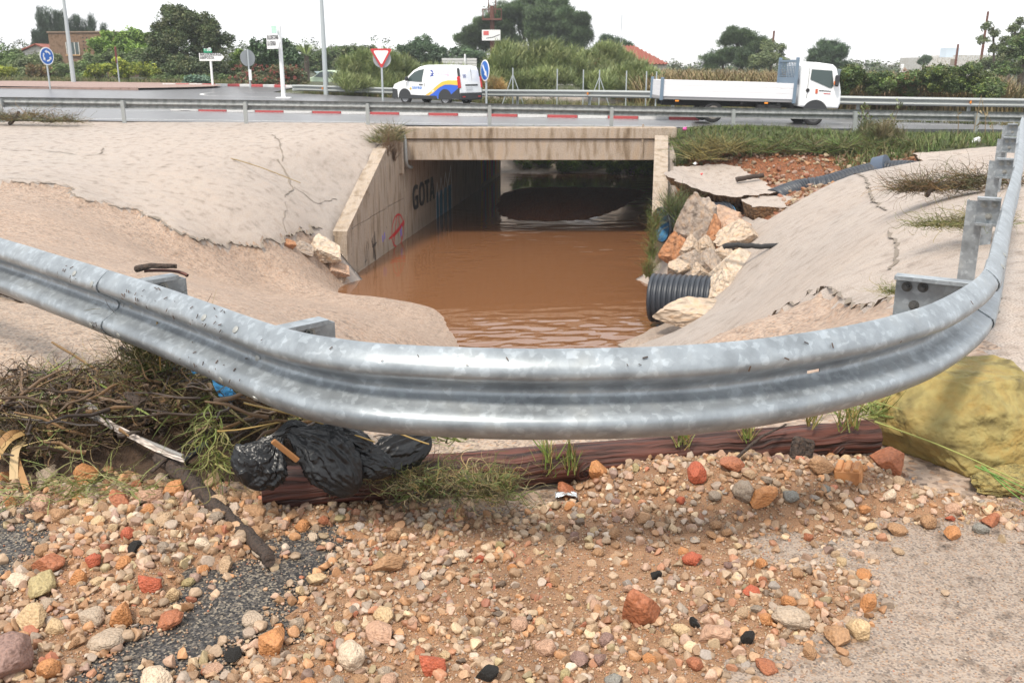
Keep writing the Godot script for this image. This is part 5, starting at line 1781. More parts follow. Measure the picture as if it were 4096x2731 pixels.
	for k in 210:
		var c: Vector3 = [Vector3(-2.315, 0.194, -4.3), Vector3(-2.044, 0.209, -4.35), Vector3(-1.732, 0.216, -4.3), Vector3(-1.451, 0.219, -4.2), Vector3(-2.039, 0.147, -4), Vector3(-1.09, 0.232, -4.05), Vector3(-0.797, 0.229, -3.95)][k % 7]
		var l := rt.randf_range(0.08, 0.34)
		tp.append(Transform3D(Basis(Vector3.UP, rt.randf() * TAU) * Basis(Vector3.RIGHT, rt.randf_range(1.0, 1.7)) * Basis.from_scale(Vector3(rt.randf_range(0.1, 0.42), l, rt.randf_range(0.1, 0.42))), c + Vector3(rt.randf_range(-0.35, 0.35), rt.randf_range(-0.05, 0.13), rt.randf_range(-0.15, 0.25))))
		tt.append([Color(0.07, 0.045, 0.03), Color(0.13, 0.08, 0.045), Color(0.19, 0.11, 0.05), Color(0.05, 0.035, 0.028)][rt.randi() % 4] * rt.randf_range(0.7, 1.4))
	scatter("twigs", twig.mesh(), M.pebble, tp, tt, self, "broken brown twigs sticking out of the debris heap", "debris")
	tangle("grass", "green and straw-coloured blades lying over the debris heap", [[Vector3(-2.313, 0.205, -4.3), 0.5, 0.3, 0.10], [Vector3(-1.998, 0.242, -4.35), 0.45, 0.3, 0.12], [Vector3(-1.563, 0.249, -4.3), 0.35, 0.3, 0.10], [Vector3(-1.233, 0.248, -4.15), 0.35, 0.25, 0.09], [Vector3(-2.082, 0.138, -4.05), 0.3, 0.25, 0.09], [Vector3(-0.883, 0.241, -4), 0.3, 0.2, 0.07]], 480, 0.1, 0.32, 1.0, 19, [Color(0.16, 0.2, 0.05), Color(0.28, 0.24, 0.09), Color(0.36, 0.27, 0.12), Color(0.12, 0.15, 0.04)], 1.2, "grass")
	tangle("debris", "tangled grass, roots and stalks heaped under the rail", [[Vector3(-2.34, 0.187, -4.35), 0.5, 0.3, 0.07], [Vector3(-1.957, 0.225, -4.4), 0.45, 0.3, 0.10], [Vector3(-1.582, 0.22, -4.35), 0.35, 0.3, 0.07], [Vector3(-1.25, 0.208, -4.2), 0.35, 0.25, 0.07], [Vector3(-2.108, 0.118, -4.1), 0.3, 0.25, 0.07], [Vector3(-0.906, 0.192, -4.1), 0.3, 0.2, 0.06]], 1500, 0.06, 0.24, 0.95, 11, [Color(0.1, 0.12, 0.03), Color(0.13, 0.14, 0.04), Color(0.2, 0.16, 0.07), Color(0.09, 0.06, 0.03), Color(0.06, 0.04, 0.025), Color(0.05, 0.035, 0.025), Color(0.26, 0.19, 0.09)])
	tangle("debris", "grass and roots caught on the first rail post", [[Vector3(-1.766, 0.207, -4.42), 0.09, 0.09, 0.4], [Vector3(-1.692, 0.336, -4.4), 0.12, 0.08, 0.25]], 500, 0.1, 0.35, 0.5, 12)
	tangle("debris", "matted grass washed against the log beside the black bags", [[Vector3(-0.483, 0.153, -3.55), 0.2, 0.12, 0.06], [Vector3(-0.253, 0.125, -3.5), 0.22, 0.1, 0.04], [Vector3(-0.08, 0.119, -3.5), 0.1, 0.08, 0.04]], 700, 0.05, 0.2, 0.9, 13)
	tangle("debris", "green grass strands hanging down beside the bags", [[Vector3(-1.254, 0.238, -3.75), 0.05, 0.05, 0.2], [Vector3(-1.211, 0.182, -3.65), 0.05, 0.05, 0.08]], 90, 0.1, 0.25, 1.7, 14, [Color(0.12, 0.15, 0.03), Color(0.2, 0.18, 0.06)])
	tangle("grass", "tufts of grass snagged on the log", [[Vector3(0.152, 0.069, -3.75), 0.035, 0.03, 0.15], [Vector3(0.248, 0.079, -3.75), 0.03, 0.03, 0.12], [Vector3(0.742, 0.157, -3.85), 0.03, 0.03, 0.12], [Vector3(1.026, 0.167, -3.9), 0.03, 0.03, 0.12], [Vector3(1.496, 0.178, -4), 0.05, 0.03, 0.16], [Vector3(1.332, 0.197, -3.98), 0.02, 0.02, 0.12]], 330, 0.06, 0.16, 0.15, 15, [Color(0.14, 0.2, 0.04), Color(0.2, 0.22, 0.06), Color(0.3, 0.22, 0.08)], 1.0, "grass")
	tangle("grass", "green strands behind the bags by the log's end", [[Vector3(-0.32, 0.157, -3.95), 0.12, 0.05, 0.08], [Vector3(1.657, 0.154, -4.2), 0.12, 0.06, 0.1]], 260, 0.08, 0.2, 0.8, 16, [Color(0.16, 0.22, 0.05), Color(0.22, 0.24, 0.07)], 1.0, "grass")
	tangle("debris", "sparse straw stalks spread on the leftmost stones", [[Vector3(-1.973, 0.05, -3.557), 0.25, 0.1, 0.03], [Vector3(-1.779, 0.05, -3.682), 0.3, 0.08, 0.03]], 70, 0.15, 0.4, 0.95, 17, [Color(0.25, 0.24, 0.1), Color(0.18, 0.2, 0.06)])
	stick("grass_stalk", "long green grass stalk trailing over the yellow boulder", [Vector3(1.577, 0.262, -3.9), Vector3(1.732, 0.217, -3.85), Vector3(1.905, 0.158, -3.8), Vector3(2.048, 0.111, -3.7), Vector3(2.127, 0.088, -3.6)], 0.0035, 0.0025, flat(lin(0.28, 0.3, 0.08), 0.6), "stalk", 0.0)
	var fan := [[Vector3(1.946, 0.132, -3.72), Vector3(2.026, 0.117, -3.62), Vector3(2.09, 0.101, -3.55)], [Vector3(1.973, 0.132, -3.72), Vector3(2.029, 0.098, -3.62), Vector3(2.096, 0.067, -3.55)], [Vector3(1.986, 0.128, -3.72), Vector3(2.024, 0.088, -3.6), Vector3(2.095, 0.034, -3.55)]]
	for k in 3: stick("grass_stalk", ["uppermost green blade fanning off the long stalk below the yellow boulder", "middle green blade fanning off the long stalk below the yellow boulder", "lowest green blade fanning off the long stalk below the yellow boulder"][k], fan[k], 0.004, 0.002, flat(lin(0.12, 0.22, 0.04), 0.6), "stalk", 0.0).set_meta("group", "blades below the boulder")
	for q in [[[Vector3(-0.841, 0.493, -3.6), Vector3(-0.603, 0.429, -3.5), Vector3(-0.317, 0.361, -3.4)], "orange root stretched down across the bags"], [[Vector3(-1.069, 0.456, -3.6), Vector3(-0.807, 0.429, -3.5), Vector3(-0.527, 0.362, -3.42)], "thin straw stalk stretched over the bags"], [[Vector3(-1.2, 0.316, -3.65), Vector3(-1.048, 0.384, -3.5), Vector3(-0.91, 0.411, -3.5)], "curved green stem over the smaller bag"], [[Vector3(-1.535, 0.682, -4), Vector3(-1.519, 0.579, -3.95), Vector3(-1.562, 0.448, -4.05)], "thin straw hanging down the rail face"]]:
		stick("grass_stalk", q[1], q[0], 0.004, 0.003, flat(lin(0.3, 0.2, 0.06), 0.6), "stalk", 0.05)


func black_bag() -> void:
	var b := thing("black_bag", "glossy wet black plastic bag twisted in the middle and draped over the log", "bag")
	var n := FastNoiseLite.new()
	n.seed = 21
	n.frequency = 1.0
	n.fractal_octaves = 4
	n.fractal_type = FastNoiseLite.FRACTAL_RIDGED
	# [gathered end, far end, widest radius, depth over width, folds, where it is widest, droop]
	var k := 0
	for q in [[Vector3(-0.889, 0.387, -3.46), Vector3(-1.025, 0.197, -3.38), 0.088, 0.6, 13, 0.6, 0.0], [Vector3(-0.877, 0.391, -3.46), Vector3(-0.589, 0.184, -3.36), 0.092, 0.5, 17, 0.62, 0.05], [Vector3(-0.827, 0.379, -3.5), Vector3(-0.533, 0.313, -3.45), 0.05, 0.7, 9, 0.5, 0.02], [Vector3(-0.633, 0.244, -3.42), Vector3(-0.328, 0.303, -3.62), 0.068, 0.45, 11, 0.6, -0.012], [Vector3(-0.702, 0.322, -3.45), Vector3(-0.456, 0.244, -3.42), 0.055, 0.5, 12, 0.5, 0.0], [Vector3(-0.923, 0.381, -3.44), Vector3(-0.789, 0.379, -3.5), 0.03, 0.8, 7, 0.5, 0.012]]:
		k += 1
		var a: Vector3 = q[0]
		var c: Vector3 = q[1]
		var axis := (c - a).normalized()
		var x := axis.cross(Vector3(0, 0.25, 1)).normalized()
		var y := axis.cross(x)
		var all := []
		for i in 97:
			var t := i / 96.0
			var o: Vector3 = a.lerp(c, t) + Vector3(0, 1, 0) * float(q[6]) * 4.0 * t * (1.0 - t)
			var w: float = q[5]
			var r: float = q[2] * (0.16 + 0.84 * smoothstep(0.0, w, t)) * sqrt(maxf(0.002, 1.0 - pow(maxf(t - w, 0.0) / (1.0 - w), 2.2)))
			var ring := []
			for j in 120:
				var phi := TAU * j / 120.0
				var dirv := Vector3(cos(phi), sin(phi), t * 2.2)
				var wob := n.get_noise_3dv(dirv * 0.7 + Vector3(k * 5.0, 0, 0))
				var crease := 1.0 - 2.0 * absf(sin(phi * float(q[4]) * 0.5 + wob * 3.0))
				var rr := r * (1.0 + 0.17 * crease * pow(1.0 - t, 0.8) + 0.34 * wob + 0.06 * crease * wob + 0.06 * n.get_noise_3dv(dirv * 2.6 + Vector3(0, k * 7.0, 0)))
				ring.append(o + (x * cos(phi) - y * sin(phi) * float(q[3])) * rr)
			all.append(ring)
		var m1 := Mb.new()
		m1.rings(all)
		part("lobe", m1, M.plastic, b)
	# knocked-in slat of wood held in the twist
	var m := Mb.new()
	m.box(Transform3D(Basis.from_euler(Vector3(0.2, 0.2, -0.85)), Vector3(-0.849, 0.363, -3.33)), Vector3(0.13, 0.022, 0.012), 0.003)
	solo("wood_chip", m, flat(lin(0.3, 0.14, 0.05), 0.7), "short orange wooden chip caught in the twist of the black bag", "wood")



# ---------------------------------------------------------------- land beyond the road
func build_far_land() -> void:
	var m := Mb.new()
	for q in [[32.28, 49.6, -90.0, 90.0, 24, 60], [49.6, 57.0, -90.0, -2.5, 8, 30], [49.6, 57.0, 9.5, 90.0, 8, 30], [57.0, 90.0, -200.0, 200.0, 20, 60], [90.0, 420.0, -420.0, 420.0, 16, 30]]:
		m.grid(q[4], q[5], func(a: float, b: float) -> Vector3:
			var d := lerpf(q[0], q[1], a)
			var x := lerpf(q[2], q[3], 1.0 - b)
			var t := 0.9 + 0.5 * noise.get_noise_2d(x * 0.3, d * 0.3)
			m.tint = Color(t * (1.0 + 0.5 * noise.get_noise_2d(x * 0.15 + 50.0, d * 0.15)), t, t)
			return Vector3(x, land_y(x, d) - 0.02, -d))
	struct("land", m, M.verge)
	m = Mb.new() # the flooded track climbing out on the far side of the underpass
	m.grid(30, 40, func(a: float, b: float) -> Vector3:
		var d := lerpf(49.2, 57.0, a)
		var x := lerpf(-2.5, 9.5, 1.0 - b)
		var edge := minf(minf(x + 2.5, 9.5 - x) / 1.2, (57.0 - d) / 5.5)
		var deep := lerpf(-3.8, -3.0, smoothstep(49.5, 55.0, d)) + 0.12 * noise.get_noise_2d(x * 2.0, d * 2.0)
		var t := 0.9 + 0.3 * noise.get_noise_2d(x, d)
		m.tint = Color(t, t, t)
		return Vector3(x, lerpf(land_y(x, d) - 0.02, deep, smoothstep(0.0, 1.0, edge)), -d))
	struct("far_track_ground", m, M.silt)
	# grass verge and weeds
	var wild := [Color(0.07, 0.1, 0.025), Color(0.1, 0.13, 0.03), Color(0.13, 0.14, 0.04), Color(0.2, 0.17, 0.07), Color(0.16, 0.12, 0.05)]
	meadow("grass", "weedy grass under the guardrail behind the van", 2600, func(r: RandomNumberGenerator) -> Vector2:
		var t := r.randf()
		return Vector2(lerpf(-11.5, 19.0, t), lerpf(53.8, 36.4, t) + r.randf_range(-0.2, 3.0)), 0.2, 0.55, wild, 1)
	meadow("grass", "rough grass along the guardrail by the orchard", 1500, func(r: RandomNumberGenerator) -> Vector2:
		return Vector2(r.randf_range(-36.0, -14.0), r.randf_range(64.0, 69.0)), 0.25, 0.6, wild, 2)
	meadow("dry_grass", "tall straw-coloured grass behind the flatbed truck", 4200, func(r: RandomNumberGenerator) -> Vector2:
		return Vector2(r.randf_range(6.0, 24.0), r.randf_range(45.5, 62.0)), 1.2, 2.1, [Color(0.24, 0.18, 0.08), Color(0.19, 0.15, 0.07), Color(0.28, 0.21, 0.1), Color(0.14, 0.14, 0.05), Color(0.2, 0.13, 0.07)], 3)
	meadow("dry_grass", "faded scrub far across the fields", 2600, func(r: RandomNumberGenerator) -> Vector2:
		return Vector2(r.randf_range(14.0, 60.0), r.randf_range(55.0, 110.0)), 0.5, 1.3, [Color(0.16, 0.15, 0.07), Color(0.12, 0.13, 0.05), Color(0.2, 0.15, 0.09)], 4)


func meadow(called: String, label: String, n: int, where: Callable, h0: float, h1: float, cols: Array, seed_: int, lean := 0.35, ground = null, wide := 1.6) -> void:
	if blade == null: blade = blade_mesh()
	var r := RandomNumberGenerator.new()
	r.seed = seed_ * 1000
	var tuft := Mb.new()
	var one := Mb.new()
	var pts := []
	var w := []
	for k in 5:
		var t := k / 4.0
		pts.append(Vector3(0.0, t, 0.4 * t * t))
		w.append(0.03 * (1.0 - t * 0.85))
	one.ribbon(pts, w, Vector3(0, 0.3, 1).normalized())
	for k in 9: tuft.join(one, Transform3D(Basis(Vector3.UP, r.randf() * TAU) * Basis(Vector3.RIGHT, r.randf_range(0.0, lean)) * Basis.from_scale(Vector3(wide, r.randf_range(0.55, 1.0), 1.0)), Vector3(r.randf_range(-0.15, 0.15), 0, r.randf_range(-0.15, 0.15))))
	var mesh := tuft.mesh()
	var places := []
	var tints := []
	for k in n:
		var p: Vector2 = where.call(r)
		var h := r.randf_range(h0, h1)
		var y: float = (ground as Callable).call(p.x, p.y) if ground != null else land_y(p.x, p.y)
		places.append(Transform3D(Basis(Vector3.UP, r.randf() * TAU) * Basis.from_scale(Vector3(h, h, h)), Vector3(p.x, y - 0.03, -p.y)))
		tints.append(cols[r.randi() % cols.size()] * r.randf_range(0.75, 1.25))
	scatter(called, mesh, M.blade, places, tints, self, label, "grass")


# ---------------------------------------------------------------- signs and poles
func pole(o: Node3D, h: float, r0: float, r1: float, mat: Material, lean := 0.0) -> void:
	var m := Mb.new()
	m.tube([Vector3(0, -0.1, 0), Vector3(lean * h * 0.5, h * 0.5, 0), Vector3(lean * h, h, 0)], [r0, (r0 + r1) * 0.5, r1], 12)
	part("pole", m, mat, o)


func grounded(p: Vector3) -> Vector3:
	return Vector3(p.x, land_y(p.x, -p.z), p.z)


func disc_sign(o: Node3D, y: float, rad: float, yaw: float, face_: Material) -> Node3D:
	var m := Mb.new()
	m.disc(Transform3D(Basis(), Vector3.ZERO), rad, 0.02, 40)
	var plate := part("plate", m, M.white if face_ != M.grey_back else M.grey_back, o)
	plate.transform = Transform3D(Basis(Vector3.UP, yaw), Vector3(0, y, 0) + Basis(Vector3.UP, yaw) * Vector3(0, 0, 0.05))
	if face_ != M.grey_back:
		m = Mb.new()
		m.disc(Transform3D(Basis(), Vector3(0, 0, 0.018)), rad * 0.88, 0.006, 40)
		part("face", m, face_, plate)
	return plate


func build_signs() -> void:
	var m := Mb.new()
	# roundabout sign
	var o := thing("roundabout_sign", "round blue roundabout sign with three circling white arrows", "road sign", grounded(Vector3(-25.208, 0.173, -54)))
	pole(o, 2.2, 0.045, 0.045, M.pole)
	var pl := disc_sign(o, 1.75, 0.47, 1.2, M.blue_sign)
	for k in 3:
		m = Mb.new()
		var pts := []
		for j in 9:
			var a := TAU * k / 3.0 + 0.35 + 1.15 * j / 8.0
			pts.append(Vector3(0.24 * cos(a), 0.24 * sin(a), 0.028))
		m.ribbon(pts, 0.085, Vector3.BACK)
		var e := TAU * k / 3.0 + 0.35 + 1.15
		var c := Vector3(0.24 * cos(e), 0.24 * sin(e), 0.028)
		var t := Vector3(-sin(e), cos(e), 0)
		var nn := Vector3(cos(e), sin(e), 0)
		m.tri3(c + nn * 0.1, c + t * 0.15, c - nn * 0.1)
		part("arrow", m, M.white, pl)
	# keep-right sign
	o = thing("keep_right_sign", "tall oval-looking blue sign with one white arrow beside the van", "road sign", grounded(Vector3(-1.197, 0.132, -46)))
	pole(o, 2.0, 0.05, 0.05, M.pole)
	pl = disc_sign(o, 1.63, 0.48, -1.12, M.blue_sign)
	m = Mb.new()
	m.ribbon([Vector3(-0.22, 0.25, 0.028), Vector3(0.06, -0.08, 0.028)], 0.12, Vector3.BACK)
	m.tri3(Vector3(0.25, -0.3, 0.028), Vector3(0.17, 0.02, 0.028), Vector3(-0.06, -0.17, 0.028))
	part("arrow", m, M.white, pl)
	# back of a round sign
	o = thing("round_sign", "grey back of a round road sign before the red-flowered shrub", "road sign", grounded(Vector3(-15.335, 0.279, -58)))
	pole(o, 2.2, 0.05, 0.05, M.pole)
	disc_sign(o, 1.7, 0.47, PI + 0.75, M.grey_back)
	m = Mb.new()
	m.box(Transform3D(Basis(), Vector3(0.06, 0.75, 0.04)), Vector3(0.16, 0.6, 0.05), 0.01)
	part("marker", m, M.white, o)
	# edge-on sign
	o = thing("narrow_sign", "red sign seen edge-on before the orchard", "road sign", grounded(Vector3(-24.563, 0.283, -62)))
	pole(o, 1.6, 0.04, 0.04, M.pole)
	m = Mb.new()
	m.box(Transform3D(Basis(Vector3.UP, 1.82), Vector3(-0.02, 1.75, 0)), Vector3(0.7, 1.0, 0.03), 0.01)
	part("plate", m, flat(lin(0.22, 0.04, 0.04), 0.6), o)
	# yield
	o = thing("yield_sign", "triangular red and white give-way sign on a grey pole", "road sign", grounded(Vector3(-6.348, 0.21, -48.5)))
	pole(o, 2.45, 0.05, 0.05, M.pole)
	pl = disc_sign(o, 2.02, 0.44, 0.0, M.grey_back)
	pl.position.z = -0.06
	pl.position.x = 0.02
	var tri := func(s: float) -> PackedVector2Array:
		var q := PackedVector2Array()
		for k in 3:
			var a := PI / 2 + TAU * k / 3.0 + PI
			for j in 5:
				var b := a - 0.9 + 1.8 * j / 4.0
				q.append(Vector2(cos(a), sin(a)) * (s - 0.06) + Vector2(cos(b), sin(b)) * 0.06)
		return q
	m = Mb.new()
	m.prism(Transform3D(Basis(), Vector3(0, 2.17, 0.05)), tri.call(0.57), 0.015)
	part("border", m, M.red, o)
	m = Mb.new()
	m.prism(Transform3D(Basis(), Vector3(0, 2.17, 0.063)), tri.call(0.39), 0.006)
	part("face", m, M.white, o)
	# direction signs
	o = thing("direction_sign", "white arrow sign reading MASDENVERGE and AMPOSTA with a green road number", "road sign", grounded(Vector3(-17.68, 0.267, -58.5)))
	pole(o, 2.25, 0.07, 0.07, M.white)
	m = Mb.new()
	m.prism(Transform3D(Basis(Vector3.UP, 0.05), Vector3(-0.62, 1.5, 0.08)), PackedVector2Array([Vector2(0, 0), Vector2(1.22, 0), Vector2(1.45, 0.22), Vector2(1.22, 0.44), Vector2(0, 0.44)]), 0.03)
	pl = part("plate", m, M.white, o)
	for q in [["MASDENVERGE", 0.235, 0.16], ["AMPOSTA", 0.05, 0.16]]:
		var w := part("lettering", word(q[0], q[2], 0.006), M.lettering, pl)
		w.transform = Transform3D(Basis(Vector3.UP, 0.05) * Basis.from_scale(Vector3(0.78, 1, 1)), Vector3(-0.57, 1.5 + q[1], 0.117))
	m = Mb.new()
	m.box(Transform3D(Basis(), Vector3(-0.1, 2.07, 0.09)), Vector3(0.48, 0.24, 0.03), 0.01)
	pl = part("number_plate", m, M.green_sign, o)
	part("lettering", word("T-350", 0.15, 0.006), M.white, pl).transform = Transform3D(Basis.from_scale(Vector3(0.8, 1, 1)), Vector3(-0.3, 2.0, 0.107))
	o = thing("direction_sign", "tall white arrow sign reading ULLDECONA and LA SENIA on a thick white post", "road sign", grounded(Vector3(-11.456, 0.136, -49.5)))
	pole(o, 3.45, 0.11, 0.1, M.white)
	m = Mb.new()
	var yb := Basis(Vector3.UP, -0.85)
	m.prism(Transform3D(yb, Vector3(-0.42, 2.38, 0.16) + yb * Vector3(0, 0, 0)), PackedVector2Array([Vector2(-0.35, 0), Vector2(0.8, 0), Vector2(1.0, 0.33), Vector2(0.8, 0.66), Vector2(-0.35, 0.66)]), 0.04)
	pl = part("plate", m, M.white, o)
	for q in [["ULLDECONA", 0.37, 0.2], ["LA SENIA", 0.09, 0.2]]:
		part("lettering", word(q[0], q[2], 0.006), M.lettering, pl).transform = Transform3D(yb * Basis.from_scale(Vector3(0.72, 1, 1)), Vector3(-0.42, 2.38 + q[1], 0.16) + yb * Vector3(-0.28, 0, 0.047))
	m = Mb.new()
	m.box(Transform3D(yb, Vector3(-0.24, 3.3, 0.1)), Vector3(0.5, 0.36, 0.03), 0.01)
	part("number_plate", m, flat(lin(0.45, 0.66, 0.56), 0.5), o)
	m = Mb.new()
	m.box(Transform3D(Basis(), Vector3(0, 0.03, 0)), Vector3(0.7, 0.08, 0.5), 0.02)
	part("base_plate", m, M.white, o)
	# street lamps
	var lamp := thing("lamp_post", "tall grey street lamp post beside the roundabout sign", "lamp post", grounded(Vector3(-26.533, 0.177, -60)))
	m = Mb.new()
	m.tube([Vector3(0, -0.1, 0), Vector3(0, 4.5, 0), Vector3(0, 9.5, 0)], [0.14, 0.1, 0.06], 14)
	part("pole", m, M.pole, lamp)
	m = Mb.new()
	m.tube([Vector3(0, 9.4, 0), Vector3(0.4, 9.9, 0.1), Vector3(1.5, 10.0, 0.4)], 0.04, 8)
	m.box(Transform3D(Basis(Vector3.UP, -0.26), Vector3(1.75, 10.0, 0.47)), Vector3(0.7, 0.12, 0.25), 0.04)
	part("lamp_head", m, M.pole, lamp)
	copy(lamp, grounded(Vector3(-9.87, 0.262, -52.5)), 0.0, "tall grey street lamp post beside the green car")
	# fence posts behind the rail
	for q in [[1178, 186, 47, 1, "thin grey fence post with low braces, next to the keep-right sign"], [1280, 182, 46.5, 0, "plain thin fence post, first past the low braced one"], [1340, 180, 46, 0, "plain thin fence post just before the tall braced one"], [1377, 181, 45.5, 1, "tall thin fence post with two slanting braces"], [1439, 178, 44.5, 0, "plain thin fence post just past the tall braced one"], [1485, 177, 43.5, 0, "plain thin fence post between the braced one and the truck"], [1508, 177, 43, 0, "plain thin fence post right behind the truck's tail"]]:
		var px: float = (q[0] - 1176.0) / 2200.0 * q[2] * 0.965
		var f := thing("fence_post", q[4], "fence post", Vector3(px, land_y(px, q[2]), -q[2]), 0.0, "fence posts before the tamarisks")
		pole(f, 1.75, 0.028, 0.028, M.pole)
		if q[3]:
			for s in [-1.0, 1.0]:
				m = Mb.new()
				m.tube([Vector3(0.55 * s, -0.05, 0), Vector3(0.02 * s, 1.4, 0)], 0.02, 8)
				part("brace", m, M.pole, f)
	# lighting mast with a board
	var mast := thing("lighting_mast", "rusty steel lighting mast with a platform and a white board", "mast", Vector3(Vector3(-2.047, 1.269, -104).x, 0.3, -104))
	m = Mb.new()
	m.tube([Vector3(0, -0.1, 0), Vector3(0, 7.3, 0)], 0.24, 10)
	part("column", m, M.rust, mast)
	m = Mb.new()
	m.box(Transform3D(Basis(), Vector3(0, 5.95, 0)), Vector3(2.0, 0.18, 1.6))
	part("platform", m, M.rust, mast)
	m = Mb.new()
	for x in [-0.95, 0.95]:
		for z in [-0.75, 0.75]: m.box(Transform3D(Basis(), Vector3(x, 6.5, z)), Vector3(0.06, 1.0, 0.06))
	for z in [-0.75, 0.75]: m.box(Transform3D(Basis(), Vector3(0, 6.95, z)), Vector3(1.84, 0.05, 0.05))
	part("railing", m, M.rust, mast)
	for x in [-0.35, 0.35]:
		m = Mb.new()
		m.box(Transform3D(Basis(), Vector3(x, 7.3, 0)), Vector3(0.1, 1.6, 0.1))
		part("upright", m, M.rust, mast)
		m = Mb.new()
		m.box(Transform3D(Basis(Vector3.RIGHT, 0.4), Vector3(x * 1.6, 8.1, 0.25)), Vector3(0.5, 0.4, 0.2), 0.05)
		part("floodlight", m, M.pole, mast)
	m = Mb.new()
	m.box(Transform3D(Basis(), Vector3(-0.1, 4.4, 0.5)), Vector3(1.9, 1.05, 0.06))
	part("board", m, M.white, mast)
	m = Mb.new()
	m.box(Transform3D(Basis(), Vector3(-0.62, 4.6, 0.54)), Vector3(0.55, 0.4, 0.03))
	part("print_block", m, flat(lin(0.6, 0.12, 0.12), 0.6), mast)
	m = Mb.new()
	m.ribbon([Vector3(-0.6, 4.1, 0.545), Vector3(0.1, 4.2, 0.545), Vector3(0.75, 4.45, 0.545)], 0.07, Vector3.BACK)
	part("print_stroke", m, M.lettering, mast)
	# lattice antenna by the red-roofed house
	var an := thing("antenna_mast", "slim lattice antenna mast beside the red-roofed house", "antenna", Vector3(Vector3(10.018, 1.325, -92).x, 0.2, -92))
	m = Mb.new()
	for k in 3:
		var a := TAU * k / 3.0
		m.tube([Vector3(0.16 * cos(a), 0, 0.16 * sin(a)), Vector3(0.12 * cos(a), 3.0, 0.12 * sin(a)), Vector3(0.02 * cos(a), 6.0, 0.02 * sin(a))], 0.02, 5)
	part("leg", m, M.pole, an)
	m = Mb.new()
	for k in 24:
		var y := 0.12 * k
		var a := TAU * k / 3.0
		m.tube([Vector3(0.15 * cos(a), y, 0.15 * sin(a)), Vector3(0.15 * cos(a + TAU / 3), y + 0.12, 0.15 * sin(a + TAU / 3))], 0.012, 4)
	part("bracing", m, M.pole, an)
	m = Mb.new()
	m.box(Transform3D(Basis(), Vector3(0.5, 1.6, 0)), Vector3(0.7, 0.5, 0.1))
	part("panel", m, M.white, an)
	# poles on the far side of the fields
	for q in [[2247, 165, 40, 95, "brown wooden pole standing among the thin trees"], [2190, 160, 108, 100, "thin pole beside the white building"], [1768, 150, 80, 98, "thin pole over the round pine"]]:
		var b: Vector3 = Vector3((q[0] - 1176.0) / 2200.0 * q[3] * 0.965, 0, -q[3])
		var f := thing("utility_pole", q[4], "pole", b)
		pole(f, (152.0 - q[2]) / 2200.0 * q[3] + 1.75, 0.14, 0.1, M.rust, 0.02)
	var mark := 0
	for q in [[2070, 147, 75.0, "white marker post in the scrub far behind the hedge"], [2160, 148, 80.0, "slimmer white marker post farther along the scrub"]]:
		var b := Vector3((q[0] - 1176.0) / 2200.0 * q[2] * 0.965, 0.0, -q[2])
		var f := thing("marker_post", q[3], "post", b)
		m = Mb.new()
		m.box(Transform3D(Basis(), Vector3(0, 0.9, 0)), Vector3(0.2, 1.8, 0.2), 0.03)
		part("post", m, M.white, f)


# ---------------------------------------------------------------- vehicles
class Shell: # a vehicle's painted skin: side outline (x forward, y up), half width, narrowing above a height
	var out: PackedVector2Array
	var hw: float
	var waist: float
	var lean: float

	func z(y: float) -> float:
		return hw - maxf(y - waist, 0.0) * lean

	func inset(r: float) -> PackedVector2Array:
		var o := PackedVector2Array()
		for k in out.size():
			var a := (out[k] - out[k - 1]).normalized()
			var b := (out[(k + 1) % out.size()] - out[k]).normalized()
			var n := Vector2(-(a + b).y, (a + b).x)
			o.append(out[k] + n.normalized() * r)
		return o

	func body() -> Mb: # outline runs counter-clockwise
		var m := Mb.new()
		var layers := [[-1.0, 0.0, 0.07], [-1.0, 0.025, 0.02], [-1.0, 0.07, 0.0], [1.0, 0.07, 0.0], [1.0, 0.025, 0.02], [1.0, 0.0, 0.07]]
		var all := []
		for l in layers:
			var o := inset(l[2])
			var ring := []
			for p in o: ring.append(Vector3(p.x, p.y, l[0] * (z(p.y) - l[1])))
			ring.reverse()
			all.append(ring)
		m.rings(all)
		var idx := Geometry2D.triangulate_polygon(inset(0.07))
		for e in [0, 5]:
			var f := m.v.size()
			var ring: Array = all[e].duplicate()
			ring.reverse()
			for p in ring: m.add(p)
			for k in range(0, idx.size(), 3):
				var a := ring[idx[k]] as Vector3
				var b := ring[idx[k + 1]] as Vector3
				var c := ring[idx[k + 2]] as Vector3
				var up := (b - a).cross(c - a).z > 0
				if up == (e == 5): m.tri(f + idx[k], f + idx[k + 1], f + idx[k + 2])
				else: m.tri(f + idx[k], f + idx[k + 2], f + idx[k + 1])
		return m

	func panel(outline: Array, lift: float, side := 1.0, deep := 0.03) -> Mb: # a patch lying on the side
		var m := Mb.new()
		var o := PackedVector2Array(outline)
		var area := 0.0
		for k in o.size(): area += o[k].cross(o[(k + 1) % o.size()])
		if area < 0: o.reverse()
		var idx := Geometry2D.triangulate_polygon(o)
		var f := m.v.size()
		for p in o: m.add(Vector3(p.x, p.y, side * (z(p.y) + lift)), p)
		for k in range(0, idx.size(), 3):
			var up := (o[idx[k + 1]] - o[idx[k]]).cross(o[idx[k + 2]] - o[idx[k]]) > 0
			if up == (side > 0): m.tri(f + idx[k], f + idx[k + 1], f + idx[k + 2])
			else: m.tri(f + idx[k], f + idx[k + 2], f + idx[k + 1])
		for k in o.size():
			var p := o[k]
			var q := o[(k + 1) % o.size()]
			var a := Vector3(p.x, p.y, side * (z(p.y) + lift))
			var b := Vector3(q.x, q.y, side * (z(q.y) + lift))
			var w := Vector3(0, 0, -side * deep)
			if side > 0: m.face(a + w, b + w, b, a)
			else: m.face(b + w, a + w, a, b)
		return m


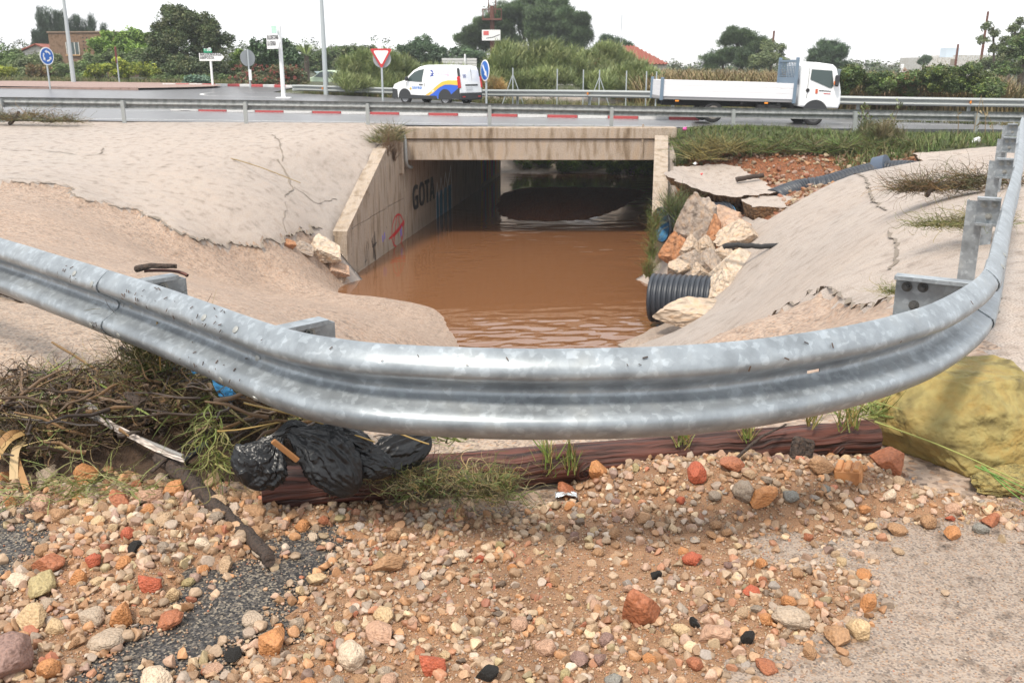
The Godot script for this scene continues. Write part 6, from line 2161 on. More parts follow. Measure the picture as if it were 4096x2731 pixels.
func ring_of(c: Vector2, r: float, a0: float, a1: float, n: int) -> Array:
	var o := []
	for k in n + 1: o.append(c + Vector2(cos(lerpf(a0, a1, float(k) / n)), sin(lerpf(a0, a1, float(k) / n))) * r)
	return o


func wheel(o: Node3D, at: Vector3, r: float, w: float, side: float, hub: Material) -> void:
	var t := Transform3D(Basis(Vector3.RIGHT, Vector3.UP, Vector3.BACK) if side > 0 else Basis(Vector3.LEFT, Vector3.UP, Vector3.FORWARD), at)
	var wh := Node3D.new()
	wh.name = "wheel" if taken.get("w%d" % o.get_instance_id(), 0) == 0 else "wheel_%03d" % taken["w%d" % o.get_instance_id()]
	taken["w%d" % o.get_instance_id()] = taken.get("w%d" % o.get_instance_id(), 0) + 1
	o.add_child(wh, true)
	wh.transform = t
	var m := Mb.new()
	m.lathe(Transform3D(), [Vector2(r * 0.6, -w), Vector2(r * 0.93, -w), Vector2(r, -w * 0.8), Vector2(r, -w * 0.2), Vector2(r * 0.94, -0.01), Vector2(r * 0.72, 0.0), Vector2(r * 0.64, -0.02), Vector2(r * 0.62, -0.06)], 32)
	part("tyre", m, M.tyre, wh)
	m = Mb.new()
	m.lathe(Transform3D(), [Vector2(r * 0.66, -0.03), Vector2(r * 0.63, -0.005), Vector2(r * 0.5, -0.03), Vector2(r * 0.3, -0.02), Vector2(r * 0.2, 0.0), Vector2(0.001, 0.005)], 32)
	part("rim", m, hub, wh)
	for k in 8:
		m = Mb.new()
		m.disc(Transform3D(Basis(), Vector3(cos(TAU * k / 8.0) * r * 0.45, sin(TAU * k / 8.0) * r * 0.45, -0.026)), r * 0.06, 0.006, 8)
		part("rim_hole", m, M.dark, wh)


func build_vehicles() -> void:
	build_van()
	build_truck()
	build_car()


func build_van() -> void:
	var o := thing("delivery_van", "white delivery van with a blue and yellow wave on its side", "van", Vector3(-3.55, land_y(-3.5, 47) + 0.035, -46.6), 0.0)
	o.scale = Vector3.ONE * 0.96
	o.rotation.y = PI - 0.62 # nose towards the picture's edge and away
	# in the van's own axes x is forward, z is its right; the side we see is its left, z < 0
	var s := Shell.new()
	s.out = PackedVector2Array([Vector2(-2.08, 0.28), Vector2(2.05, 0.26), Vector2(2.14, 0.5), Vector2(2.12, 0.78), Vector2(2.0, 0.95), Vector2(1.72, 1.05), Vector2(1.38, 1.13), Vector2(1.12, 1.35), Vector2(0.82, 1.6), Vector2(0.45, 1.77), Vector2(0.0, 1.85), Vector2(-0.8, 1.86), Vector2(-1.6, 1.82), Vector2(-1.92, 1.77), Vector2(-2.02, 1.6), Vector2(-2.12, 1.0), Vector2(-2.16, 0.6)])
	s.hw = 0.88
	s.waist = 0.95
	s.lean = 0.16
	part("body", s.body(), M.paint, o)
	var side := -1.0
	for sd in [-1.0, 1.0]:
		part("window", s.panel([Vector2(1.18, 1.1), Vector2(1.02, 1.3), Vector2(0.72, 1.52), Vector2(0.42, 1.62), Vector2(0.12, 1.66), Vector2(0.22, 1.06)], 0.006, sd), M.glass, o)
		part("sill", s.panel([Vector2(1.1, 0.27), Vector2(1.0, 0.46), Vector2(-0.75, 0.42), Vector2(-0.75, 0.27)], 0.012, sd), M.trim, o)
		for x in [1.3, -1.25]: part("wheel_arch", s.panel(ring_of(Vector2(x, 0.34), 0.41, -0.2, PI + 0.2, 16), 0.008, sd), M.trim, o)
		part("bumper_side", s.panel([Vector2(-2.13, 0.3), Vector2(-2.13, 0.85), Vector2(-1.95, 0.72), Vector2(-1.62, 0.5), Vector2(-1.62, 0.3)], 0.01, sd), M.trim, o)
		part("bumper_side", s.panel([Vector2(2.12, 0.28), Vector2(1.75, 0.28), Vector2(1.78, 0.7), Vector2(2.1, 0.74)], 0.01, sd), M.trim, o)
	part("wave", s.panel([Vector2(-0.02, 0.45), Vector2(-0.35, 0.62), Vector2(-0.72, 0.88), Vector2(-1.05, 1.08), Vector2(-1.4, 1.15), Vector2(-2.0, 1.15), Vector2(-2.03, 0.93), Vector2(-1.6, 0.96), Vector2(-1.25, 0.95), Vector2(-0.9, 0.82), Vector2(-0.5, 0.56), Vector2(-0.25, 0.44)], 0.004, side), flat(lin(0.75, 0.45, 0.06), 0.3), o, "yellow wave on the van's side")
	part("wave", s.panel([Vector2(-0.26, 0.435), Vector2(-0.5, 0.55), Vector2(-0.9, 0.81), Vector2(-1.25, 0.94), Vector2(-1.6, 0.95), Vector2(-2.03, 0.92), Vector2(-2.0, 0.7), Vector2(-1.6, 0.3), Vector2(-0.76, 0.3), Vector2(-0.76, 0.42)], 0.005, side), flat(lin(0.03, 0.12, 0.6), 0.3), o, "blue wave on the van's side")
	part("door_seam", s.panel([Vector2(0.08, 0.45), Vector2(0.06, 1.0), Vector2(0.045, 1.0), Vector2(0.065, 0.45)], 0.003, side), M.dark, o)
	part("door_seam", s.panel([Vector2(1.22, 0.5), Vector2(1.2, 1.05), Vector2(1.185, 1.05), Vector2(1.205, 0.5)], 0.003, side), M.dark, o)
	part("door_handle", s.panel([Vector2(0.38, 0.93), Vector2(0.15, 0.93), Vector2(0.15, 0.97), Vector2(0.38, 0.97)], 0.02, side), M.trim, o)
	# printed marks: a round blue emblem with two bars, pink lettering, a small yellow and blue logo
	var blue := flat(lin(0.03, 0.06, 0.3), 0.4)
	var pink := flat(lin(0.75, 0.35, 0.5), 0.4)
	for q in [[Vector2(-0.32, 1.47), 0.2, true]]:
		part("emblem", s.panel(ring_of(q[0], 0.16, 1.2, 4.9, 14) + ring_of(q[0] + Vector2(-0.03, 0), 0.07, 4.7, 1.4, 10), 0.005, side), blue, o)
		for dy in [-0.02, -0.11]: part("emblem_bar", s.panel([Vector2(-0.3, 1.45 + dy), Vector2(-0.52, 1.45 + dy), Vector2(-0.52, 1.49 + dy), Vector2(-0.3, 1.49 + dy)], 0.006, side), blue, o)
	var lettering := part("lettering", word("avatag", 0.22, 0.006, false), pink, o)
	lettering.transform = Transform3D(Basis(Vector3.LEFT, Vector3.UP.rotated(Vector3.RIGHT, 0.16), Vector3.FORWARD), Vector3(-0.58, 1.32, -s.z(1.34) - 0.004))
	lettering = part("lettering", word("sorea", 0.17, 0.006), flat(lin(0.1, 0.25, 0.65), 0.4), o)
	lettering.transform = Transform3D(Basis(Vector3.LEFT, Vector3.UP, Vector3.FORWARD), Vector3(0.82, 0.66, -0.886))
	part("logo_dot", s.panel(ring_of(Vector2(0.92, 0.74), 0.07, 0, TAU * 0.95, 12), 0.005, side), flat(lin(0.6, 0.42, 0.12), 0.4), o)
	# rear: doors, lamps, plate, bumper
	var m := Mb.new()
	m.box(Transform3D(Basis(Vector3.BACK, 0.0), Vector3(-2.1, 0.42, 0)), Vector3(0.16, 0.36, 1.72), 0.05)
	part("bumper", m, M.trim, o)
	m = Mb.new()
	m.box(Transform3D(Basis(), Vector3(2.08, 0.45, 0)), Vector3(0.16, 0.42, 1.7), 0.06)
	part("bumper", m, M.trim, o)
	for sd in [-1.0, 1.0]:
		m = Mb.new()
		m.box(Transform3D(Basis(Vector3.BACK, -0.14), Vector3(-2.07, 1.06, sd * 0.83)), Vector3(0.14, 0.55, 0.14), 0.03)
		part("tail_lamp", m, flat(lin(0.5, 0.015, 0.015), 0.25), o)
		m = Mb.new()
		m.box(Transform3D(Basis(Vector3.BACK, -0.15), Vector3(-2.0, 1.5, sd * 0.77)), Vector3(0.1, 0.42, 0.12), 0.02)
		part("lamp_pillar", m, M.trim, o)
		m = Mb.new()
		m.box(Transform3D(Basis(), Vector3(-2.185, 0.4, sd * 0.6)), Vector3(0.01, 0.05, 0.2))
		part("reflector", m, M.red, o)
	m = Mb.new()
	m.box(Transform3D(Basis(Vector3.BACK, -0.1), Vector3(-2.14, 0.93, 0.05)), Vector3(0.04, 0.07, 0.95), 0.01)
	part("rear_handle", m, M.trim, o)
	m = Mb.new()
	m.box(Transform3D(Basis(Vector3.BACK, -0.06), Vector3(-2.165, 0.78, -0.15)), Vector3(0.02, 0.13, 0.5))
	part("licence_plate", m, flat(lin(0.6, 0.62, 0.65), 0.4), o)
	m = Mb.new()
	m.box(Transform3D(Basis(Vector3.BACK, -0.13), Vector3(-2.07, 1.3, 0.12)), Vector3(0.012, 1.0, 0.012))
	part("door_seam", m, M.dark, o)
	m = Mb.new()
	for dy in [0.0, 0.09]: m.box(Transform3D(Basis(Vector3.BACK, -0.1), Vector3(-2.075 + dy * 0.1, 1.3 + dy, -0.42)), Vector3(0.02, 0.04, 0.22))
	part("emblem", m, blue, o)
	for sd in [-1.0, 1.0]:
		m = Mb.new()
		m.box(Transform3D(Basis(), Vector3(1.08, 1.2, sd * 0.98)), Vector3(0.12, 0.2, 0.2), 0.04)
		part("mirror", m, M.trim, o)
		for x in [1.3, -1.25]: wheel(o, Vector3(x, 0.31, sd * 0.88), 0.31, 0.2, sd, flat(lin(0.3, 0.31, 0.33), 0.4, 0.4))


func build_truck() -> void:
	# x is forward and points to the picture's right; the near side is +z
	var o := thing("flatbed_truck", "white flatbed truck with aluminium drop sides driving past the underpass", "truck", Vector3(8.45, land_y(8.4, 35.3) + 0.04, -36.05), 0.03)
	o.rotation.z = -0.026
	var s := Shell.new()
	s.out = PackedVector2Array([Vector2(1.72, 0.68), Vector2(2.02, 0.62), Vector2(3.2, 0.62), Vector2(3.26, 0.8), Vector2(3.24, 1.2), Vector2(3.14, 1.6), Vector2(3.0, 2.02), Vector2(2.86, 2.13), Vector2(2.3, 2.19), Vector2(1.76, 2.2), Vector2(1.7, 2.05)])
	s.hw = 0.92
	s.waist = 1.3
	s.lean = 0.08
	part("cab", s.body(), M.paint, o)
	for sd in [-1.0, 1.0]:
		part("window", s.panel([Vector2(2.1, 1.95), Vector2(2.84, 1.92), Vector2(2.93, 1.4), Vector2(2.86, 1.32), Vector2(2.78, 1.33), Vector2(2.08, 1.6)], 0.006, sd), M.glass, o)
		part("wheel_arch", s.panel(ring_of(Vector2(2.35, 0.45), 0.46, 0.3, PI - 0.1, 14), 0.006, sd), M.trim, o)
		part("air_intake", s.panel(ring_of(Vector2(2.02, 1.23), 0.065, 0, TAU * 0.95, 12), 0.006, sd), M.dark, o)
		part("door_seam", s.panel([Vector2(2.0, 0.95), Vector2(2.02, 1.98), Vector2(2.032, 1.98), Vector2(2.012, 0.95)], 0.003, sd), M.dark, o)
		var m1 := Mb.new()
		m1.box(Transform3D(Basis(), Vector3(2.98, 1.58, sd * 1.07)), Vector3(0.12, 0.4, 0.2), 0.04)
		part("mirror", m1, M.trim, o)
		m1 = Mb.new()
		m1.box(Transform3D(Basis(), Vector3(2.98, 1.5, sd * 1.0)), Vector3(0.16, 0.16, 0.1), 0.03)
		part("indicator", m1, flat(lin(0.7, 0.2, 0.05), 0.3), o)
	part("door_logo", s.panel([Vector2(2.3, 1.12), Vector2(2.38, 1.12), Vector2(2.38, 1.28), Vector2(2.3, 1.28)], 0.005), flat(lin(0.55, 0.12, 0.06), 0.4), o)
	part("door_print", s.panel([Vector2(2.43, 1.22), Vector2(2.85, 1.2), Vector2(2.85, 1.225), Vector2(2.43, 1.245)], 0.005), M.lettering, o)
	part("door_print", s.panel([Vector2(2.6, 1.12), Vector2(2.85, 1.11), Vector2(2.85, 1.135), Vector2(2.6, 1.145)], 0.005), M.red, o)
	var m := Mb.new()
	m.box(Transform3D(Basis(Vector3.BACK, -0.2), Vector3(3.13, 1.68, 0)), Vector3(0.02, 0.62, 1.6), 0.004)
	part("windscreen", m, M.glass, o)
	# bed with drop sides made of boards
	m = Mb.new()
	m.box(Transform3D(Basis(), Vector3(-0.85, 0.84, 0)), Vector3(4.75, 0.1, 1.98), 0.01)
	part("bed_floor", m, flat(lin(0.25, 0.25, 0.26), 0.6), o)
	var alu := flat(lin(0.72, 0.72, 0.75), 0.45)
	for sd in [-1.0, 1.0]:
		for k in 3:
			m = Mb.new()
			m.box(Transform3D(Basis(), Vector3(-0.85, 0.99 + 0.185 * k, sd * 1.0)), Vector3(4.66, 0.181, 0.03), 0.006)
			part("side_board", m, alu, o)
	for k in 3:
		m = Mb.new()
		m.box(Transform3D(Basis(), Vector3(-3.19, 0.99 + 0.185 * k, 0)), Vector3(0.03, 0.181, 1.96), 0.006)
		part("tail_board", m, alu, o)
	var steel := flat(lin(0.15, 0.21, 0.28), 0.5)
	for x in [-3.22, 1.52]:
		for sd in [-1.0, 1.0]:
			m = Mb.new()
			m.box(Transform3D(Basis(), Vector3(x, 1.15 if x < 0 else 1.55, sd * 1.02)), Vector3(0.11, 0.78 if x < 0 else 1.58, 0.09), 0.01)
			part("corner_post", m, steel, o)
	m = Mb.new()
	m.box(Transform3D(Basis(), Vector3(1.52, 2.22, 0)), Vector3(0.06, 0.07, 1.94))
	m.box(Transform3D(Basis(), Vector3(1.52, 1.5, 0)), Vector3(0.06, 0.3, 1.94))
	part("headboard", m, steel, o)
	for k in 11:
		m = Mb.new()
		m.box(Transform3D(Basis(), Vector3(1.52, 1.92, -0.9 + 0.18 * k)), Vector3(0.03, 0.56, 0.022))
		part("headboard_bar", m, steel, o)
	for k in 7:
		m = Mb.new()
		m.box(Transform3D(Basis(), Vector3(1.52, 1.7 + 0.08 * k, 0)), Vector3(0.02, 0.016, 1.9))
		part("headboard_wire", m, steel, o)
	m = Mb.new()
	for z in [-0.4, 0.4]: m.box(Transform3D(Basis(), Vector3(-0.3, 0.68, z)), Vector3(5.6, 0.2, 0.08))
	for x in [-2.6, -0.3, 1.0]: m.box(Transform3D(Basis(), Vector3(x, 0.74, 0)), Vector3(0.1, 0.1, 1.9))
	part("chassis", m, M.dark, o)
	m = Mb.new()
	m.box(Transform3D(Basis(), Vector3(0.7, 0.55, 0.75)), Vector3(0.9, 0.34, 0.36), 0.05)
	part("fuel_tank", m, M.dark, o)
	for x in [-2.65, 0.55]:
		m = Mb.new()
		m.box(Transform3D(Basis(), Vector3(x, 0.75, 0.99)), Vector3(0.13, 0.05, 0.03), 0.005)
		part("marker_lamp", m, flat(lin(0.9, 0.3, 0.02), 0.3), o)
	for sd in [-1.0, 1.0]:
		wheel(o, Vector3(2.35, 0.35, sd * 0.88), 0.36, 0.22, sd, flat(lin(0.08, 0.08, 0.085), 0.6))
		wheel(o, Vector3(-1.3, 0.38, sd * 0.92), 0.36, 0.24, sd, flat(lin(0.22, 0.2, 0.18), 0.7))
	m = Mb.new()
	m.box(Transform3D(Basis(), Vector3(-1.3, 0.36, 0)), Vector3(0.16, 0.16, 1.5))
	m.box(Transform3D(Basis(), Vector3(2.35, 0.34, 0)), Vector3(0.12, 0.12, 1.5))
	part("axle", m, M.dark, o)


func build_car() -> void:
	var p: Vector3 = Vector3(-14.741, -0.177, -80)
	var o := thing("parked_car", "pale green hatchback car half hidden by the shrubs beyond the rail", "car", Vector3(p.x, p.y, p.z), PI - 0.5)
	var s := Shell.new()
	s.out = PackedVector2Array([Vector2(-1.9, 0.3), Vector2(1.95, 0.28), Vector2(2.0, 0.55), Vector2(1.9, 0.78), Vector2(1.3, 0.95), Vector2(0.95, 1.05), Vector2(0.4, 1.42), Vector2(0.1, 1.52), Vector2(-0.9, 1.52), Vector2(-1.5, 1.4), Vector2(-1.8, 1.0), Vector2(-1.96, 0.85)])
	s.hw = 0.85
	s.waist = 0.9
	s.lean = 0.28
	var green := flat(lin(0.5, 0.62, 0.46), 0.3)
	part("body", s.body(), green, o)
	for sd in [-1.0, 1.0]:
		part("window", s.panel([Vector2(0.85, 1.02), Vector2(0.36, 1.36), Vector2(0.0, 1.42), Vector2(-0.3, 1.43), Vector2(-0.3, 0.98)], 0.006, sd), M.glass, o)
		part("window", s.panel([Vector2(-0.36, 0.98), Vector2(-0.36, 1.43), Vector2(-1.0, 1.42), Vector2(-1.45, 1.28), Vector2(-1.55, 1.02)], 0.006, sd), M.glass, o)
		for x in [1.25, -1.25]: wheel(o, Vector3(x, 0.3, sd * 0.85), 0.3, 0.2, sd, flat(lin(0.3, 0.31, 0.33), 0.4, 0.4))
		var m1 := Mb.new()
		m1.box(Transform3D(Basis(), Vector3(1.85, 0.72, sd * 0.62)), Vector3(0.2, 0.14, 0.32), 0.04)
		part("headlight", m1, flat(lin(0.7, 0.72, 0.75), 0.15), o)
	var m := Mb.new()
	m.box(Transform3D(Basis(Vector3.BACK, 0.6), Vector3(0.7, 1.23, 0)), Vector3(0.72, 0.02, 1.25), 0.004)
	part("windscreen", m, flat(lin(0.2, 0.26, 0.28), 0.1), o)


# ---------------------------------------------------------------- buildings
func build_houses() -> void:
	var m := Mb.new()
	var f: Vector3 = Vector3(-42.138, 2.506, -95)
	var o := thing("brown_house", "flat-roofed brown rendered house behind the orchard with one wide window", "house", Vector3(f.x - 1.75, 0.3, -95), -0.18)
	m.box(Transform3D(Basis(), Vector3(3.4, 2.17, -3.0)), Vector3(6.8, 4.34, 6.0))
	part("wall", m, M.brown_wall, o)
	m = Mb.new()
	m.box(Transform3D(Basis(), Vector3(3.4, 4.41, -3.0)), Vector3(7.0, 0.14, 6.2), 0.03)
	part("roof_edge", m, flat(lin(0.2, 0.14, 0.1), 0.9), o)
	m = Mb.new()
	m.box(Transform3D(Basis(), Vector3(2.45, 2.95, 0.01)), Vector3(1.3, 1.1, 0.06))
	var w := part("window", m, M.glass, o)
	for x in [1.8, 2.23, 2.67, 3.1]:
		m = Mb.new()
		m.box(Transform3D(Basis(), Vector3(x, 2.95, 0.05)), Vector3(0.08, 1.14, 0.06))
		part("frame", m, M.white_wall, w)
	m = Mb.new()
	m.box(Transform3D(Basis(), Vector3(2.45, 2.34, 0.08)), Vector3(1.5, 0.12, 0.2))
	part("sill", m, flat(lin(0.4, 0.25, 0.12), 0.8), w)
	m = Mb.new()
	m.box(Transform3D(Basis(), Vector3(-0.01, 2.6, -2.6)), Vector3(0.05, 0.9, 0.3))
	part("slit_window", m, M.dark, o)
	for k in 8:
		m = Mb.new()
		m.box(Transform3D(Basis(), Vector3(3.6 + 0.4 * (k % 2), 3.9 - 0.32 * (k / 2), 0.005)), Vector3(0.14, 0.1, 0.03))
		part("vent", m, M.dark, o)
	f = Vector3(-51.265, 3.15, -108)
	o = thing("white_house", "old white house with a red tiled gable roof beyond the brown house", "house", Vector3(f.x, 0.2, -108), 0.0)
	m = Mb.new()
	m.prism(Transform3D(Basis(), Vector3(0, 0, -5)), PackedVector2Array([Vector2(-2.2, 0), Vector2(2.4, 0), Vector2(2.4, 2.7), Vector2(0.0, 3.6), Vector2(-2.2, 2.7)]), 5.0)
	part("wall", m, M.white_wall, o)
	for sd in [-1.0, 1.0]:
		m = Mb.new()
		m.box(Transform3D(Basis(Vector3.BACK, -sd * 0.36), Vector3(sd * 1.25, 3.23, -2.4)), Vector3(2.8, 0.14, 5.6), 0.02)
		part("roof", m, M.tile_red, o)
	m = Mb.new()
	m.box(Transform3D(Basis(), Vector3(2.5, 2.4, -3.2)), Vector3(3.0, 4.8, 3.0))
	part("annex_wall", m, M.white_wall, o)
	f = Vector3(10.771, 1.712, -90)
	o = thing("red_roofed_house", "low white house with a hipped red tile roof behind the tamarisks", "house", Vector3(f.x, 0.1, -90), 0.0)
	m = Mb.new()
	m.box(Transform3D(Basis(), Vector3(0, 0.9, -3)), Vector3(6.4, 1.8, 6.0))
	part("wall", m, M.white_wall, o)
	m = Mb.new()
	var e := [Vector3(-3.8, 1.72, 0.5), Vector3(3.3, 1.72, 0.5), Vector3(3.3, 1.72, -6.5), Vector3(-3.8, 1.72, -6.5)]
	var r0 := Vector3(-1.9, 3.35, -3)
	var r1 := Vector3(0.6, 3.35, -3)
	m.face(e[0], e[1], r1, r0)
	m.tri3(e[1], e[2], r1)
	m.face(e[2], e[3], r0, r1)
	m.tri3(e[3], e[0], r0)
	m.face(e[3], e[2], e[1], e[0])
	var roof := part("roof", m, M.tile_red, o)
	for k in 22:
		m = Mb.new()
		var t := (k + 0.5) / 22.0
		var a: Vector3 = e[0].lerp(e[1], t)
		var x := clampf(a.x, r0.x, r1.x)
		var top := Vector3(x, 3.35, -3) if absf(a.x - x) < 0.01 else Vector3(a.x, 0, 0)
		if top.y == 0.0:
			var share := 1.0 - absf(a.x - x) / (1.9 if a.x < x else 2.7)
			top = Vector3(a.x, lerpf(1.72, 3.35, share), lerpf(0.5, -3.0, share))
		m.tube([a + Vector3(0, 0.03, 0), top + Vector3(0, 0.03, 0)], 0.07, 6)
		part("tile_row", m, M.tile_red, roof)
	m = Mb.new()
	m.box(Transform3D(Basis(), Vector3(6.5, 0.5, -6)), Vector3(4.0, 1.25, 0.3))
	solo("yard_wall", m, flat(lin(0.35, 0.33, 0.3), 0.9), "low grey yard wall to the side of the red-roofed house", "wall", "", Vector3(f.x + 2.5, 0.1, -88))
	f = Vector3(58.108, 1.968, -130)
	o = thing("white_building", "long low white industrial building far beyond the hedge", "building", Vector3(f.x, 0.2, -130), 0.0)
	m = Mb.new()
	m.box(Transform3D(Basis(), Vector3(-2.3, 1.25, -4)), Vector3(4.2, 2.5, 8.0))
	m.box(Transform3D(Basis(), Vector3(2.6, 1.4, -4.2)), Vector3(5.58, 2.8, 8.0))
	part("wall", m, M.white_wall, o)
	m = Mb.new()
	m.box(Transform3D(Basis(), Vector3(-0.3, 3.1, -2)), Vector3(1.7, 1.2, 2.0))
	part("roof_turret", m, flat(lin(0.5, 0.58, 0.66), 0.7), o)
	m = Mb.new()
	m.box(Transform3D(Basis(), Vector3(-0.6, 1.9, 0.01)), Vector3(0.7, 0.8, 0.05))
	part("window", m, flat(lin(0.25, 0.22, 0.18), 0.6), o)
	for k in 18:
		m = Mb.new()
		m.box(Transform3D(Basis(), Vector3(0.1 + 0.29 * k, 2.45, -0.17)), Vector3(0.06, 0.6, 0.06))
		part("cladding_rib", m, flat(lin(0.55, 0.58, 0.6), 0.7), o)
	f = Vector3(-3.171, 1.725, -60)
	o = thing("slatted_fence", "white slatted board panel standing behind the van", "fence", Vector3(f.x - 0.6, land_y(f.x, 60), -60), 0.0)
	for k in 5:
		m = Mb.new()
		m.box(Transform3D(Basis(), Vector3(0.6, 1.1 + 0.17 * k, 0)), Vector3(2.1, 0.15, 0.05), 0.01)
		part("slat", m, flat(lin(0.55, 0.55, 0.55), 0.6), o)
	m = Mb.new()
	m.tube([Vector3(0.95, -0.1, 0.08), Vector3(0.95, 2.1, 0.08)], 0.06, 10)
	part("post", m, M.white, o)


# ---------------------------------------------------------------- trees
var clumps := {}


func clump(kind: String) -> Mesh:
	if clumps.has(kind): return clumps[kind]
	var r := RandomNumberGenerator.new()
	r.seed = hash(kind)
	var m := Mb.new()
	if kind == "needle" or kind == "feather":
		for k in 34 if kind == "needle" else 26:
			var d := Vector3(r.randf_range(-1, 1), r.randf_range(-0.5, 1) if kind == "needle" else r.randf_range(0.3, 1.5), r.randf_range(-1, 1)).normalized()
			var b := Vector3(r.randf_range(-0.3, 0.3), r.randf_range(-0.3, 0.25), r.randf_range(-0.3, 0.3))
			m.ribbon([b, b + d * 0.25, b + d * r.randf_range(0.35, 0.6)], [0.03, 0.045, 0.008] if kind == "needle" else [0.02, 0.035, 0.006], d.cross(Vector3(0.3, 0.2, 0.9)).normalized())
	else:
		var long := 1.0 if kind == "leaf" else 1.7
		for k in 26:
			var p := Vector3(r.randf_range(-1, 1), r.randf_range(-1, 1), r.randf_range(-1, 1))
			if p.length() > 1.0: p = p.normalized() * 0.8
			p *= 0.45
			var b := Basis.from_euler(Vector3(r.randf_range(-0.9, 0.9), r.randf() * TAU, r.randf_range(-0.9, 0.9)))
			var s := r.randf_range(0.07, 0.13)
			m.tri3(p + b * Vector3(-s, 0, 0), p + b * Vector3(0, 0.02, s * long), p + b * Vector3(s, 0, 0))
			m.tri3(p + b * Vector3(s, 0, 0), p + b * Vector3(0, 0.02, -s * long), p + b * Vector3(-s, 0, 0))
	clumps[kind] = m.mesh()
	return clumps[kind]


func plant(called: String, label: String, category: String, lobes: Array, kind: String, n: int, size: float, cols: Array, seed_: int, group := "", trunks := [], deep := 0.8, fill := 0.5, share := 0.86) -> Node3D:
	# lobes: [centre, radius across, radius up]
	var r := RandomNumberGenerator.new()
	r.seed = seed_ * 77
	var base: Vector3 = lobes[0][0]
	base.y = land_y(base.x, -base.z) if base.y > -1.5 else -4.0
	var o := thing(called, label, category, base, 0.0, group)
	var total := 0.0
	for l in lobes: total += l[1] * l[2]
	var places := []
	var tints := []
	for l in lobes:
		# leaves gather in sprays round the lobe, so that light and gaps come between them
		var sprays := []
		for k in clampi(int(9.0 * l[1] * l[2] / (size * size * 7.0)), 6, 26):
			var e := Vector3(r.randf_range(-1, 1), r.randf_range(-0.8, 1), r.randf_range(-1, 1)).normalized() * r.randf_range(0.5, 1.0)
			sprays.append([e, r.randf_range(0.24, 0.44) * (1.2 if kind == "needle" else 1.0), r.randf_range(0.7, 1.25)])
		for k in int(n * l[1] * l[2] / total):
			var d := Vector3(r.randf_range(-1, 1), r.randf_range(-1, 1), r.randf_range(-1, 1))
			while d.length_squared() > 1.0 or d.length_squared() < 0.01: d = Vector3(r.randf_range(-1, 1), r.randf_range(-1, 1), r.randf_range(-1, 1))
			var tone := r.randf_range(0.8, 1.0)
			if r.randf() < share:
				var sp: Array = sprays[r.randi() % sprays.size()]
				d = sp[0] + d.normalized() * pow(d.length(), 0.6) * sp[1] * Vector3(1.1, 0.8, 1.1)
				tone = sp[2]
			var p: Vector3 = l[0] + Vector3(d.x * l[1], d.y * l[2], d.z * l[1] * deep) - base
			if p.y < 0.02: p.y = r.randf() * 0.4
			var s := size * r.randf_range(0.65, 1.35)
			var b := Basis(Vector3.UP, r.randf() * TAU) * (Basis(Vector3.RIGHT, r.randf_range(-0.5, 0.5)) if kind != "leaf" else Basis(Vector3.RIGHT, r.randf_range(-1.5, 1.5)))
			places.append(Transform3D(b * Basis.from_scale(Vector3(s, s, s)), p))
			tints.append(cols[r.randi() % cols.size()] * tone * Color(1.05, 1.08, 0.95) * r.randf_range(1.15, 1.95))
	var c := scatter("crown", clump(kind), M.leaf, places, tints, o)
	c.set_meta("kind", "stuff")
	# trunks: [foot, head, radius]
	for t in trunks:
		var m := Mb.new()
		var a: Vector3 = t[0] - base
		if t.size() < 4: a.y = -0.1
		var b: Vector3 = t[1] - base
		var mid := a.lerp(b, 0.5) + Vector3(r.randf_range(-0.25, 0.25), 0, r.randf_range(-0.2, 0.2))
		m.tube(smooth_path([a, mid, b], 0.4), t[2], 8)
		part("trunk" if t.size() < 4 else "limb", m, M.trunk, o)
	return o


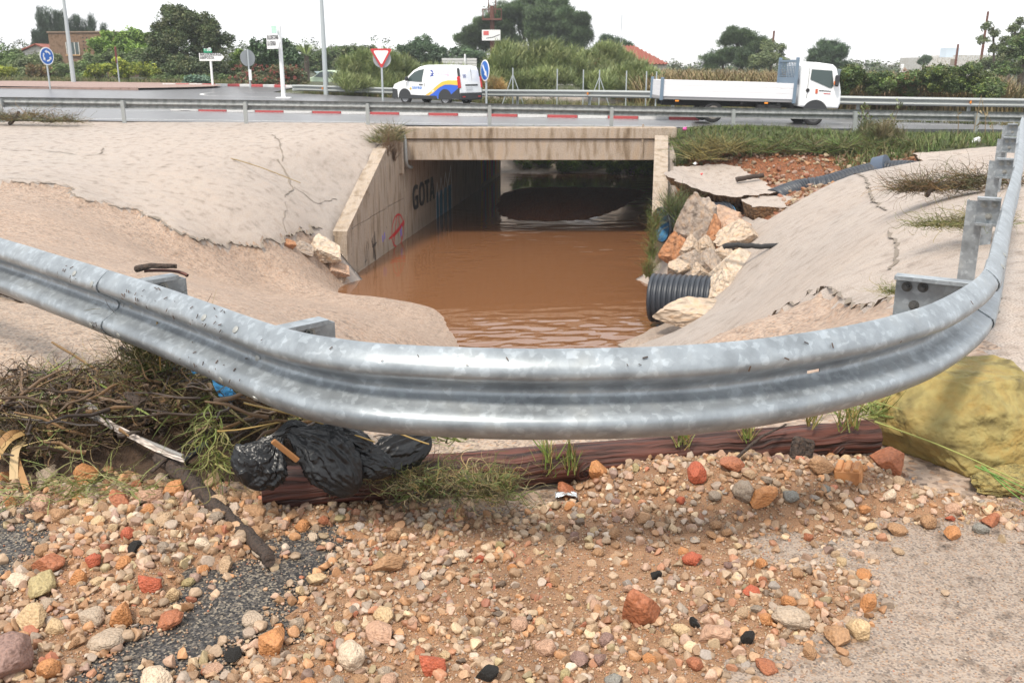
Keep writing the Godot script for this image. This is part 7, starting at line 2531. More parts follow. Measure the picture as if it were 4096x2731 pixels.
func build_trees() -> void:
	var dark := [Color(0.03, 0.048, 0.02), Color(0.045, 0.065, 0.025), Color(0.055, 0.07, 0.03), Color(0.07, 0.075, 0.035)]
	var mid := [Color(0.055, 0.09, 0.03), Color(0.075, 0.115, 0.035), Color(0.09, 0.125, 0.045)]
	var fresh := [Color(0.1, 0.16, 0.03), Color(0.13, 0.19, 0.035), Color(0.08, 0.13, 0.03)]
	var citrus := [Color(0.16, 0.19, 0.025), Color(0.22, 0.23, 0.03), Color(0.1, 0.13, 0.025)]
	var olive := [Color(0.08, 0.1, 0.05), Color(0.1, 0.115, 0.055), Color(0.065, 0.085, 0.04)]
	var pine := [Color(0.035, 0.058, 0.03), Color(0.05, 0.078, 0.035), Color(0.06, 0.09, 0.04)]
	var cyp := [Color(0.03, 0.05, 0.035), Color(0.04, 0.065, 0.045)]
	var tam := [Color(0.11, 0.135, 0.055), Color(0.135, 0.155, 0.065), Color(0.09, 0.115, 0.055), Color(0.15, 0.16, 0.075)]
	var teal := [Color(0.045, 0.075, 0.045), Color(0.06, 0.095, 0.05), Color(0.035, 0.06, 0.035)]
	# row of cypresses
	var tips := [[110, 26], [127, 31], [145, 35], [160, 36], [177, 52], [191, 42], [206, 55], [224, 42], [250, 64], [93, 78]]
	for k in tips.size():
		var x: float = (tips[k][0] - 1176.0) / 2200.0 * 115.0 * 0.965
		var top: float = 1.75 + (149.0 - tips[k][1]) / 2200.0 * 115.0 * 0.965
		var w := 0.85 if k < 8 else 0.5
		var lobes := []
		for j in 5: lobes.append([Vector3(x, top * (0.2 + 0.17 * j), -115.0), w * (1.1 - 0.2 * j), top * 0.14])
		plant("cypress", "dark cypress behind the brown house, %s" % ["leftmost tall tip of the row", "second tallest tip of the row", "third tip hidden by the lamp post", "fourth tip just past the lamp post", "short tip over the window", "slim tip over the roof's middle", "lowest slim tip next to the broad one", "broad separate tip past the roof's middle", "tiny tip above the pale green trees", "small tip over the white annex"][k], "cypress", lobes, "feather", 420, 0.85, cyp, 10 + k, "row of cypresses", [], 0.9, 0.5, 0.25)
	plant("bush", "dense green bush at the picture's edge beside the white house", "bush", [[Vector3(-38.99, 2.037, -76), 1.49, 1.39], [Vector3(-37.058, 1.656, -75), 0.98, 0.98], [Vector3(-40.979, 2.037, -76), 1.66, 1.49]], "leaf", 900, 0.55, mid, 30)
	plant("bush", "yellow-green bush low behind the far rail", "bush", [[Vector3(-35.165, 1.141, -69), 0.85, 0.60], [Vector3(-36.443, 1.082, -69), 0.85, 0.60]], "leaf", 330, 0.42, citrus, 31)
	plant("bush", "grey-green olive bush behind the roundabout sign", "bush", [[Vector3(-35.747, 1.719, -74), 1.36, 0.84], [Vector3(-34.446, 1.781, -74), 1.29, 0.84], [Vector3(-35.675, 0.962, -72), 1.10, 0.63], [Vector3(-33.8, 0.823, -71), 1.40, 0.56]], "leaf", 900, 0.45, olive, 32)
	plant("bush", "rusty brown leaved bush beside the roundabout sign", "bush", [[Vector3(-33.047, 1.073, -70), 0.98, 0.61], [Vector3(-33.631, 1.279, -70), 0.46, 0.43]], "leaf", 380, 0.4, [Color(0.16, 0.09, 0.045), Color(0.11, 0.085, 0.04), Color(0.09, 0.085, 0.035)], 33)
	plant("bush", "mixed green bush at the lamp post's foot", "bush", [[Vector3(-31.453, 1.073, -70), 1.07, 0.74], [Vector3(-31.36, 1.417, -72), 1.10, 0.69], [Vector3(-30.102, 0.836, -70), 1.23, 0.49]], "leaf", 700, 0.42, mid + olive, 34)
	plant("tree", "pale green tree growing before the brown house", "tree", [[Vector3(-33.655, 3.017, -82), 1.28, 1.07], [Vector3(-32.518, 3.596, -82), 1.28, 0.85], [Vector3(-31.155, 3.698, -82), 1.35, 0.92], [Vector3(-29.957, 3.256, -82), 1.07, 0.93], [Vector3(-31.251, 2.563, -81), 1.76, 0.92], [Vector3(-30.332, 3.086, -82), 0.78, 0.93]], "long", 1100, 0.55, fresh, 35, "", [[Vector3(-32.207, 0.679, -82), Vector3(-31.974, 2.744, -82), 0.2]])
	plant("tree", "dense green tree behind the citrus trees", "tree", [[Vector3(-30.535, 2.037, -76), 1.33, 0.73], [Vector3(-28.712, 2.037, -76), 1.33, 0.73], [Vector3(-31.715, 1.878, -76), 1.00, 0.66], [Vector3(-27.222, 1.719, -75), 0.82, 0.98]], "leaf", 900, 0.5, olive + mid, 36)
	plant("citrus_tree", "first yellow-green citrus tree past the lamp post", "tree", [[Vector3(-28.174, 1.299, -67), 0.64, 0.38], [Vector3(-27.564, 1.497, -67), 0.76, 0.35], [Vector3(-26.916, 1.271, -67), 0.53, 0.29]], "leaf", 420, 0.36, citrus, 37, "citrus trees", [[Vector3(-27.633, 0.165, -67), Vector3(-27.575, 1.158, -67), 0.1], [Vector3(-27.576, 0.648, -67), Vector3(-28.22, 1.158, -67), 0.05, 1], [Vector3(-27.576, 0.648, -67), Vector3(-26.929, 1.158, -67), 0.05, 1]])
	plant("citrus_tree", "second citrus tree, behind the narrow red sign", "tree", [[Vector3(-26.227, 1.666, -67), 0.70, 0.38], [Vector3(-25.601, 1.497, -67), 0.64, 0.35], [Vector3(-26.125, 1.271, -67), 0.59, 0.26]], "leaf", 420, 0.36, citrus, 38, "citrus trees", [[Vector3(-25.866, 0.165, -67), Vector3(-25.916, 1.299, -67), 0.1], [Vector3(-25.806, 0.705, -67), Vector3(-26.395, 1.215, -67), 0.05, 1]])
	plant("citrus_tree", "third citrus tree, at the foot of the big dark tree", "tree", [[Vector3(-25.142, 1.579, -68), 0.71, 0.39], [Vector3(-24.64, 1.264, -68), 0.60, 0.36]], "leaf", 330, 0.36, citrus, 39, "citrus trees", [[Vector3(-24.996, 0.141, -68), Vector3(-24.994, 1.293, -68), 0.1]])
	plant("tree", "big round dark green tree over the direction sign", "tree", [[Vector3(-23.149, 3.201, -71), 2.16, 1.70], [Vector3(-23.944, 4.519, -71), 1.35, 1.10], [Vector3(-23.953, 5.361, -71), 0.73, 0.55], [Vector3(-23.038, 4.373, -71), 1.23, 1.04], [Vector3(-21.816, 4.315, -71), 1.04, 0.86], [Vector3(-24.859, 3.054, -71), 1.17, 1.30], [Vector3(-22.551, 4.664, -71), 1.07, 0.80], [Vector3(-21.696, 3.935, -71), 1.17, 0.98], [Vector3(-21.184, 2.759, -71), 1.24, 1.17], [Vector3(-20.503, 1.868, -70), 0.86, 0.86], [Vector3(-22.836, 1.427, -70), 2.60, 1.10], [Vector3(-24.795, 1.721, -70), 1.16, 1.04]], "leaf", 3600, 0.52, dark, 40, "", [[Vector3(-23.445, 0.07, -71), Vector3(-23.205, 2.611, -71), 0.3]])
	plant("shrub", "dark leafy undergrowth below the big round tree", "shrub", [[Vector3(-23.146, 0.718, -68), 1.79, 0.54], [Vector3(-20.759, 0.718, -68), 1.79, 0.54]], "leaf", 700, 0.4, dark + mid, 41)
	plant("shrub", "upright yellow-green reeds beside the big round tree", "shrub", [[Vector3(-20.119, 1.719, -73), 0.57, 1.02], [Vector3(-19.601, 1.413, -73), 0.45, 0.77]], "long", 300, 0.5, fresh, 42)
	plant("shrub", "tall open shrub with broad leaves behind the white signpost", "shrub", [[Vector3(-15.85, 1.724, -63), 0.96, 1.05], [Vector3(-14.611, 1.724, -63), 1.16, 1.10], [Vector3(-16.188, 2.724, -63), 0.33, 0.49], [Vector3(-15.441, 2.829, -63), 0.33, 0.44], [Vector3(-14.824, 2.645, -63), 0.38, 0.49], [Vector3(-14.139, 2.645, -63), 0.44, 0.60], [Vector3(-13.648, 1.724, -63), 0.55, 0.83]], "long", 1000, 0.46, teal, 43, "", [], 0.8, 0.8)
	var ole := plant("oleander", "oleander with red flowers behind the round sign's back", "shrub", [[Vector3(-15.674, 0.902, -61), 1.20, 0.64], [Vector3(-14.329, 1.005, -61), 1.20, 0.70], [Vector3(-16.722, 1.202, -62), 0.54, 0.81], [Vector3(-13.271, 0.825, -61), 0.67, 0.48]], "leaf", 900, 0.38, [Color(0.075, 0.08, 0.04), Color(0.1, 0.085, 0.05), Color(0.06, 0.075, 0.035)], 44)
	var r := RandomNumberGenerator.new()
	r.seed = 9
	var fl := []
	var ft := []
	for k in 85:
		var c: Vector3 = Vector3(-14.85, 1.013, -60.4)
		fl.append(Transform3D(Basis.from_euler(Vector3(r.randf() * 3, r.randf() * 6, 0)).scaled(Vector3.ONE * r.randf_range(0.16, 0.3)), c + Vector3(r.randf_range(-2.3, 2.2), r.randf_range(-0.8, 0.75), r.randf_range(-0.3, 0.9)) - ole.position))
		ft.append(Color(0.3, 0.06, 0.05) * r.randf_range(0.6, 1.2))
	scatter("flowers", clump("leaf"), M.leaf, fl, ft, ole).set_meta("kind", "stuff")
	plant("shrub", "bluish agave-like shrub at the direction sign's foot", "shrub", [[Vector3(-19.984, 0.508, -64), 0.70, 0.28], [Vector3(-20.694, 0.426, -64), 0.56, 0.22]], "long", 160, 0.4, [Color(0.07, 0.12, 0.1), Color(0.09, 0.14, 0.11)], 45)
	# palm
	var pc: Vector3 = Vector3(-16.083, 2.24, -78)
	var palm := thing("palm", "small fan palm above the shrubs beside the lamp post", "palm", Vector3(pc.x, land_y(pc.x, 78), -78))
	var m := Mb.new()
	m.tube([Vector3(0, -0.1, 0), Vector3(0, pc.y - 0.3, 0)], 0.2, 10)
	part("trunk", m, M.trunk, palm)
	for k in 22:
		m = Mb.new()
		var a := TAU * k / 22.0 * 3.0
		var up := r.randf_range(0.0, 1.3)
		var d := Vector3(cos(a), up, sin(a)).normalized()
		for j in 7:
			var s := d.rotated(Vector3(0.2, 0.9, 0.4).normalized(), (j - 3) * 0.16)
			m.ribbon([d * 0.2, d * 0.5 + s * 0.2, d * 0.5 + s * 0.75], [0.03, 0.07, 0.01], d.cross(Vector3(-d.z, 0.1, d.x)).normalized())
		m.tint = Color(0.16, 0.22, 0.05)
		for j in m.c.size(): m.c[j] = Color(0.15, 0.2, 0.05) * r.randf_range(0.9, 1.1)
		part("frond", m, M.leaf, palm).position.y = pc.y - 0.3
	plant("tree", "dark tree behind the green car", "tree", [[Vector3(-17.67, 2.183, -94), 1.72, 1.23], [Vector3(-16.793, 2.744, -95), 1.16, 0.83], [Vector3(-18.838, 1.867, -93), 1.30, 0.89], [Vector3(-11.66, 1.72, -71), 0.87, 1.05]], "leaf", 1300, 0.48, dark + mid, 46)
	plant("tree", "dark tree crown behind the give-way sign", "tree", [[Vector3(-12.895, 2.471, -82), 1.07, 0.86], [Vector3(-11.917, 2.769, -84), 0.88, 0.58], [Vector3(-13.471, 2.052, -80), 0.87, 0.63]], "leaf", 500, 0.5, dark, 47)
	plant("shrub", "dark rounded shrub in front of the green car's bonnet", "shrub", [[Vector3(-14.575, 1, -66), 0.69, 0.64], [Vector3(-14.854, 0.764, -65), 0.71, 0.51]], "leaf", 500, 0.42, dark + olive, 48)
	var t1 := [["olive-green tamarisk between the lamp post and the give-way sign", [[Vector3(-8.377, 1.282, -53), 0.88, 0.84], [Vector3(-7.556, 1.505, -53), 0.83, 0.93], [Vector3(-7.901, 0.741, -52), 1.14, 0.46]], 49], ["tamarisk just behind the give-way sign's pole", [[Vector3(-6.872, 1.5, -54), 0.85, 0.94], [Vector3(-6.522, 1.38, -55), 0.82, 0.82], [Vector3(-6.657, 0.721, -53), 0.93, 0.42]], 50], ["low tamarisk thicket behind the van's bonnet", [[Vector3(-5.642, 1.198, -57), 1.25, 0.60], [Vector3(-4.396, 1.102, -57), 1.25, 0.55], [Vector3(-2.898, 1.054, -57), 1.12, 0.55], [Vector3(-4.82, 0.663, -56), 1.97, 0.34]], 51], ["tallest tamarisk beside the keep-right sign", [[Vector3(-0.371, 1.505, -53), 1.16, 1.21], [Vector3(0.566, 1.727, -54), 1.06, 1.18], [Vector3(-0.594, 0.63, -52), 1.14, 0.55]], 52], ["broad tamarisk in front of the pine trunks", [[Vector3(1.861, 1.909, -54), 1.23, 1.08], [Vector3(2.925, 1.727, -54), 1.06, 1.18], [Vector3(2.032, 0.741, -52), 1.48, 0.69], [Vector3(1.004, 0.961, -52), 1.03, 0.80]], 53], ["tamarisk standing before the red-roofed house", [[Vector3(4.425, 1.496, -55), 0.96, 1.06], [Vector3(5.765, 1.973, -59), 0.82, 0.88], [Vector3(6.545, 1.725, -59), 0.72, 0.82], [Vector3(4.659, 0.741, -52), 1.14, 0.59]], 54], ["low tamarisk spreading towards the truck's tail", [[Vector3(5.9, 0.991, -50), 0.92, 0.61], [Vector3(6.542, 0.799, -49), 0.75, 0.47], [Vector3(5.257, 0.591, -49), 0.97, 0.39]], 55]]
	for t in t1: plant("tamarisk", t[0], "shrub", t[1], "feather", 1500 if t[2] > 51 else 900, 0.62, tam, t[2], "tamarisks behind the guardrail", [], 0.7, 0.6)
	plant("shrub", "orange-brown withered shrub beside the keep-right sign", "shrub", [[Vector3(-0.991, 0.591, -49), 0.60, 0.43], [Vector3(-1.339, 0.78, -50), 0.40, 0.44]], "feather", 260, 0.45, [Color(0.24, 0.13, 0.05), Color(0.18, 0.12, 0.05), Color(0.12, 0.11, 0.05)], 56)
	plant("tree", "round dark green tree behind the van roof", "tree", [[Vector3(-7.696, 2.89, -88), 1.76, 1.07], [Vector3(-9.043, 2.634, -88), 1.07, 0.77], [Vector3(-6.363, 2.524, -88), 0.92, 0.77]], "leaf", 1100, 0.5, teal, 57)
	plant("tree", "low dark tree to the side of the rusty mast", "tree", [[Vector3(-4.469, 2.541, -90), 1.33, 0.86], [Vector3(-3.374, 2.278, -90), 0.86, 0.71]], "leaf", 500, 0.5, teal, 58)
	# the pines
	plant("pine", "lowest pine of the tall group, beside the rusty mast", "pine", [[Vector3(-4.171, 5.058, -112), 1.55, 1.07], [Vector3(-4.91, 4.132, -112), 1.26, 0.88], [Vector3(-3.108, 4.503, -112), 1.07, 0.97]], "needle", 992, 0.85, pine, 60, "tall pines", [[Vector3(-4.354, 1.703, -112), Vector3(-4.419, 4.503, -112), 0.2]])
	plant("pine", "pine behind the rusty mast's platform", "pine", [[Vector3(-1.707, 6.715, -110), 1.71, 1.33], [Vector3(-0.521, 7.165, -110), 1.61, 1.23], [Vector3(-2.661, 5.904, -110), 1.24, 0.95], [Vector3(-1, 5.135, -110), 1.62, 1.24], [Vector3(-0.287, 3.998, -110), 1.34, 1.05]], "needle", 1600, 0.85, pine, 61, "tall pines", [[Vector3(-1.249, 1.704, -110), Vector3(-1.139, 6.265, -110), 0.24]])
	plant("pine", "tallest pine with a forked trunk against the sky", "pine", [[Vector3(1.409, 7.864, -113), 1.65, 1.26], [Vector3(0.682, 6.943, -113), 1.27, 1.17], [Vector3(2.863, 8.232, -113), 1.65, 1.26], [Vector3(1.173, 5.46, -113), 0.68, 0.78]], "needle", 1024, 0.85, pine, 62, "tall pines", [[Vector3(1.777, 1.703, -113), Vector3(0.973, 7.312, -113), 0.2], [Vector3(1.875, 1.703, -113), Vector3(1.946, 7.312, -113), 0.24], [Vector3(1.67, 3.591, -113), Vector3(0.684, 5.925, -113), 0.1, 1]])
	plant("pine", "widest pine in the middle of the tall group", "pine", [[Vector3(3.216, 6.183, -108), 1.86, 1.96], [Vector3(4.841, 6.625, -108), 1.77, 1.68], [Vector3(4.165, 4.628, -108), 2.11, 1.40], [Vector3(2.763, 4.405, -108), 1.22, 1.12]], "needle", 2400, 0.85, pine, 63, "tall pines", [[Vector3(3.491, 1.705, -108), Vector3(3.686, 5.74, -108), 0.26]])
	plant("pine", "pine at the outer end of the tall group, its crown hanging low", "pine", [[Vector3(6.366, 5.666, -106), 1.92, 1.65], [Vector3(7.524, 5.012, -106), 1.10, 1.65], [Vector3(6.163, 4.136, -106), 1.84, 1.38], [Vector3(5.724, 2.814, -106), 1.62, 1.11]], "needle", 2080, 0.85, pine, 64, "tall pines", [[Vector3(6.204, 1.706, -106), Vector3(6.236, 5.23, -106), 0.22]])
	plant("pine", "small pine behind the antenna mast", "pine", [[Vector3(11.19, 3.862, -115), 1.50, 1.00], [Vector3(12.7, 3.528, -115), 1.30, 0.90], [Vector3(10.466, 2.905, -115), 1.10, 0.80]], "needle", 736, 0.85, teal, 65, "", [[Vector3(11.502, 1.702, -115), Vector3(11.447, 3.623, -115), 0.2]])
	plant("pine", "umbrella pine with a bare leaning trunk behind the truck", "pine", [[Vector3(22.261, 4.621, -100), 1.39, 0.78], [Vector3(23.595, 4.125, -100), 1.47, 0.87], [Vector3(21.224, 3.877, -100), 0.69, 0.52]], "needle", 560, 0.75, pine, 66, "", [[Vector3(23.046, 1.288, -100), Vector3(22.375, 4.208, -100), 0.2], [Vector3(21.489, 1.708, -100), Vector3(21.316, 3.794, -100), 0.12]])
	plant("pine", "low spreading pine under the umbrella pine", "pine", [[Vector3(20.451, 2.455, -99), 1.64, 0.78], [Vector3(22.166, 2.62, -99), 1.55, 0.86], [Vector3(19.414, 2.038, -98), 1.03, 0.68], [Vector3(24.084, 2.951, -99), 1.55, 1.29], [Vector3(23.257, 2.12, -98), 1.92, 0.77]], "needle", 1000, 0.75, pine, 67)
	plant("tree", "rounded tree between the pines and the truck's headboard", "tree", [[Vector3(25.01, 3.114, -96), 1.17, 0.92], [Vector3(24.611, 2.188, -95), 1.45, 0.99], [Vector3(23.803, 1.909, -95), 1.24, 0.83]], "leaf", 800, 0.5, olive, 68)
	plant("pine", "lone round pine above the truck's cab", "pine", [[Vector3(35.498, 3.481, -112), 1.66, 1.27], [Vector3(34.591, 2.734, -112), 1.17, 0.88], [Vector3(36.773, 2.875, -112), 1.07, 0.98], [Vector3(35.618, 2.173, -112), 1.86, 0.78]], "needle", 900, 0.75, teal, 69, "", [[Vector3(35.215, 1.233, -112), Vector3(34.899, 3.108, -112), 0.14], [Vector3(35.95, 1.233, -112), Vector3(35.874, 3.108, -112), 0.16], [Vector3(36.537, 1.233, -112), Vector3(36.578, 2.875, -112), 0.12]])
	plant("tree", "small round tree far off beside the white building", "tree", [[Vector3(52.923, 2.34, -128), 0.78, 0.89]], "leaf", 200, 0.5, teal, 70, "", [[Vector3(53.064, 1.159, -128), Vector3(52.935, 2.233, -128), 0.14]])
	# hedge
	var h := [["lentisk bush just ahead of the truck's cab", [[Vector3(15.173, 1.124, -45), 0.67, 0.51], [Vector3(15.549, 1.315, -45), 0.51, 0.43]]], ["low lentisk bush, second from the truck", [[Vector3(16.476, 0.934, -45), 0.75, 0.47], [Vector3(16.961, 1.01, -45), 0.55, 0.43]]], ["reddish-tinged lentisk bush in the middle of the hedge", [[Vector3(17.94, 1.086, -45), 0.79, 0.51], [Vector3(18.622, 1.163, -45), 0.59, 0.55]]], ["tall dark lentisk bush with pale shoots", [[Vector3(19.076, 1.176, -44), 0.73, 0.62], [Vector3(19.582, 0.989, -44), 0.58, 0.50]]], ["tallest lentisk bush of the hedge", [[Vector3(20.228, 1.213, -44), 0.77, 0.66], [Vector3(20.832, 1.027, -44), 0.66, 0.54]]], ["last lentisk bush sloping to the ground", [[Vector3(21.501, 0.803, -44), 0.54, 0.43], [Vector3(20.597, 0.678, -43), 0.57, 0.30]]]]
	for k in h.size(): plant("bush", h[k][0], "bush", h[k][1], "leaf", 950, 0.3, dark + mid + ([Color(0.14, 0.07, 0.04)] if k == 2 else [Color(0.11, 0.13, 0.03)]), 80 + k, "lentisk hedge beyond the rail", [], 0.9, 0.45)
	plant("tree", "dark oak-like tree at the picture's edge beyond the hedge", "tree", [[Vector3(31.272, 2.502, -62), 1.03, 0.92], [Vector3(32.043, 2.76, -62), 1.08, 1.08], [Vector3(30.48, 1.724, -61), 0.91, 0.69]], "leaf", 1200, 0.42, dark + mid, 90, "", [[Vector3(31.81, 0.678, -62), Vector3(31.58, 2.243, -62), 0.2]])
	plant("tree", "greyish bushy trees behind the brown pole", "tree", [[Vector3(40.752, 2.071, -85), 0.89, 0.67], [Vector3(41.238, 1.715, -84), 1.10, 0.66]], "leaf", 420, 0.5, olive, 91)
	for q in [["thin tall tree with a few tufts beside the brown pole", [[Vector3(38.759, 4.78, -82), 0.43, 0.21], [Vector3(38.482, 3.698, -82), 0.50, 0.21], [Vector3(39.361, 4.274, -82), 0.43, 0.28], [Vector3(39.706, 3.086, -82), 0.64, 0.32]], [[Vector3(39.899, 1.199, -82), Vector3(39.194, 4.712, -82), 0.09]], 92], ["sparse tree at the picture's corner over the dark oak", [[Vector3(39.912, 4.541, -80), 0.55, 0.21], [Vector3(40.503, 4.047, -80), 0.62, 0.28], [Vector3(39.535, 3.551, -80), 0.49, 0.28], [Vector3(40.531, 5.034, -80), 0.48, 0.21]], [[Vector3(40.221, 1.212, -80), Vector3(40.061, 4.706, -80), 0.09]], 93]]:
		plant("thin_tree", q[0], "tree", q[1], "leaf", 130, 0.5, olive, q[3], "", q[2], 0.8, 0.9)
	# far belt of trees closing the horizon
	var places := []
	var tints := []
	for k in 5200:
		var d := r.randf_range(135.0, 260.0)
		var x := r.randf_range(-0.62, 0.62) * d
		var hgt := 2.6 + 1.6 * noise.get_noise_2d(x * 0.06, d * 0.02) + (1.2 if x < 0.12 * d else -0.5)
		var s := r.randf_range(0.9, 1.8)
		places.append(Transform3D(Basis(Vector3.UP, r.randf() * TAU).scaled(Vector3(s, s, s)), Vector3(x, land_y(x, d) + r.randf() * maxf(hgt, 1.0), -d)))
		tints.append((dark + mid + olive)[r.randi() % 10] * r.randf_range(0.8, 1.2))
	scatter("woods", clump("leaf"), M.leaf, places, tints, self, "distant belt of green trees along the horizon", "trees")
	# bushes hanging into the far mouth of the underpass
	var hang := [["leafy bush hanging into the far mouth of the underpass, near its painted wall", [Vector3(1.0, -1.6, -54.5), Vector3(2.3, -1.7, -54.8)]], ["thicker bush in the middle of the underpass's far mouth", [Vector3(3.3, -1.9, -54.0), Vector3(4.4, -1.7, -54.6)]], ["dark bush in the far mouth by the underpass's other wall", [Vector3(6.0, -1.9, -53.2), Vector3(7.0, -1.6, -53.6), Vector3(7.4, -2.2, -53.0)]]]
	for k in hang.size():
		var lobes := []
		for c in hang[k][1]: lobes.append([c - Vector3(0, 1.25, -2.6), 1.1, 0.8])
		plant("bush", hang[k][0], "bush", lobes, "leaf", 700, 0.32, fresh + mid, 95 + k, "bushes at the far mouth", [], 0.9, 0.7)



# ---------------------------------------------------------------- details of the banks
func ridged_pipe(a: Vector3, b: Vector3, r: float, pitch: float, depth: float) -> Mb:
	var n := (b - a).normalized()
	var x := Vector3.UP.cross(n).normalized()
	var t := Transform3D(Basis(x, n.cross(x), n), a)
	var l := (b - a).length()
	var prof := [Vector2(r - 0.05, 0.02), Vector2(r - 0.02, 0.0)]
	var k := 0
	while (k + 1) * pitch <= l:
		for q in [[0.05, 0.0], [0.12, 0.75], [0.25, 1.0], [0.55, 1.0], [0.7, 0.75], [0.78, 0.0], [0.95, 0.0]]:
			prof.append(Vector2(r - depth + depth * q[1], (k + q[0]) * pitch))
		k += 1
	var m := Mb.new()
	m.lathe(t, prof, 48)
	return m


func inner_pipe(a: Vector3, b: Vector3, r: float) -> Mb: # the bore, seen from its open end at a
	var n := (b - a).normalized()
	var x := Vector3.UP.cross(n).normalized()
	var m := Mb.new()
	m.lathe(Transform3D(Basis(x, n.cross(x), n), a), [Vector2(r * 0.98, (b - a).length()), Vector2(r, 0.02), Vector2(r + 0.03, 0.0)], 48)
	return m


func slab(called: String, label: String, rim: Array, sag: float, thick: float, mat: Material, edge_mat: Material, seed_: int) -> Node3D:
	var c := Vector3.ZERO
	for p in rim: c += p
	c /= rim.size()
	c.y -= sag
	var o := thing(called, label, "slab", c)
	var n := FastNoiseLite.new()
	n.seed = seed_
	n.frequency = 1.3
	n.fractal_octaves = 4
	var loop := rim.duplicate()
	loop.append(rim[0])
	var path := []
	for k in loop.size() - 1:
		for j in 14:
			var p: Vector3 = loop[k].lerp(loop[k + 1], j / 14.0)
			path.append(p + (p - c) * 0.16 * n.get_noise_3dv(p * 1.5))
	var area := 0.0
	for k in path.size(): area += (path[k].x - c.x) * (path[(k + 1) % path.size()].z - c.z) - (path[(k + 1) % path.size()].x - c.x) * (path[k].z - c.z)
	if area > 0: path.reverse() # counter-clockwise seen from above
	var m := Mb.new()
	var count := path.size()
	for k in 9:
		for j in count:
			var t := k / 8.0
			var p: Vector3 = c.lerp(path[j], t) - c
			p.y = lerpf(0.0, path[j].y - c.y, t * t) + 0.02 * n.get_noise_2d(p.x * 2.0, p.z * 2.0)
			m.add(p)
	for k in 8:
		for j in count:
			var a := k * count + j
			var b := k * count + (j + 1) % count
			m.tri(a, a + count, b + count)
			m.tri(a, b + count, b)
	part("top", m, mat, o)
	m = Mb.new()
	for k in 6:
		for j in count:
			var p: Vector3 = path[j] - c
			var down := thick * k / 5.0 * (1.0 + 0.5 * n.get_noise_2d(j * 0.4, 9.0))
			var back := (0.06 * n.get_noise_2d(j * 0.9, k * 3.0) - 0.03 * k) if k else 0.0
			m.add(p * (1.0 + back) + Vector3(0, m_top(p, n) - down, 0))
	for k in 5:
		for j in count:
			var a := k * count + j
			var b := k * count + (j + 1) % count
			m.tri(a, a + count, b + count)
			m.tri(a, b + count, b)
	var foot := m.v.size()
	m.add(Vector3(0, -thick * 0.8, 0))
	for j in count: m.tri(foot, 5 * count + (j + 1) % count, 5 * count + j)
	part("broken_edge", m, edge_mat, o)
	return o


func m_top(p: Vector3, n: FastNoiseLite) -> float:
	return 0.02 * n.get_noise_2d(p.x * 2.0, p.z * 2.0)


func draped(pts: Array, w0: float, w1: float, lift := 0.016) -> Mb: # a thin uneven ribbon lying on the bank
	var path := smooth_path(pts, 0.09)
	var widths := []
	for k in path.size():
		var p: Vector3 = path[k]
		p.x += 0.07 * noise.get_noise_2d(p.x * 5.0, p.z * 5.0 + 7.0)
		p.z += 0.09 * noise.get_noise_2d(p.x * 5.0 + 31.0, p.z * 5.0)
		p.y = bank(p.x, p.z) + lift
		path[k] = p
		widths.append(lerpf(w0, w1, clampf(0.5 + noise.get_noise_2d(p.x * 6.0, p.z * 6.0), 0.0, 1.0)))
	var m := Mb.new()
	m.ribbon(path, widths, Vector3.UP)
	return m


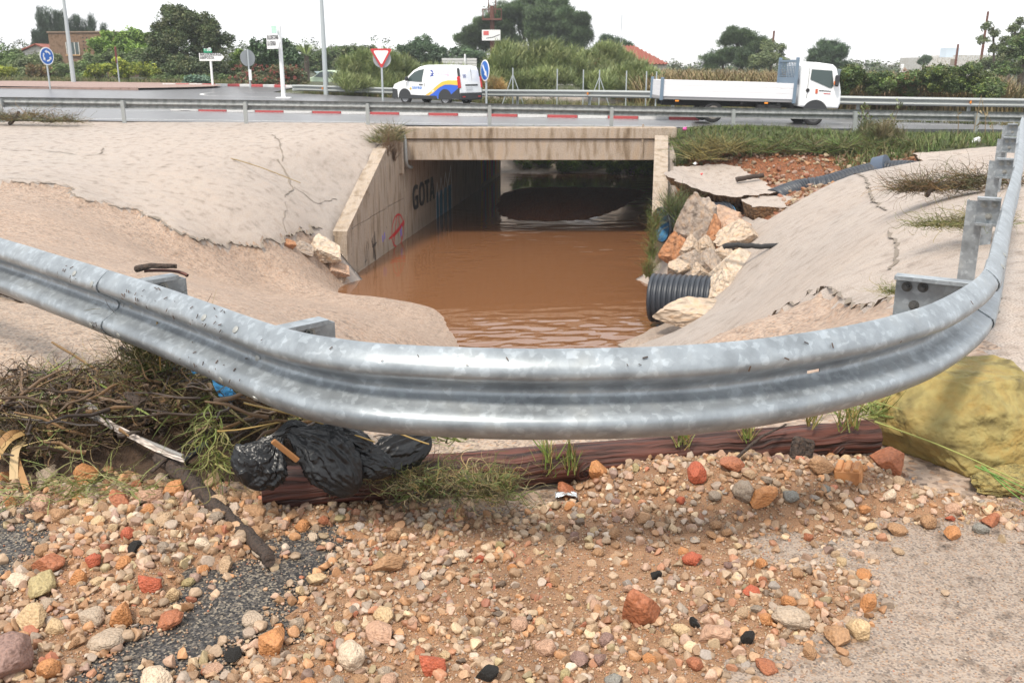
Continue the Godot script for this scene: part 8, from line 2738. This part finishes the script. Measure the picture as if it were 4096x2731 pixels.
func build_bank_details() -> void:
	var m := Mb.new()
	# cracks
	for q in [[[Vector3(-6.37, -0.716, -26.5), Vector3(-5.835, -1.02, -25.5), Vector3(-5.89, -1.166, -24.8)], 0.015, 0.07, "dark branching crack in the upper concrete bank"], [[Vector3(-5.808, -0.974, -25.6), Vector3(-5.263, -1.122, -25.6), Vector3(-4.817, -1.248, -26.3)], 0.006, 0.04, "thin crack running from the branching crack to the wing wall"], [[Vector3(-5.791, -1.197, -24.6), Vector3(-5.664, -1.571, -23.7), Vector3(-5.551, -2.048, -23.3)], 0.004, 0.03, "thin upright crack below the branching crack"], [[Vector3(-7.117, -0.248, -29), Vector3(-6.701, -0.424, -28), Vector3(-6.255, -0.775, -26.5)], 0.01, 0.05, "faint crack near the top of the concrete bank"],
			[[Vector3(-13.144, -0.301, -25), Vector3(-11.81, -0.356, -25), Vector3(-10.743, -0.323, -25), Vector3(-10.917, -0.212, -26)], 0.006, 0.05, "faint long crack across the upper concrete bank"]]:
		solo("crack", draped(q[0], q[1], q[2]), M.crack_dirt, q[3], "crack")
	# the broken edge: follow the line where the step is
	for span in [[0.02, 0.33, 0.005, 0.05, "thin dark line along the top of the step in the concrete bank"], [0.34, 0.7, 0.02, 0.13, "dirt-filled break line along the step in the concrete bank"], [0.71, 0.93, 0.02, 0.15, "dark broken rim where the concrete bank meets the boulders"]]:
		var edge_path := []
		var curve := Curve2D.new()
		for k in range(1, step_line.size()): curve.add_point(step_line[k])
		for k in 60:
			var at := curve.sample_baked(curve.get_baked_length() * lerpf(span[0], span[1], k / 59.0))
			var ahead := curve.sample_baked(curve.get_baked_length() * lerpf(span[0], span[1], k / 59.0) + 0.1)
			var nn := (ahead - at).normalized().orthogonal()
			var found := 0.0
			for j in 41:
				var off := (j - 20) * 0.02
				if absf(step_side(at.x + nn.x * off, at.y + nn.y * off)) < absf(step_side(at.x + nn.x * found, at.y + nn.y * found)): found = off
			var e := at + nn * found
			edge_path.append(Vector3(e.x, bank(e.x, e.y) + 0.02, e.y))
		var wide := []
		for e in edge_path: wide.append(lerpf(span[2], span[3], clampf(0.5 + noise.get_noise_2d(e.x * 6.0, e.z * 6.0), 0.0, 1.0)))
		m = Mb.new()
		m.ribbon(edge_path, wide, Vector3(0, 1, 0.4).normalized())
		solo("crack", m, M.crack_dirt, span[4], "crack")
	for q in [ [[Vector3(2.617, -2.55, -15), Vector3(3.305, -2.29, -14.8), Vector3(3.566, -1.646, -13), Vector3(3.787, -1.246, -12), Vector3(3.519, -0.6, -9.6), Vector3(3.335, -0.289, -8.2)], 0.01, 0.06, "long wavy crack across the rough concrete near the rail"], [[Vector3(8.707, -0.911, -24.5), Vector3(7.723, -0.766, -21), Vector3(6.623, -0.623, -17.5), Vector3(6.251, -0.55, -16)], 0.01, 0.09, "jagged crack running down the concrete by the corrugated pipe"], [[Vector3(5.136, -0.369, -13), Vector3(4.683, -0.337, -11.5), Vector3(4.239, -0.352, -10.5)], 0.01, 0.06, "curved crack on the crest of the concrete bank"]]:
		solo("crack", draped(q[0], q[1], q[2]), M.crack_dirt, q[3], "crack")
	m = Mb.new()
	m.ribbon([Vector3(-3.733, 0.006, -6.413), Vector3(-3.074, 0.006, -5.804), Vector3(-2.627, 0.006, -5.359), Vector3(-2.239, 0.006, -4.944), Vector3(-1.961, 0.006, -4.622)], 0.012, Vector3.UP)
	solo("joint_line", m, M.crack, "straight dark joint between the pebbled concrete and the smoother slab", "joint")
	m = Mb.new()
	m.prism(Transform3D(Basis(Vector3.RIGHT, -PI / 2), Vector3(0, 0.001, 0)), PackedVector2Array([Vector2(-6.0, 3.7), Vector2(-2.05, 3.7), Vector2(-2.25, 4.52), Vector2(-2.62, 5.05), Vector2(-3.2, 5.7), Vector2(-4.2, 6.6), Vector2(-6.0, 6.6)]), 0.004)
	struct("smooth_slab_ground", m, M.pale_slab)
	# boulders of the riprap
	var big := []
	for k in 5: big.append(stone_mesh(5, 400 + k, 18, 0.3, 0.42).mesh())
	var col := {"pale": lin(0.5, 0.43, 0.36), "pink": lin(0.48, 0.36, 0.29), "grey": lin(0.36, 0.32, 0.29), "rust": lin(0.42, 0.22, 0.12), "white": lin(0.58, 0.52, 0.45)}
	var mats := {}
	for k in col:
		mats[k] = M.boulder.duplicate()
		mats[k].albedo_color = col[k]
	var list := [[Vector3(4.369, -2.004, -22.4), 0.95, 1.25, "grey", "tall grey boulder topmost under the tilted slab"], [Vector3(5.008, -1.856, -22.9), 1.05, 0.75, "pink", "pinkish boulder wedged under the second broken slab"], [Vector3(4.785, -2.12, -22), 0.6, 0.85, "rust", "rust-streaked boulder between grey and pale ones"], [Vector3(5.239, -1.997, -21.3), 1.2, 0.62, "pale", "long pale boulder sloping into the concrete"], [Vector3(5.176, -1.917, -22), 0.9, 0.6, "pink", "boulder with an orange seam above the long pale one"],
		[Vector3(4.082, -2.294, -21.3), 0.6, 0.55, "pale", "small tan boulder under the tall grey one"], [Vector3(4.423, -2.253, -21.4), 0.55, 0.6, "pale", "squarish boulder with a chipped corner in the middle of the riprap"], [Vector3(3.672, -2.413, -21.4), 0.6, 0.72, "rust", "rust-red boulder beside the wing wall"], [Vector3(3.962, -2.472, -20.8), 0.55, 0.5, "grey", "greyish-lilac boulder next to the rust-red one"], [Vector3(3.68, -2.569, -20.7), 0.55, 0.4, "pale", "low boulder just above the black pipe's open end"], [Vector3(4.302, -2.41, -20.4), 0.6, 0.7, "grey", "weathered boulder with moss beside the craggy white one"], [Vector3(4.085, -2.598, -20.2), 0.5, 0.4, "pale", "small boulder touching the top of the black pipe"],
		[Vector3(4.696, -2.296, -20.6), 0.6, 0.5, "pale", "boulder under the driftwood stick"], [Vector3(4.831, -2.453, -19.7), 1.2, 1.0, "white", "big craggy white boulder above the black pipe"], [Vector3(4.509, -2.712, -19.2), 0.9, 0.7, "white", "cracked white boulder behind the black pipe's buried end"], [Vector3(3.773, -3.031, -18.3), 1.75, 0.62, "pale", "long pale boulder lying along the concrete below the black pipe"],
		[Vector3(-5.519, -2.47, -22.9), 0.7, 0.3, "rust", "flat brown boulder peeping out under the broken bank"], [Vector3(-5.215, -2.652, -23.3), 0.7, 0.35, "grey", "second flat boulder under the broken bank"], [Vector3(-4.779, -2.81, -23.9), 0.95, 0.72, "white", "grey and white boulder leaning on the wing wall's end"], [Vector3(-4.492, -3.314, -24), 0.72, 0.46, "pink", "pale pink boulder at the water's edge by the wing wall"], [Vector3(-4.507, -3.598, -24), 0.4, 0.24, "pale", "small stone touching the brown water below the pink boulder"]]
	var r := RandomNumberGenerator.new()
	r.seed = 3
	for q in list:
		var o := solo("boulder", big[r.randi() % 5], mats[q[3]], q[4], "boulder", "boulders of the riprap")
		o.transform = Transform3D(Basis.from_euler(Vector3(r.randf_range(-0.25, 0.25), r.randf_range(-0.6, 0.6), r.randf_range(-0.25, 0.25))) * Basis.from_scale(Vector3(q[1] * 1.32, q[2] * 1.36, 0.5 * (q[1] + q[2]) * 1.2)), q[0] + Vector3(0, 0, -0.2))
	# corrugated pipes
	var pa: Vector3 = Vector3(3.043, -3.113, -20.3)
	var pb: Vector3 = Vector3(4.595, -3.054, -19.7)
	var p := thing("corrugated_pipe", "big black corrugated pipe sticking out of the riprap over the water", "pipe", pa)
	part("shell", ridged_pipe(Vector3.ZERO, pb - pa, 0.53, 0.112, 0.04), M.pipe, p)
	part("bore", inner_pipe(Vector3.ZERO, pb - pa, 0.46), M.pipe, p)
	pa = Vector3(3.772, -2.161, -24.2)
	pb = pa + Vector3(1.9, 0.05, -0.75)
	p = thing("corrugated_pipe", "corrugated pipe with a light blue inside opening beside the wing wall", "pipe", pa)
	part("shell", ridged_pipe(Vector3.ZERO, pb - pa, 0.46, 0.112, 0.04), M.pipe, p)
	part("bore", inner_pipe(Vector3.ZERO, pb - pa, 0.41), M.pipe_blue, p, "light blue inside of the pipe")
	m = Mb.new()
	m.disc(Transform3D(Basis(Vector3.UP, -PI / 2 + 0.38), Vector3(1.8, 0.05, -0.7)), 0.42, 0.02, 32)
	part("silted_end", m, M.pipe_blue, p)
	var path := smooth_path([Vector3(6.933, -1.731, -25.5), Vector3(7.816, -1.566, -26.2), Vector3(8.517, -1.448, -26.2), Vector3(9.371, -1.259, -26.5), Vector3(10.124, -1.125, -26.8)], 0.02)
	var radii := []
	for k in path.size(): radii.append(0.33 if fposmod(k * 0.02, 0.11) < 0.07 else 0.295)
	m = Mb.new()
	m.tube(path, radii, 32)
	solo("corrugated_pipe", m, M.pipe, "long black corrugated pipe lying exposed in the washed-out soil", "pipe")
	m = Mb.new()
	m.tube([Vector3(10.084, -1.089, -26.8), Vector3(10.336, -0.997, -26.6)], 0.4, 32)
	solo("pipe_sleeve", m, flat(lin(0.06, 0.085, 0.13), 0.5), "smooth dark blue sleeve joining two corrugated pipes", "sleeve")
	path = smooth_path([Vector3(10.315, -1.021, -26.6), Vector3(10.594, -0.967, -26.2), Vector3(10.841, -0.949, -25.8)], 0.02)
	radii = []
	for k in path.size(): radii.append(0.25 if fposmod(k * 0.02, 0.11) < 0.07 else 0.215)
	m = Mb.new()
	m.tube(path, radii, 28)
	solo("corrugated_pipe", m, M.pipe, "short length of corrugated pipe beyond the blue sleeve", "pipe")
	# broken slabs
	var brown: StandardMaterial3D = M.soil.duplicate()
	brown.albedo_color = lin(0.26, 0.16, 0.085)
	slab("concrete_slab", "big tilted concrete slab broken off beside the wing wall, a puddle on it", [Vector3(4.111, -1.097, -26), Vector3(4.908, -1.072, -28.3), Vector3(5.96, -1.064, -28.6), Vector3(6.69, -1.11, -28.3), Vector3(6.736, -1.189, -27.4), Vector3(7.083, -1.465, -25.4), Vector3(6.363, -1.48, -24.9), Vector3(5.756, -1.51, -24.7), Vector3(5.193, -1.465, -24.7), Vector3(4.657, -1.301, -25)], 0.16, 0.24, M.silt, brown, 1)
	slab("concrete_slab", "second broken concrete slab with a thick brown underside below the tilted one", [Vector3(5.848, -1.563, -24.6), Vector3(6.391, -1.527, -25), Vector3(7.126, -1.542, -25.2), Vector3(7.752, -1.521, -24.2), Vector3(7.422, -1.579, -23.6), Vector3(6.696, -1.622, -23.6), Vector3(6.019, -1.643, -23.9)], 0.05, 0.36, M.silt, brown, 2)
	slab("concrete_slab", "undermined concrete corner with orange soil beneath, by the last pipe", [Vector3(10.733, -0.52, -26), Vector3(11.769, -0.469, -26.2), Vector3(12.612, -0.475, -26), Vector3(11.306, -0.616, -24.6), Vector3(10.647, -0.679, -24.8)], 0.0, 0.14, M.silt, brown, 3)
	slab("concrete_footing", "low concrete footing at the water's edge under the black pipe", [Vector3(2.06, -3.584, -18.2), Vector3(3.309, -3.466, -19.6), Vector3(3.578, -3.381, -18.8), Vector3(3.196, -3.295, -17.6), Vector3(2.481, -3.528, -17.8)], 0.0, 0.9, M.pale_slab, M.pale_slab, 4)
	# stones lying in the washed-out soil
	var small := stone_mesh(2, 330, 6, 0.5, 0.6).mesh()
	var places := []
	var tints := []
	var names := ["orange", "tan", "pink", "rust", "beige", "cream"]
	while places.size() < 1500:
		var x := r.randf_range(4.6, 12.5)
		var d := r.randf_range(22.8, 29.6)
		if not Geometry2D.is_point_in_polygon(Vector2(x, -d), soil_poly): continue
		var w := 0.05 + 0.16 * pow(r.randf(), 3.0)
		places.append(Transform3D(Basis.from_euler(Vector3(r.randf(), r.randf() * TAU, r.randf())) * Basis.from_scale(Vector3(w, w * 0.7, w * 0.8)), Vector3(x, bank(x, -d) + w * 0.2, -d)))
		tints.append(rock_colors[names[r.randi() % 6]] * r.randf_range(0.8, 1.2))
	scatter("rubble", small, M.pebble, places, tints, self, "orange gravel and stones in the washed-out soil behind the slabs", "rubble")
	# verge grass, long grass drooping over the washed-out edge
	var green := [Color(0.08, 0.13, 0.025), Color(0.11, 0.16, 0.03), Color(0.07, 0.1, 0.03), Color(0.14, 0.15, 0.05)]
	var ground := func(x: float, d: float) -> float: return bank(x, -d)
	meadow("grass", "short green grass on the verge above the washed-out soil", 4200, func(q: RandomNumberGenerator) -> Vector2: return Vector2(q.randf_range(4.9, 18.0), q.randf_range(29.2, 31.9)), 0.1, 0.28, green, 21, 0.8, ground, 2.6)
	meadow("grass", "olive tufts along the lower edge of the verge", 500, func(q: RandomNumberGenerator) -> Vector2: return Vector2(q.randf_range(9.5, 17.0), q.randf_range(27.8, 29.6)), 0.2, 0.55, green + [Color(0.16, 0.13, 0.06)], 22, 1.2, ground, 2.0)
	meadow("grass", "grass and weeds along the top of the coping beam", 160, func(q: RandomNumberGenerator) -> Vector2: return Vector2(q.randf_range(-3.4, 4.6), 31.5 + q.randf_range(-0.05, 0.5)), 0.06, 0.2, green + [Color(0.16, 0.13, 0.06)], 23, 0.9, func(_x: float, d: float) -> float: return -0.15 if d < 31.44 else -0.22, 3.0)
	var droop := []
	for k in 26: droop.append([Vector3(5.2 + 0.27 * k, -0.72 - 0.12 * sin(k * 1.7), -29.25 + 0.12 * sin(k * 2.3)), 0.25, 0.22, 0.18])
	tangle("grass", "long grass drooping over the washed-out edge of the verge", droop, 2200, 0.3, 0.8, 0.8, 31, green + [Color(0.18, 0.15, 0.06), Color(0.1, 0.08, 0.04)], 3.0, "grass")
	tangle("grass", "golden drooping grass hanging over the tilted slab", [[Vector3(5.999, -0.684, -28.9), 0.6, 0.3, 0.3], [Vector3(5.586, -0.921, -28.7), 0.4, 0.3, 0.2], [Vector3(6.52, -0.748, -28.9), 0.4, 0.3, 0.2]], 620, 0.4, 0.9, 0.85, 32, [Color(0.26, 0.21, 0.07), Color(0.2, 0.17, 0.06), Color(0.12, 0.12, 0.04)], 2.6, "grass")
	tangle("grass", "dry olive grass growing over the abutment's corner", [[Vector3(-3.779, -0.304, -30.2), 0.5, 0.35, 0.25], [Vector3(-4.016, -0.507, -29.4), 0.3, 0.3, 0.2], [Vector3(-3.588, -0.514, -30), 0.25, 0.25, 0.2]], 700, 0.2, 0.55, 0.75, 33, [Color(0.13, 0.13, 0.04), Color(0.2, 0.16, 0.06), Color(0.08, 0.1, 0.03)], 2.4, "grass")
	tangle("roots", "brown roots hanging down the wing wall from the grass", [[Vector3(-3.743, -0.885, -29), 0.08, 0.05, 0.3], [Vector3(-3.6, -1.096, -29.6), 0.05, 0.05, 0.3], [Vector3(-3.646, -0.783, -29.3), 0.15, 0.08, 0.2]], 130, 0.4, 1.0, 0.05, 34, [Color(0.16, 0.09, 0.045), Color(0.11, 0.07, 0.04)], 1.6, "roots")
	tangle("grass", "weeds hanging beside the blue pipe over the wing wall", [[Vector3(4.241, -1.787, -24.6), 0.35, 0.3, 0.2], [Vector3(4.349, -1.972, -24.2), 0.35, 0.3, 0.2], [Vector3(3.982, -1.887, -24), 0.2, 0.2, 0.3], [Vector3(4.182, -2.184, -23.8), 0.2, 0.2, 0.2]], 800, 0.25, 0.7, 0.45, 35, [Color(0.05, 0.08, 0.02), Color(0.09, 0.12, 0.03), Color(0.1, 0.075, 0.035)], 2.2, "weeds")
	tangle("creeper", "green creeper trailing down to the water at the wing wall's end", [[Vector3(3.544, -2.569, -23.8), 0.08, 0.1, 0.6], [Vector3(3.47, -2.934, -23.4), 0.08, 0.1, 0.6], [Vector3(3.615, -2.272, -24), 0.12, 0.1, 0.4], [Vector3(3.353, -3.288, -23), 0.08, 0.08, 0.3]], 520, 0.25, 0.6, 0.2, 36, [Color(0.1, 0.15, 0.03), Color(0.14, 0.16, 0.04), Color(0.14, 0.085, 0.03)], 2.2, "creeper")
	tangle("debris", "brown reeds washed against a guardrail post", [[Vector3(6.583, -0.033, -14.5), 0.55, 0.25, 0.08], [Vector3(7.019, 0.049, -14.2), 0.45, 0.3, 0.2], [Vector3(6.17, -0.071, -14.6), 0.3, 0.15, 0.05]], 620, 0.3, 0.8, 0.97, 37, [Color(0.12, 0.075, 0.035), Color(0.2, 0.12, 0.045), Color(0.09, 0.09, 0.035), Color(0.06, 0.045, 0.03)], 2.0)
	tangle("debris", "thin grass wisps washed along the concrete by the taller post", [[Vector3(4.768, 0.032, -10.6), 0.3, 0.1, 0.04], [Vector3(5.104, 0.079, -10.4), 0.3, 0.15, 0.12]], 320, 0.15, 0.5, 0.97, 38, [Color(0.12, 0.14, 0.04), Color(0.2, 0.17, 0.07)], 1.4)
	tangle("debris", "small grass wisps behind the corner spacer", [[Vector3(2.803, 0.157, -6.8), 0.12, 0.06, 0.02]], 90, 0.1, 0.25, 0.97, 39, [Color(0.12, 0.15, 0.04), Color(0.2, 0.17, 0.07)])
	tangle("debris", "palm fronds and branches washed up at the road's edge", [[Vector3(-15.09, 0.078, -30.9), 0.6, 0.25, 0.2], [Vector3(-14.162, 0.016, -30.8), 0.6, 0.15, 0.1], [Vector3(-15.984, 0.051, -30.9), 0.5, 0.25, 0.2]], 520, 0.3, 0.9, 0.92, 40, [Color(0.1, 0.09, 0.03), Color(0.14, 0.15, 0.05), Color(0.22, 0.14, 0.06), Color(0.06, 0.045, 0.03)], 2.4)
	tangle("debris", "wet grass lying under the far end of the bent rail", [[Vector3(-4.204, -0.077, -7.8), 0.4, 0.15, 0.03]], 160, 0.2, 0.5, 0.97, 41)
	stick("branch", "crooked brown branch standing in the fronds at the road's edge", [Vector3(-15.808, -0.024, -30.8), Vector3(-15.593, 0.136, -30.8), Vector3(-15.454, 0.349, -30.8)], 0.06, 0.04, M.bark, "branch")
	stick("branch", "dark branch lying on the ground seen under the rail at the picture's edge", [Vector3(-4.302, 0.013, -7.6), Vector3(-4.023, 0.016, -7.4), Vector3(-3.796, 0.001, -7.2)], 0.03, 0.02, M.bark, "branch")
	stick("branch", "forked brown branch pointing out of the reeds by the post", [Vector3(6.138, -0.098, -14.2), Vector3(6.343, -0.021, -14.4), Vector3(6.983, 0.057, -14.4)], 0.035, 0.02, M.bark, "branch")
	stick("grass_stalk", "long dry stalk lying on the upper concrete bank", [Vector3(-9.553, 0.745, -27.9) + Vector3(0, -1.4, 0), Vector3(-7.646, -0.635, -26), Vector3(-6.474, -0.798, -25), Vector3(-5.398, -1.142, -24.6)], 0.02, 0.01, flat(lin(0.25, 0.18, 0.08), 0.8), "stalk", 0.0)
	# weeds and stalks on the verge
	for k in 9:
		var vx := [1985, 2005, 2020, 2040, 2055, 2215, 2250, 2280, 2300][k] as int
		var wx: float = (vx - 1176.0) / 2200.0 * 29.9 * 0.97
		var lean := r.randf_range(-0.4, 0.4)
		var hgt := r.randf_range(0.8, 1.35)
		var y0 := bank(wx, -30.0)
		var weed := thing("weed", "thin weed on the verge, %s" % ["at the outer side of the leafy clump", "second stalk of the leafy clump", "darkest stalk of the leafy clump", "leaning stalk of the leafy clump", "last stalk of the leafy clump", "first of the pale dry stalks", "tall pale dry stalk", "slanting pale dry stalk", "pale dry stalk next to the steel post"][k], "weed", Vector3(wx, y0, -30.0), 0.0, "weed stalks on the verge")
		m = Mb.new()
		m.tube([Vector3(0, -0.05, 0), Vector3(lean * 0.3, hgt * 0.5, 0.05), Vector3(lean, hgt, 0.1)], [0.014, 0.01, 0.005], 6)
		part("stem", m, flat([lin(0.1, 0.055, 0.04), lin(0.28, 0.2, 0.11)][0 if k < 5 else 1], 0.8), weed)
		m = Mb.new()
		for j in 14 if k < 5 else 5:
			var t := r.randf_range(0.15, 1.0)
			var a := r.randf() * TAU
			var c := Vector3(lean * t, hgt * t, 0.06)
			m.tri3(c, c + Vector3(cos(a) * 0.12, 0.08, sin(a) * 0.12), c + Vector3(cos(a + 0.4) * 0.1, 0.13, sin(a + 0.4) * 0.1))
		for j in m.c.size(): m.c[j] = Color(0.12, 0.15, 0.05) if k < 5 else Color(0.25, 0.19, 0.1)
		part("leaves", m, M.leaf, weed)
	plant("bush", "scrubby dark clump at the foot of the leafy weeds on the verge", "bush", [[Vector3(11.0, -0.35, -29.7), 0.45, 0.3], [Vector3(11.6, -0.35, -29.7), 0.4, 0.26]], "feather", 130, 0.35, [Color(0.06, 0.07, 0.03), Color(0.1, 0.08, 0.045)], 120)
	# litter
	for q in [[Vector3(5.543, -0.222, -31.4), 0.17, lin(0.75, 0.1, 0.4), "pink plastic bag scrap at the foot of a road rail post"], [Vector3(6.36, -0.504, -30.4), 0.1, lin(0.8, 0.8, 0.8), "white litter scrap on the grass verge over the slab"], [Vector3(6.858, -0.451, -30.4), 0.12, lin(0.8, 0.8, 0.8), "larger white litter scrap on the grass verge"], [Vector3(5.35, -1.009, -28.3), 0.13, lin(0.75, 0.75, 0.75), "crumpled white scrap in the golden grass"], [Vector3(13.59, -0.363, -28.5), 0.3, lin(0.75, 0.76, 0.78), "flat white bottle on the verge by the rail posts"], [Vector3(5.282, -1.16, -26.9), 0.08, lin(0.7, 0.1, 0.1), "red and white scrap on the tilted slab"]]:
		m = stone_mesh(2, 500 + int(q[1] * 100), 4, 0.9)
		var o := solo("litter_scrap", m, flat(q[2], 0.5), q[3], "litter")
		o.transform = Transform3D(Basis.from_euler(Vector3(0.3, 0.7, 0.2)) * Basis.from_scale(Vector3(q[1], q[1] * 0.6, q[1] * 0.5)), q[0])
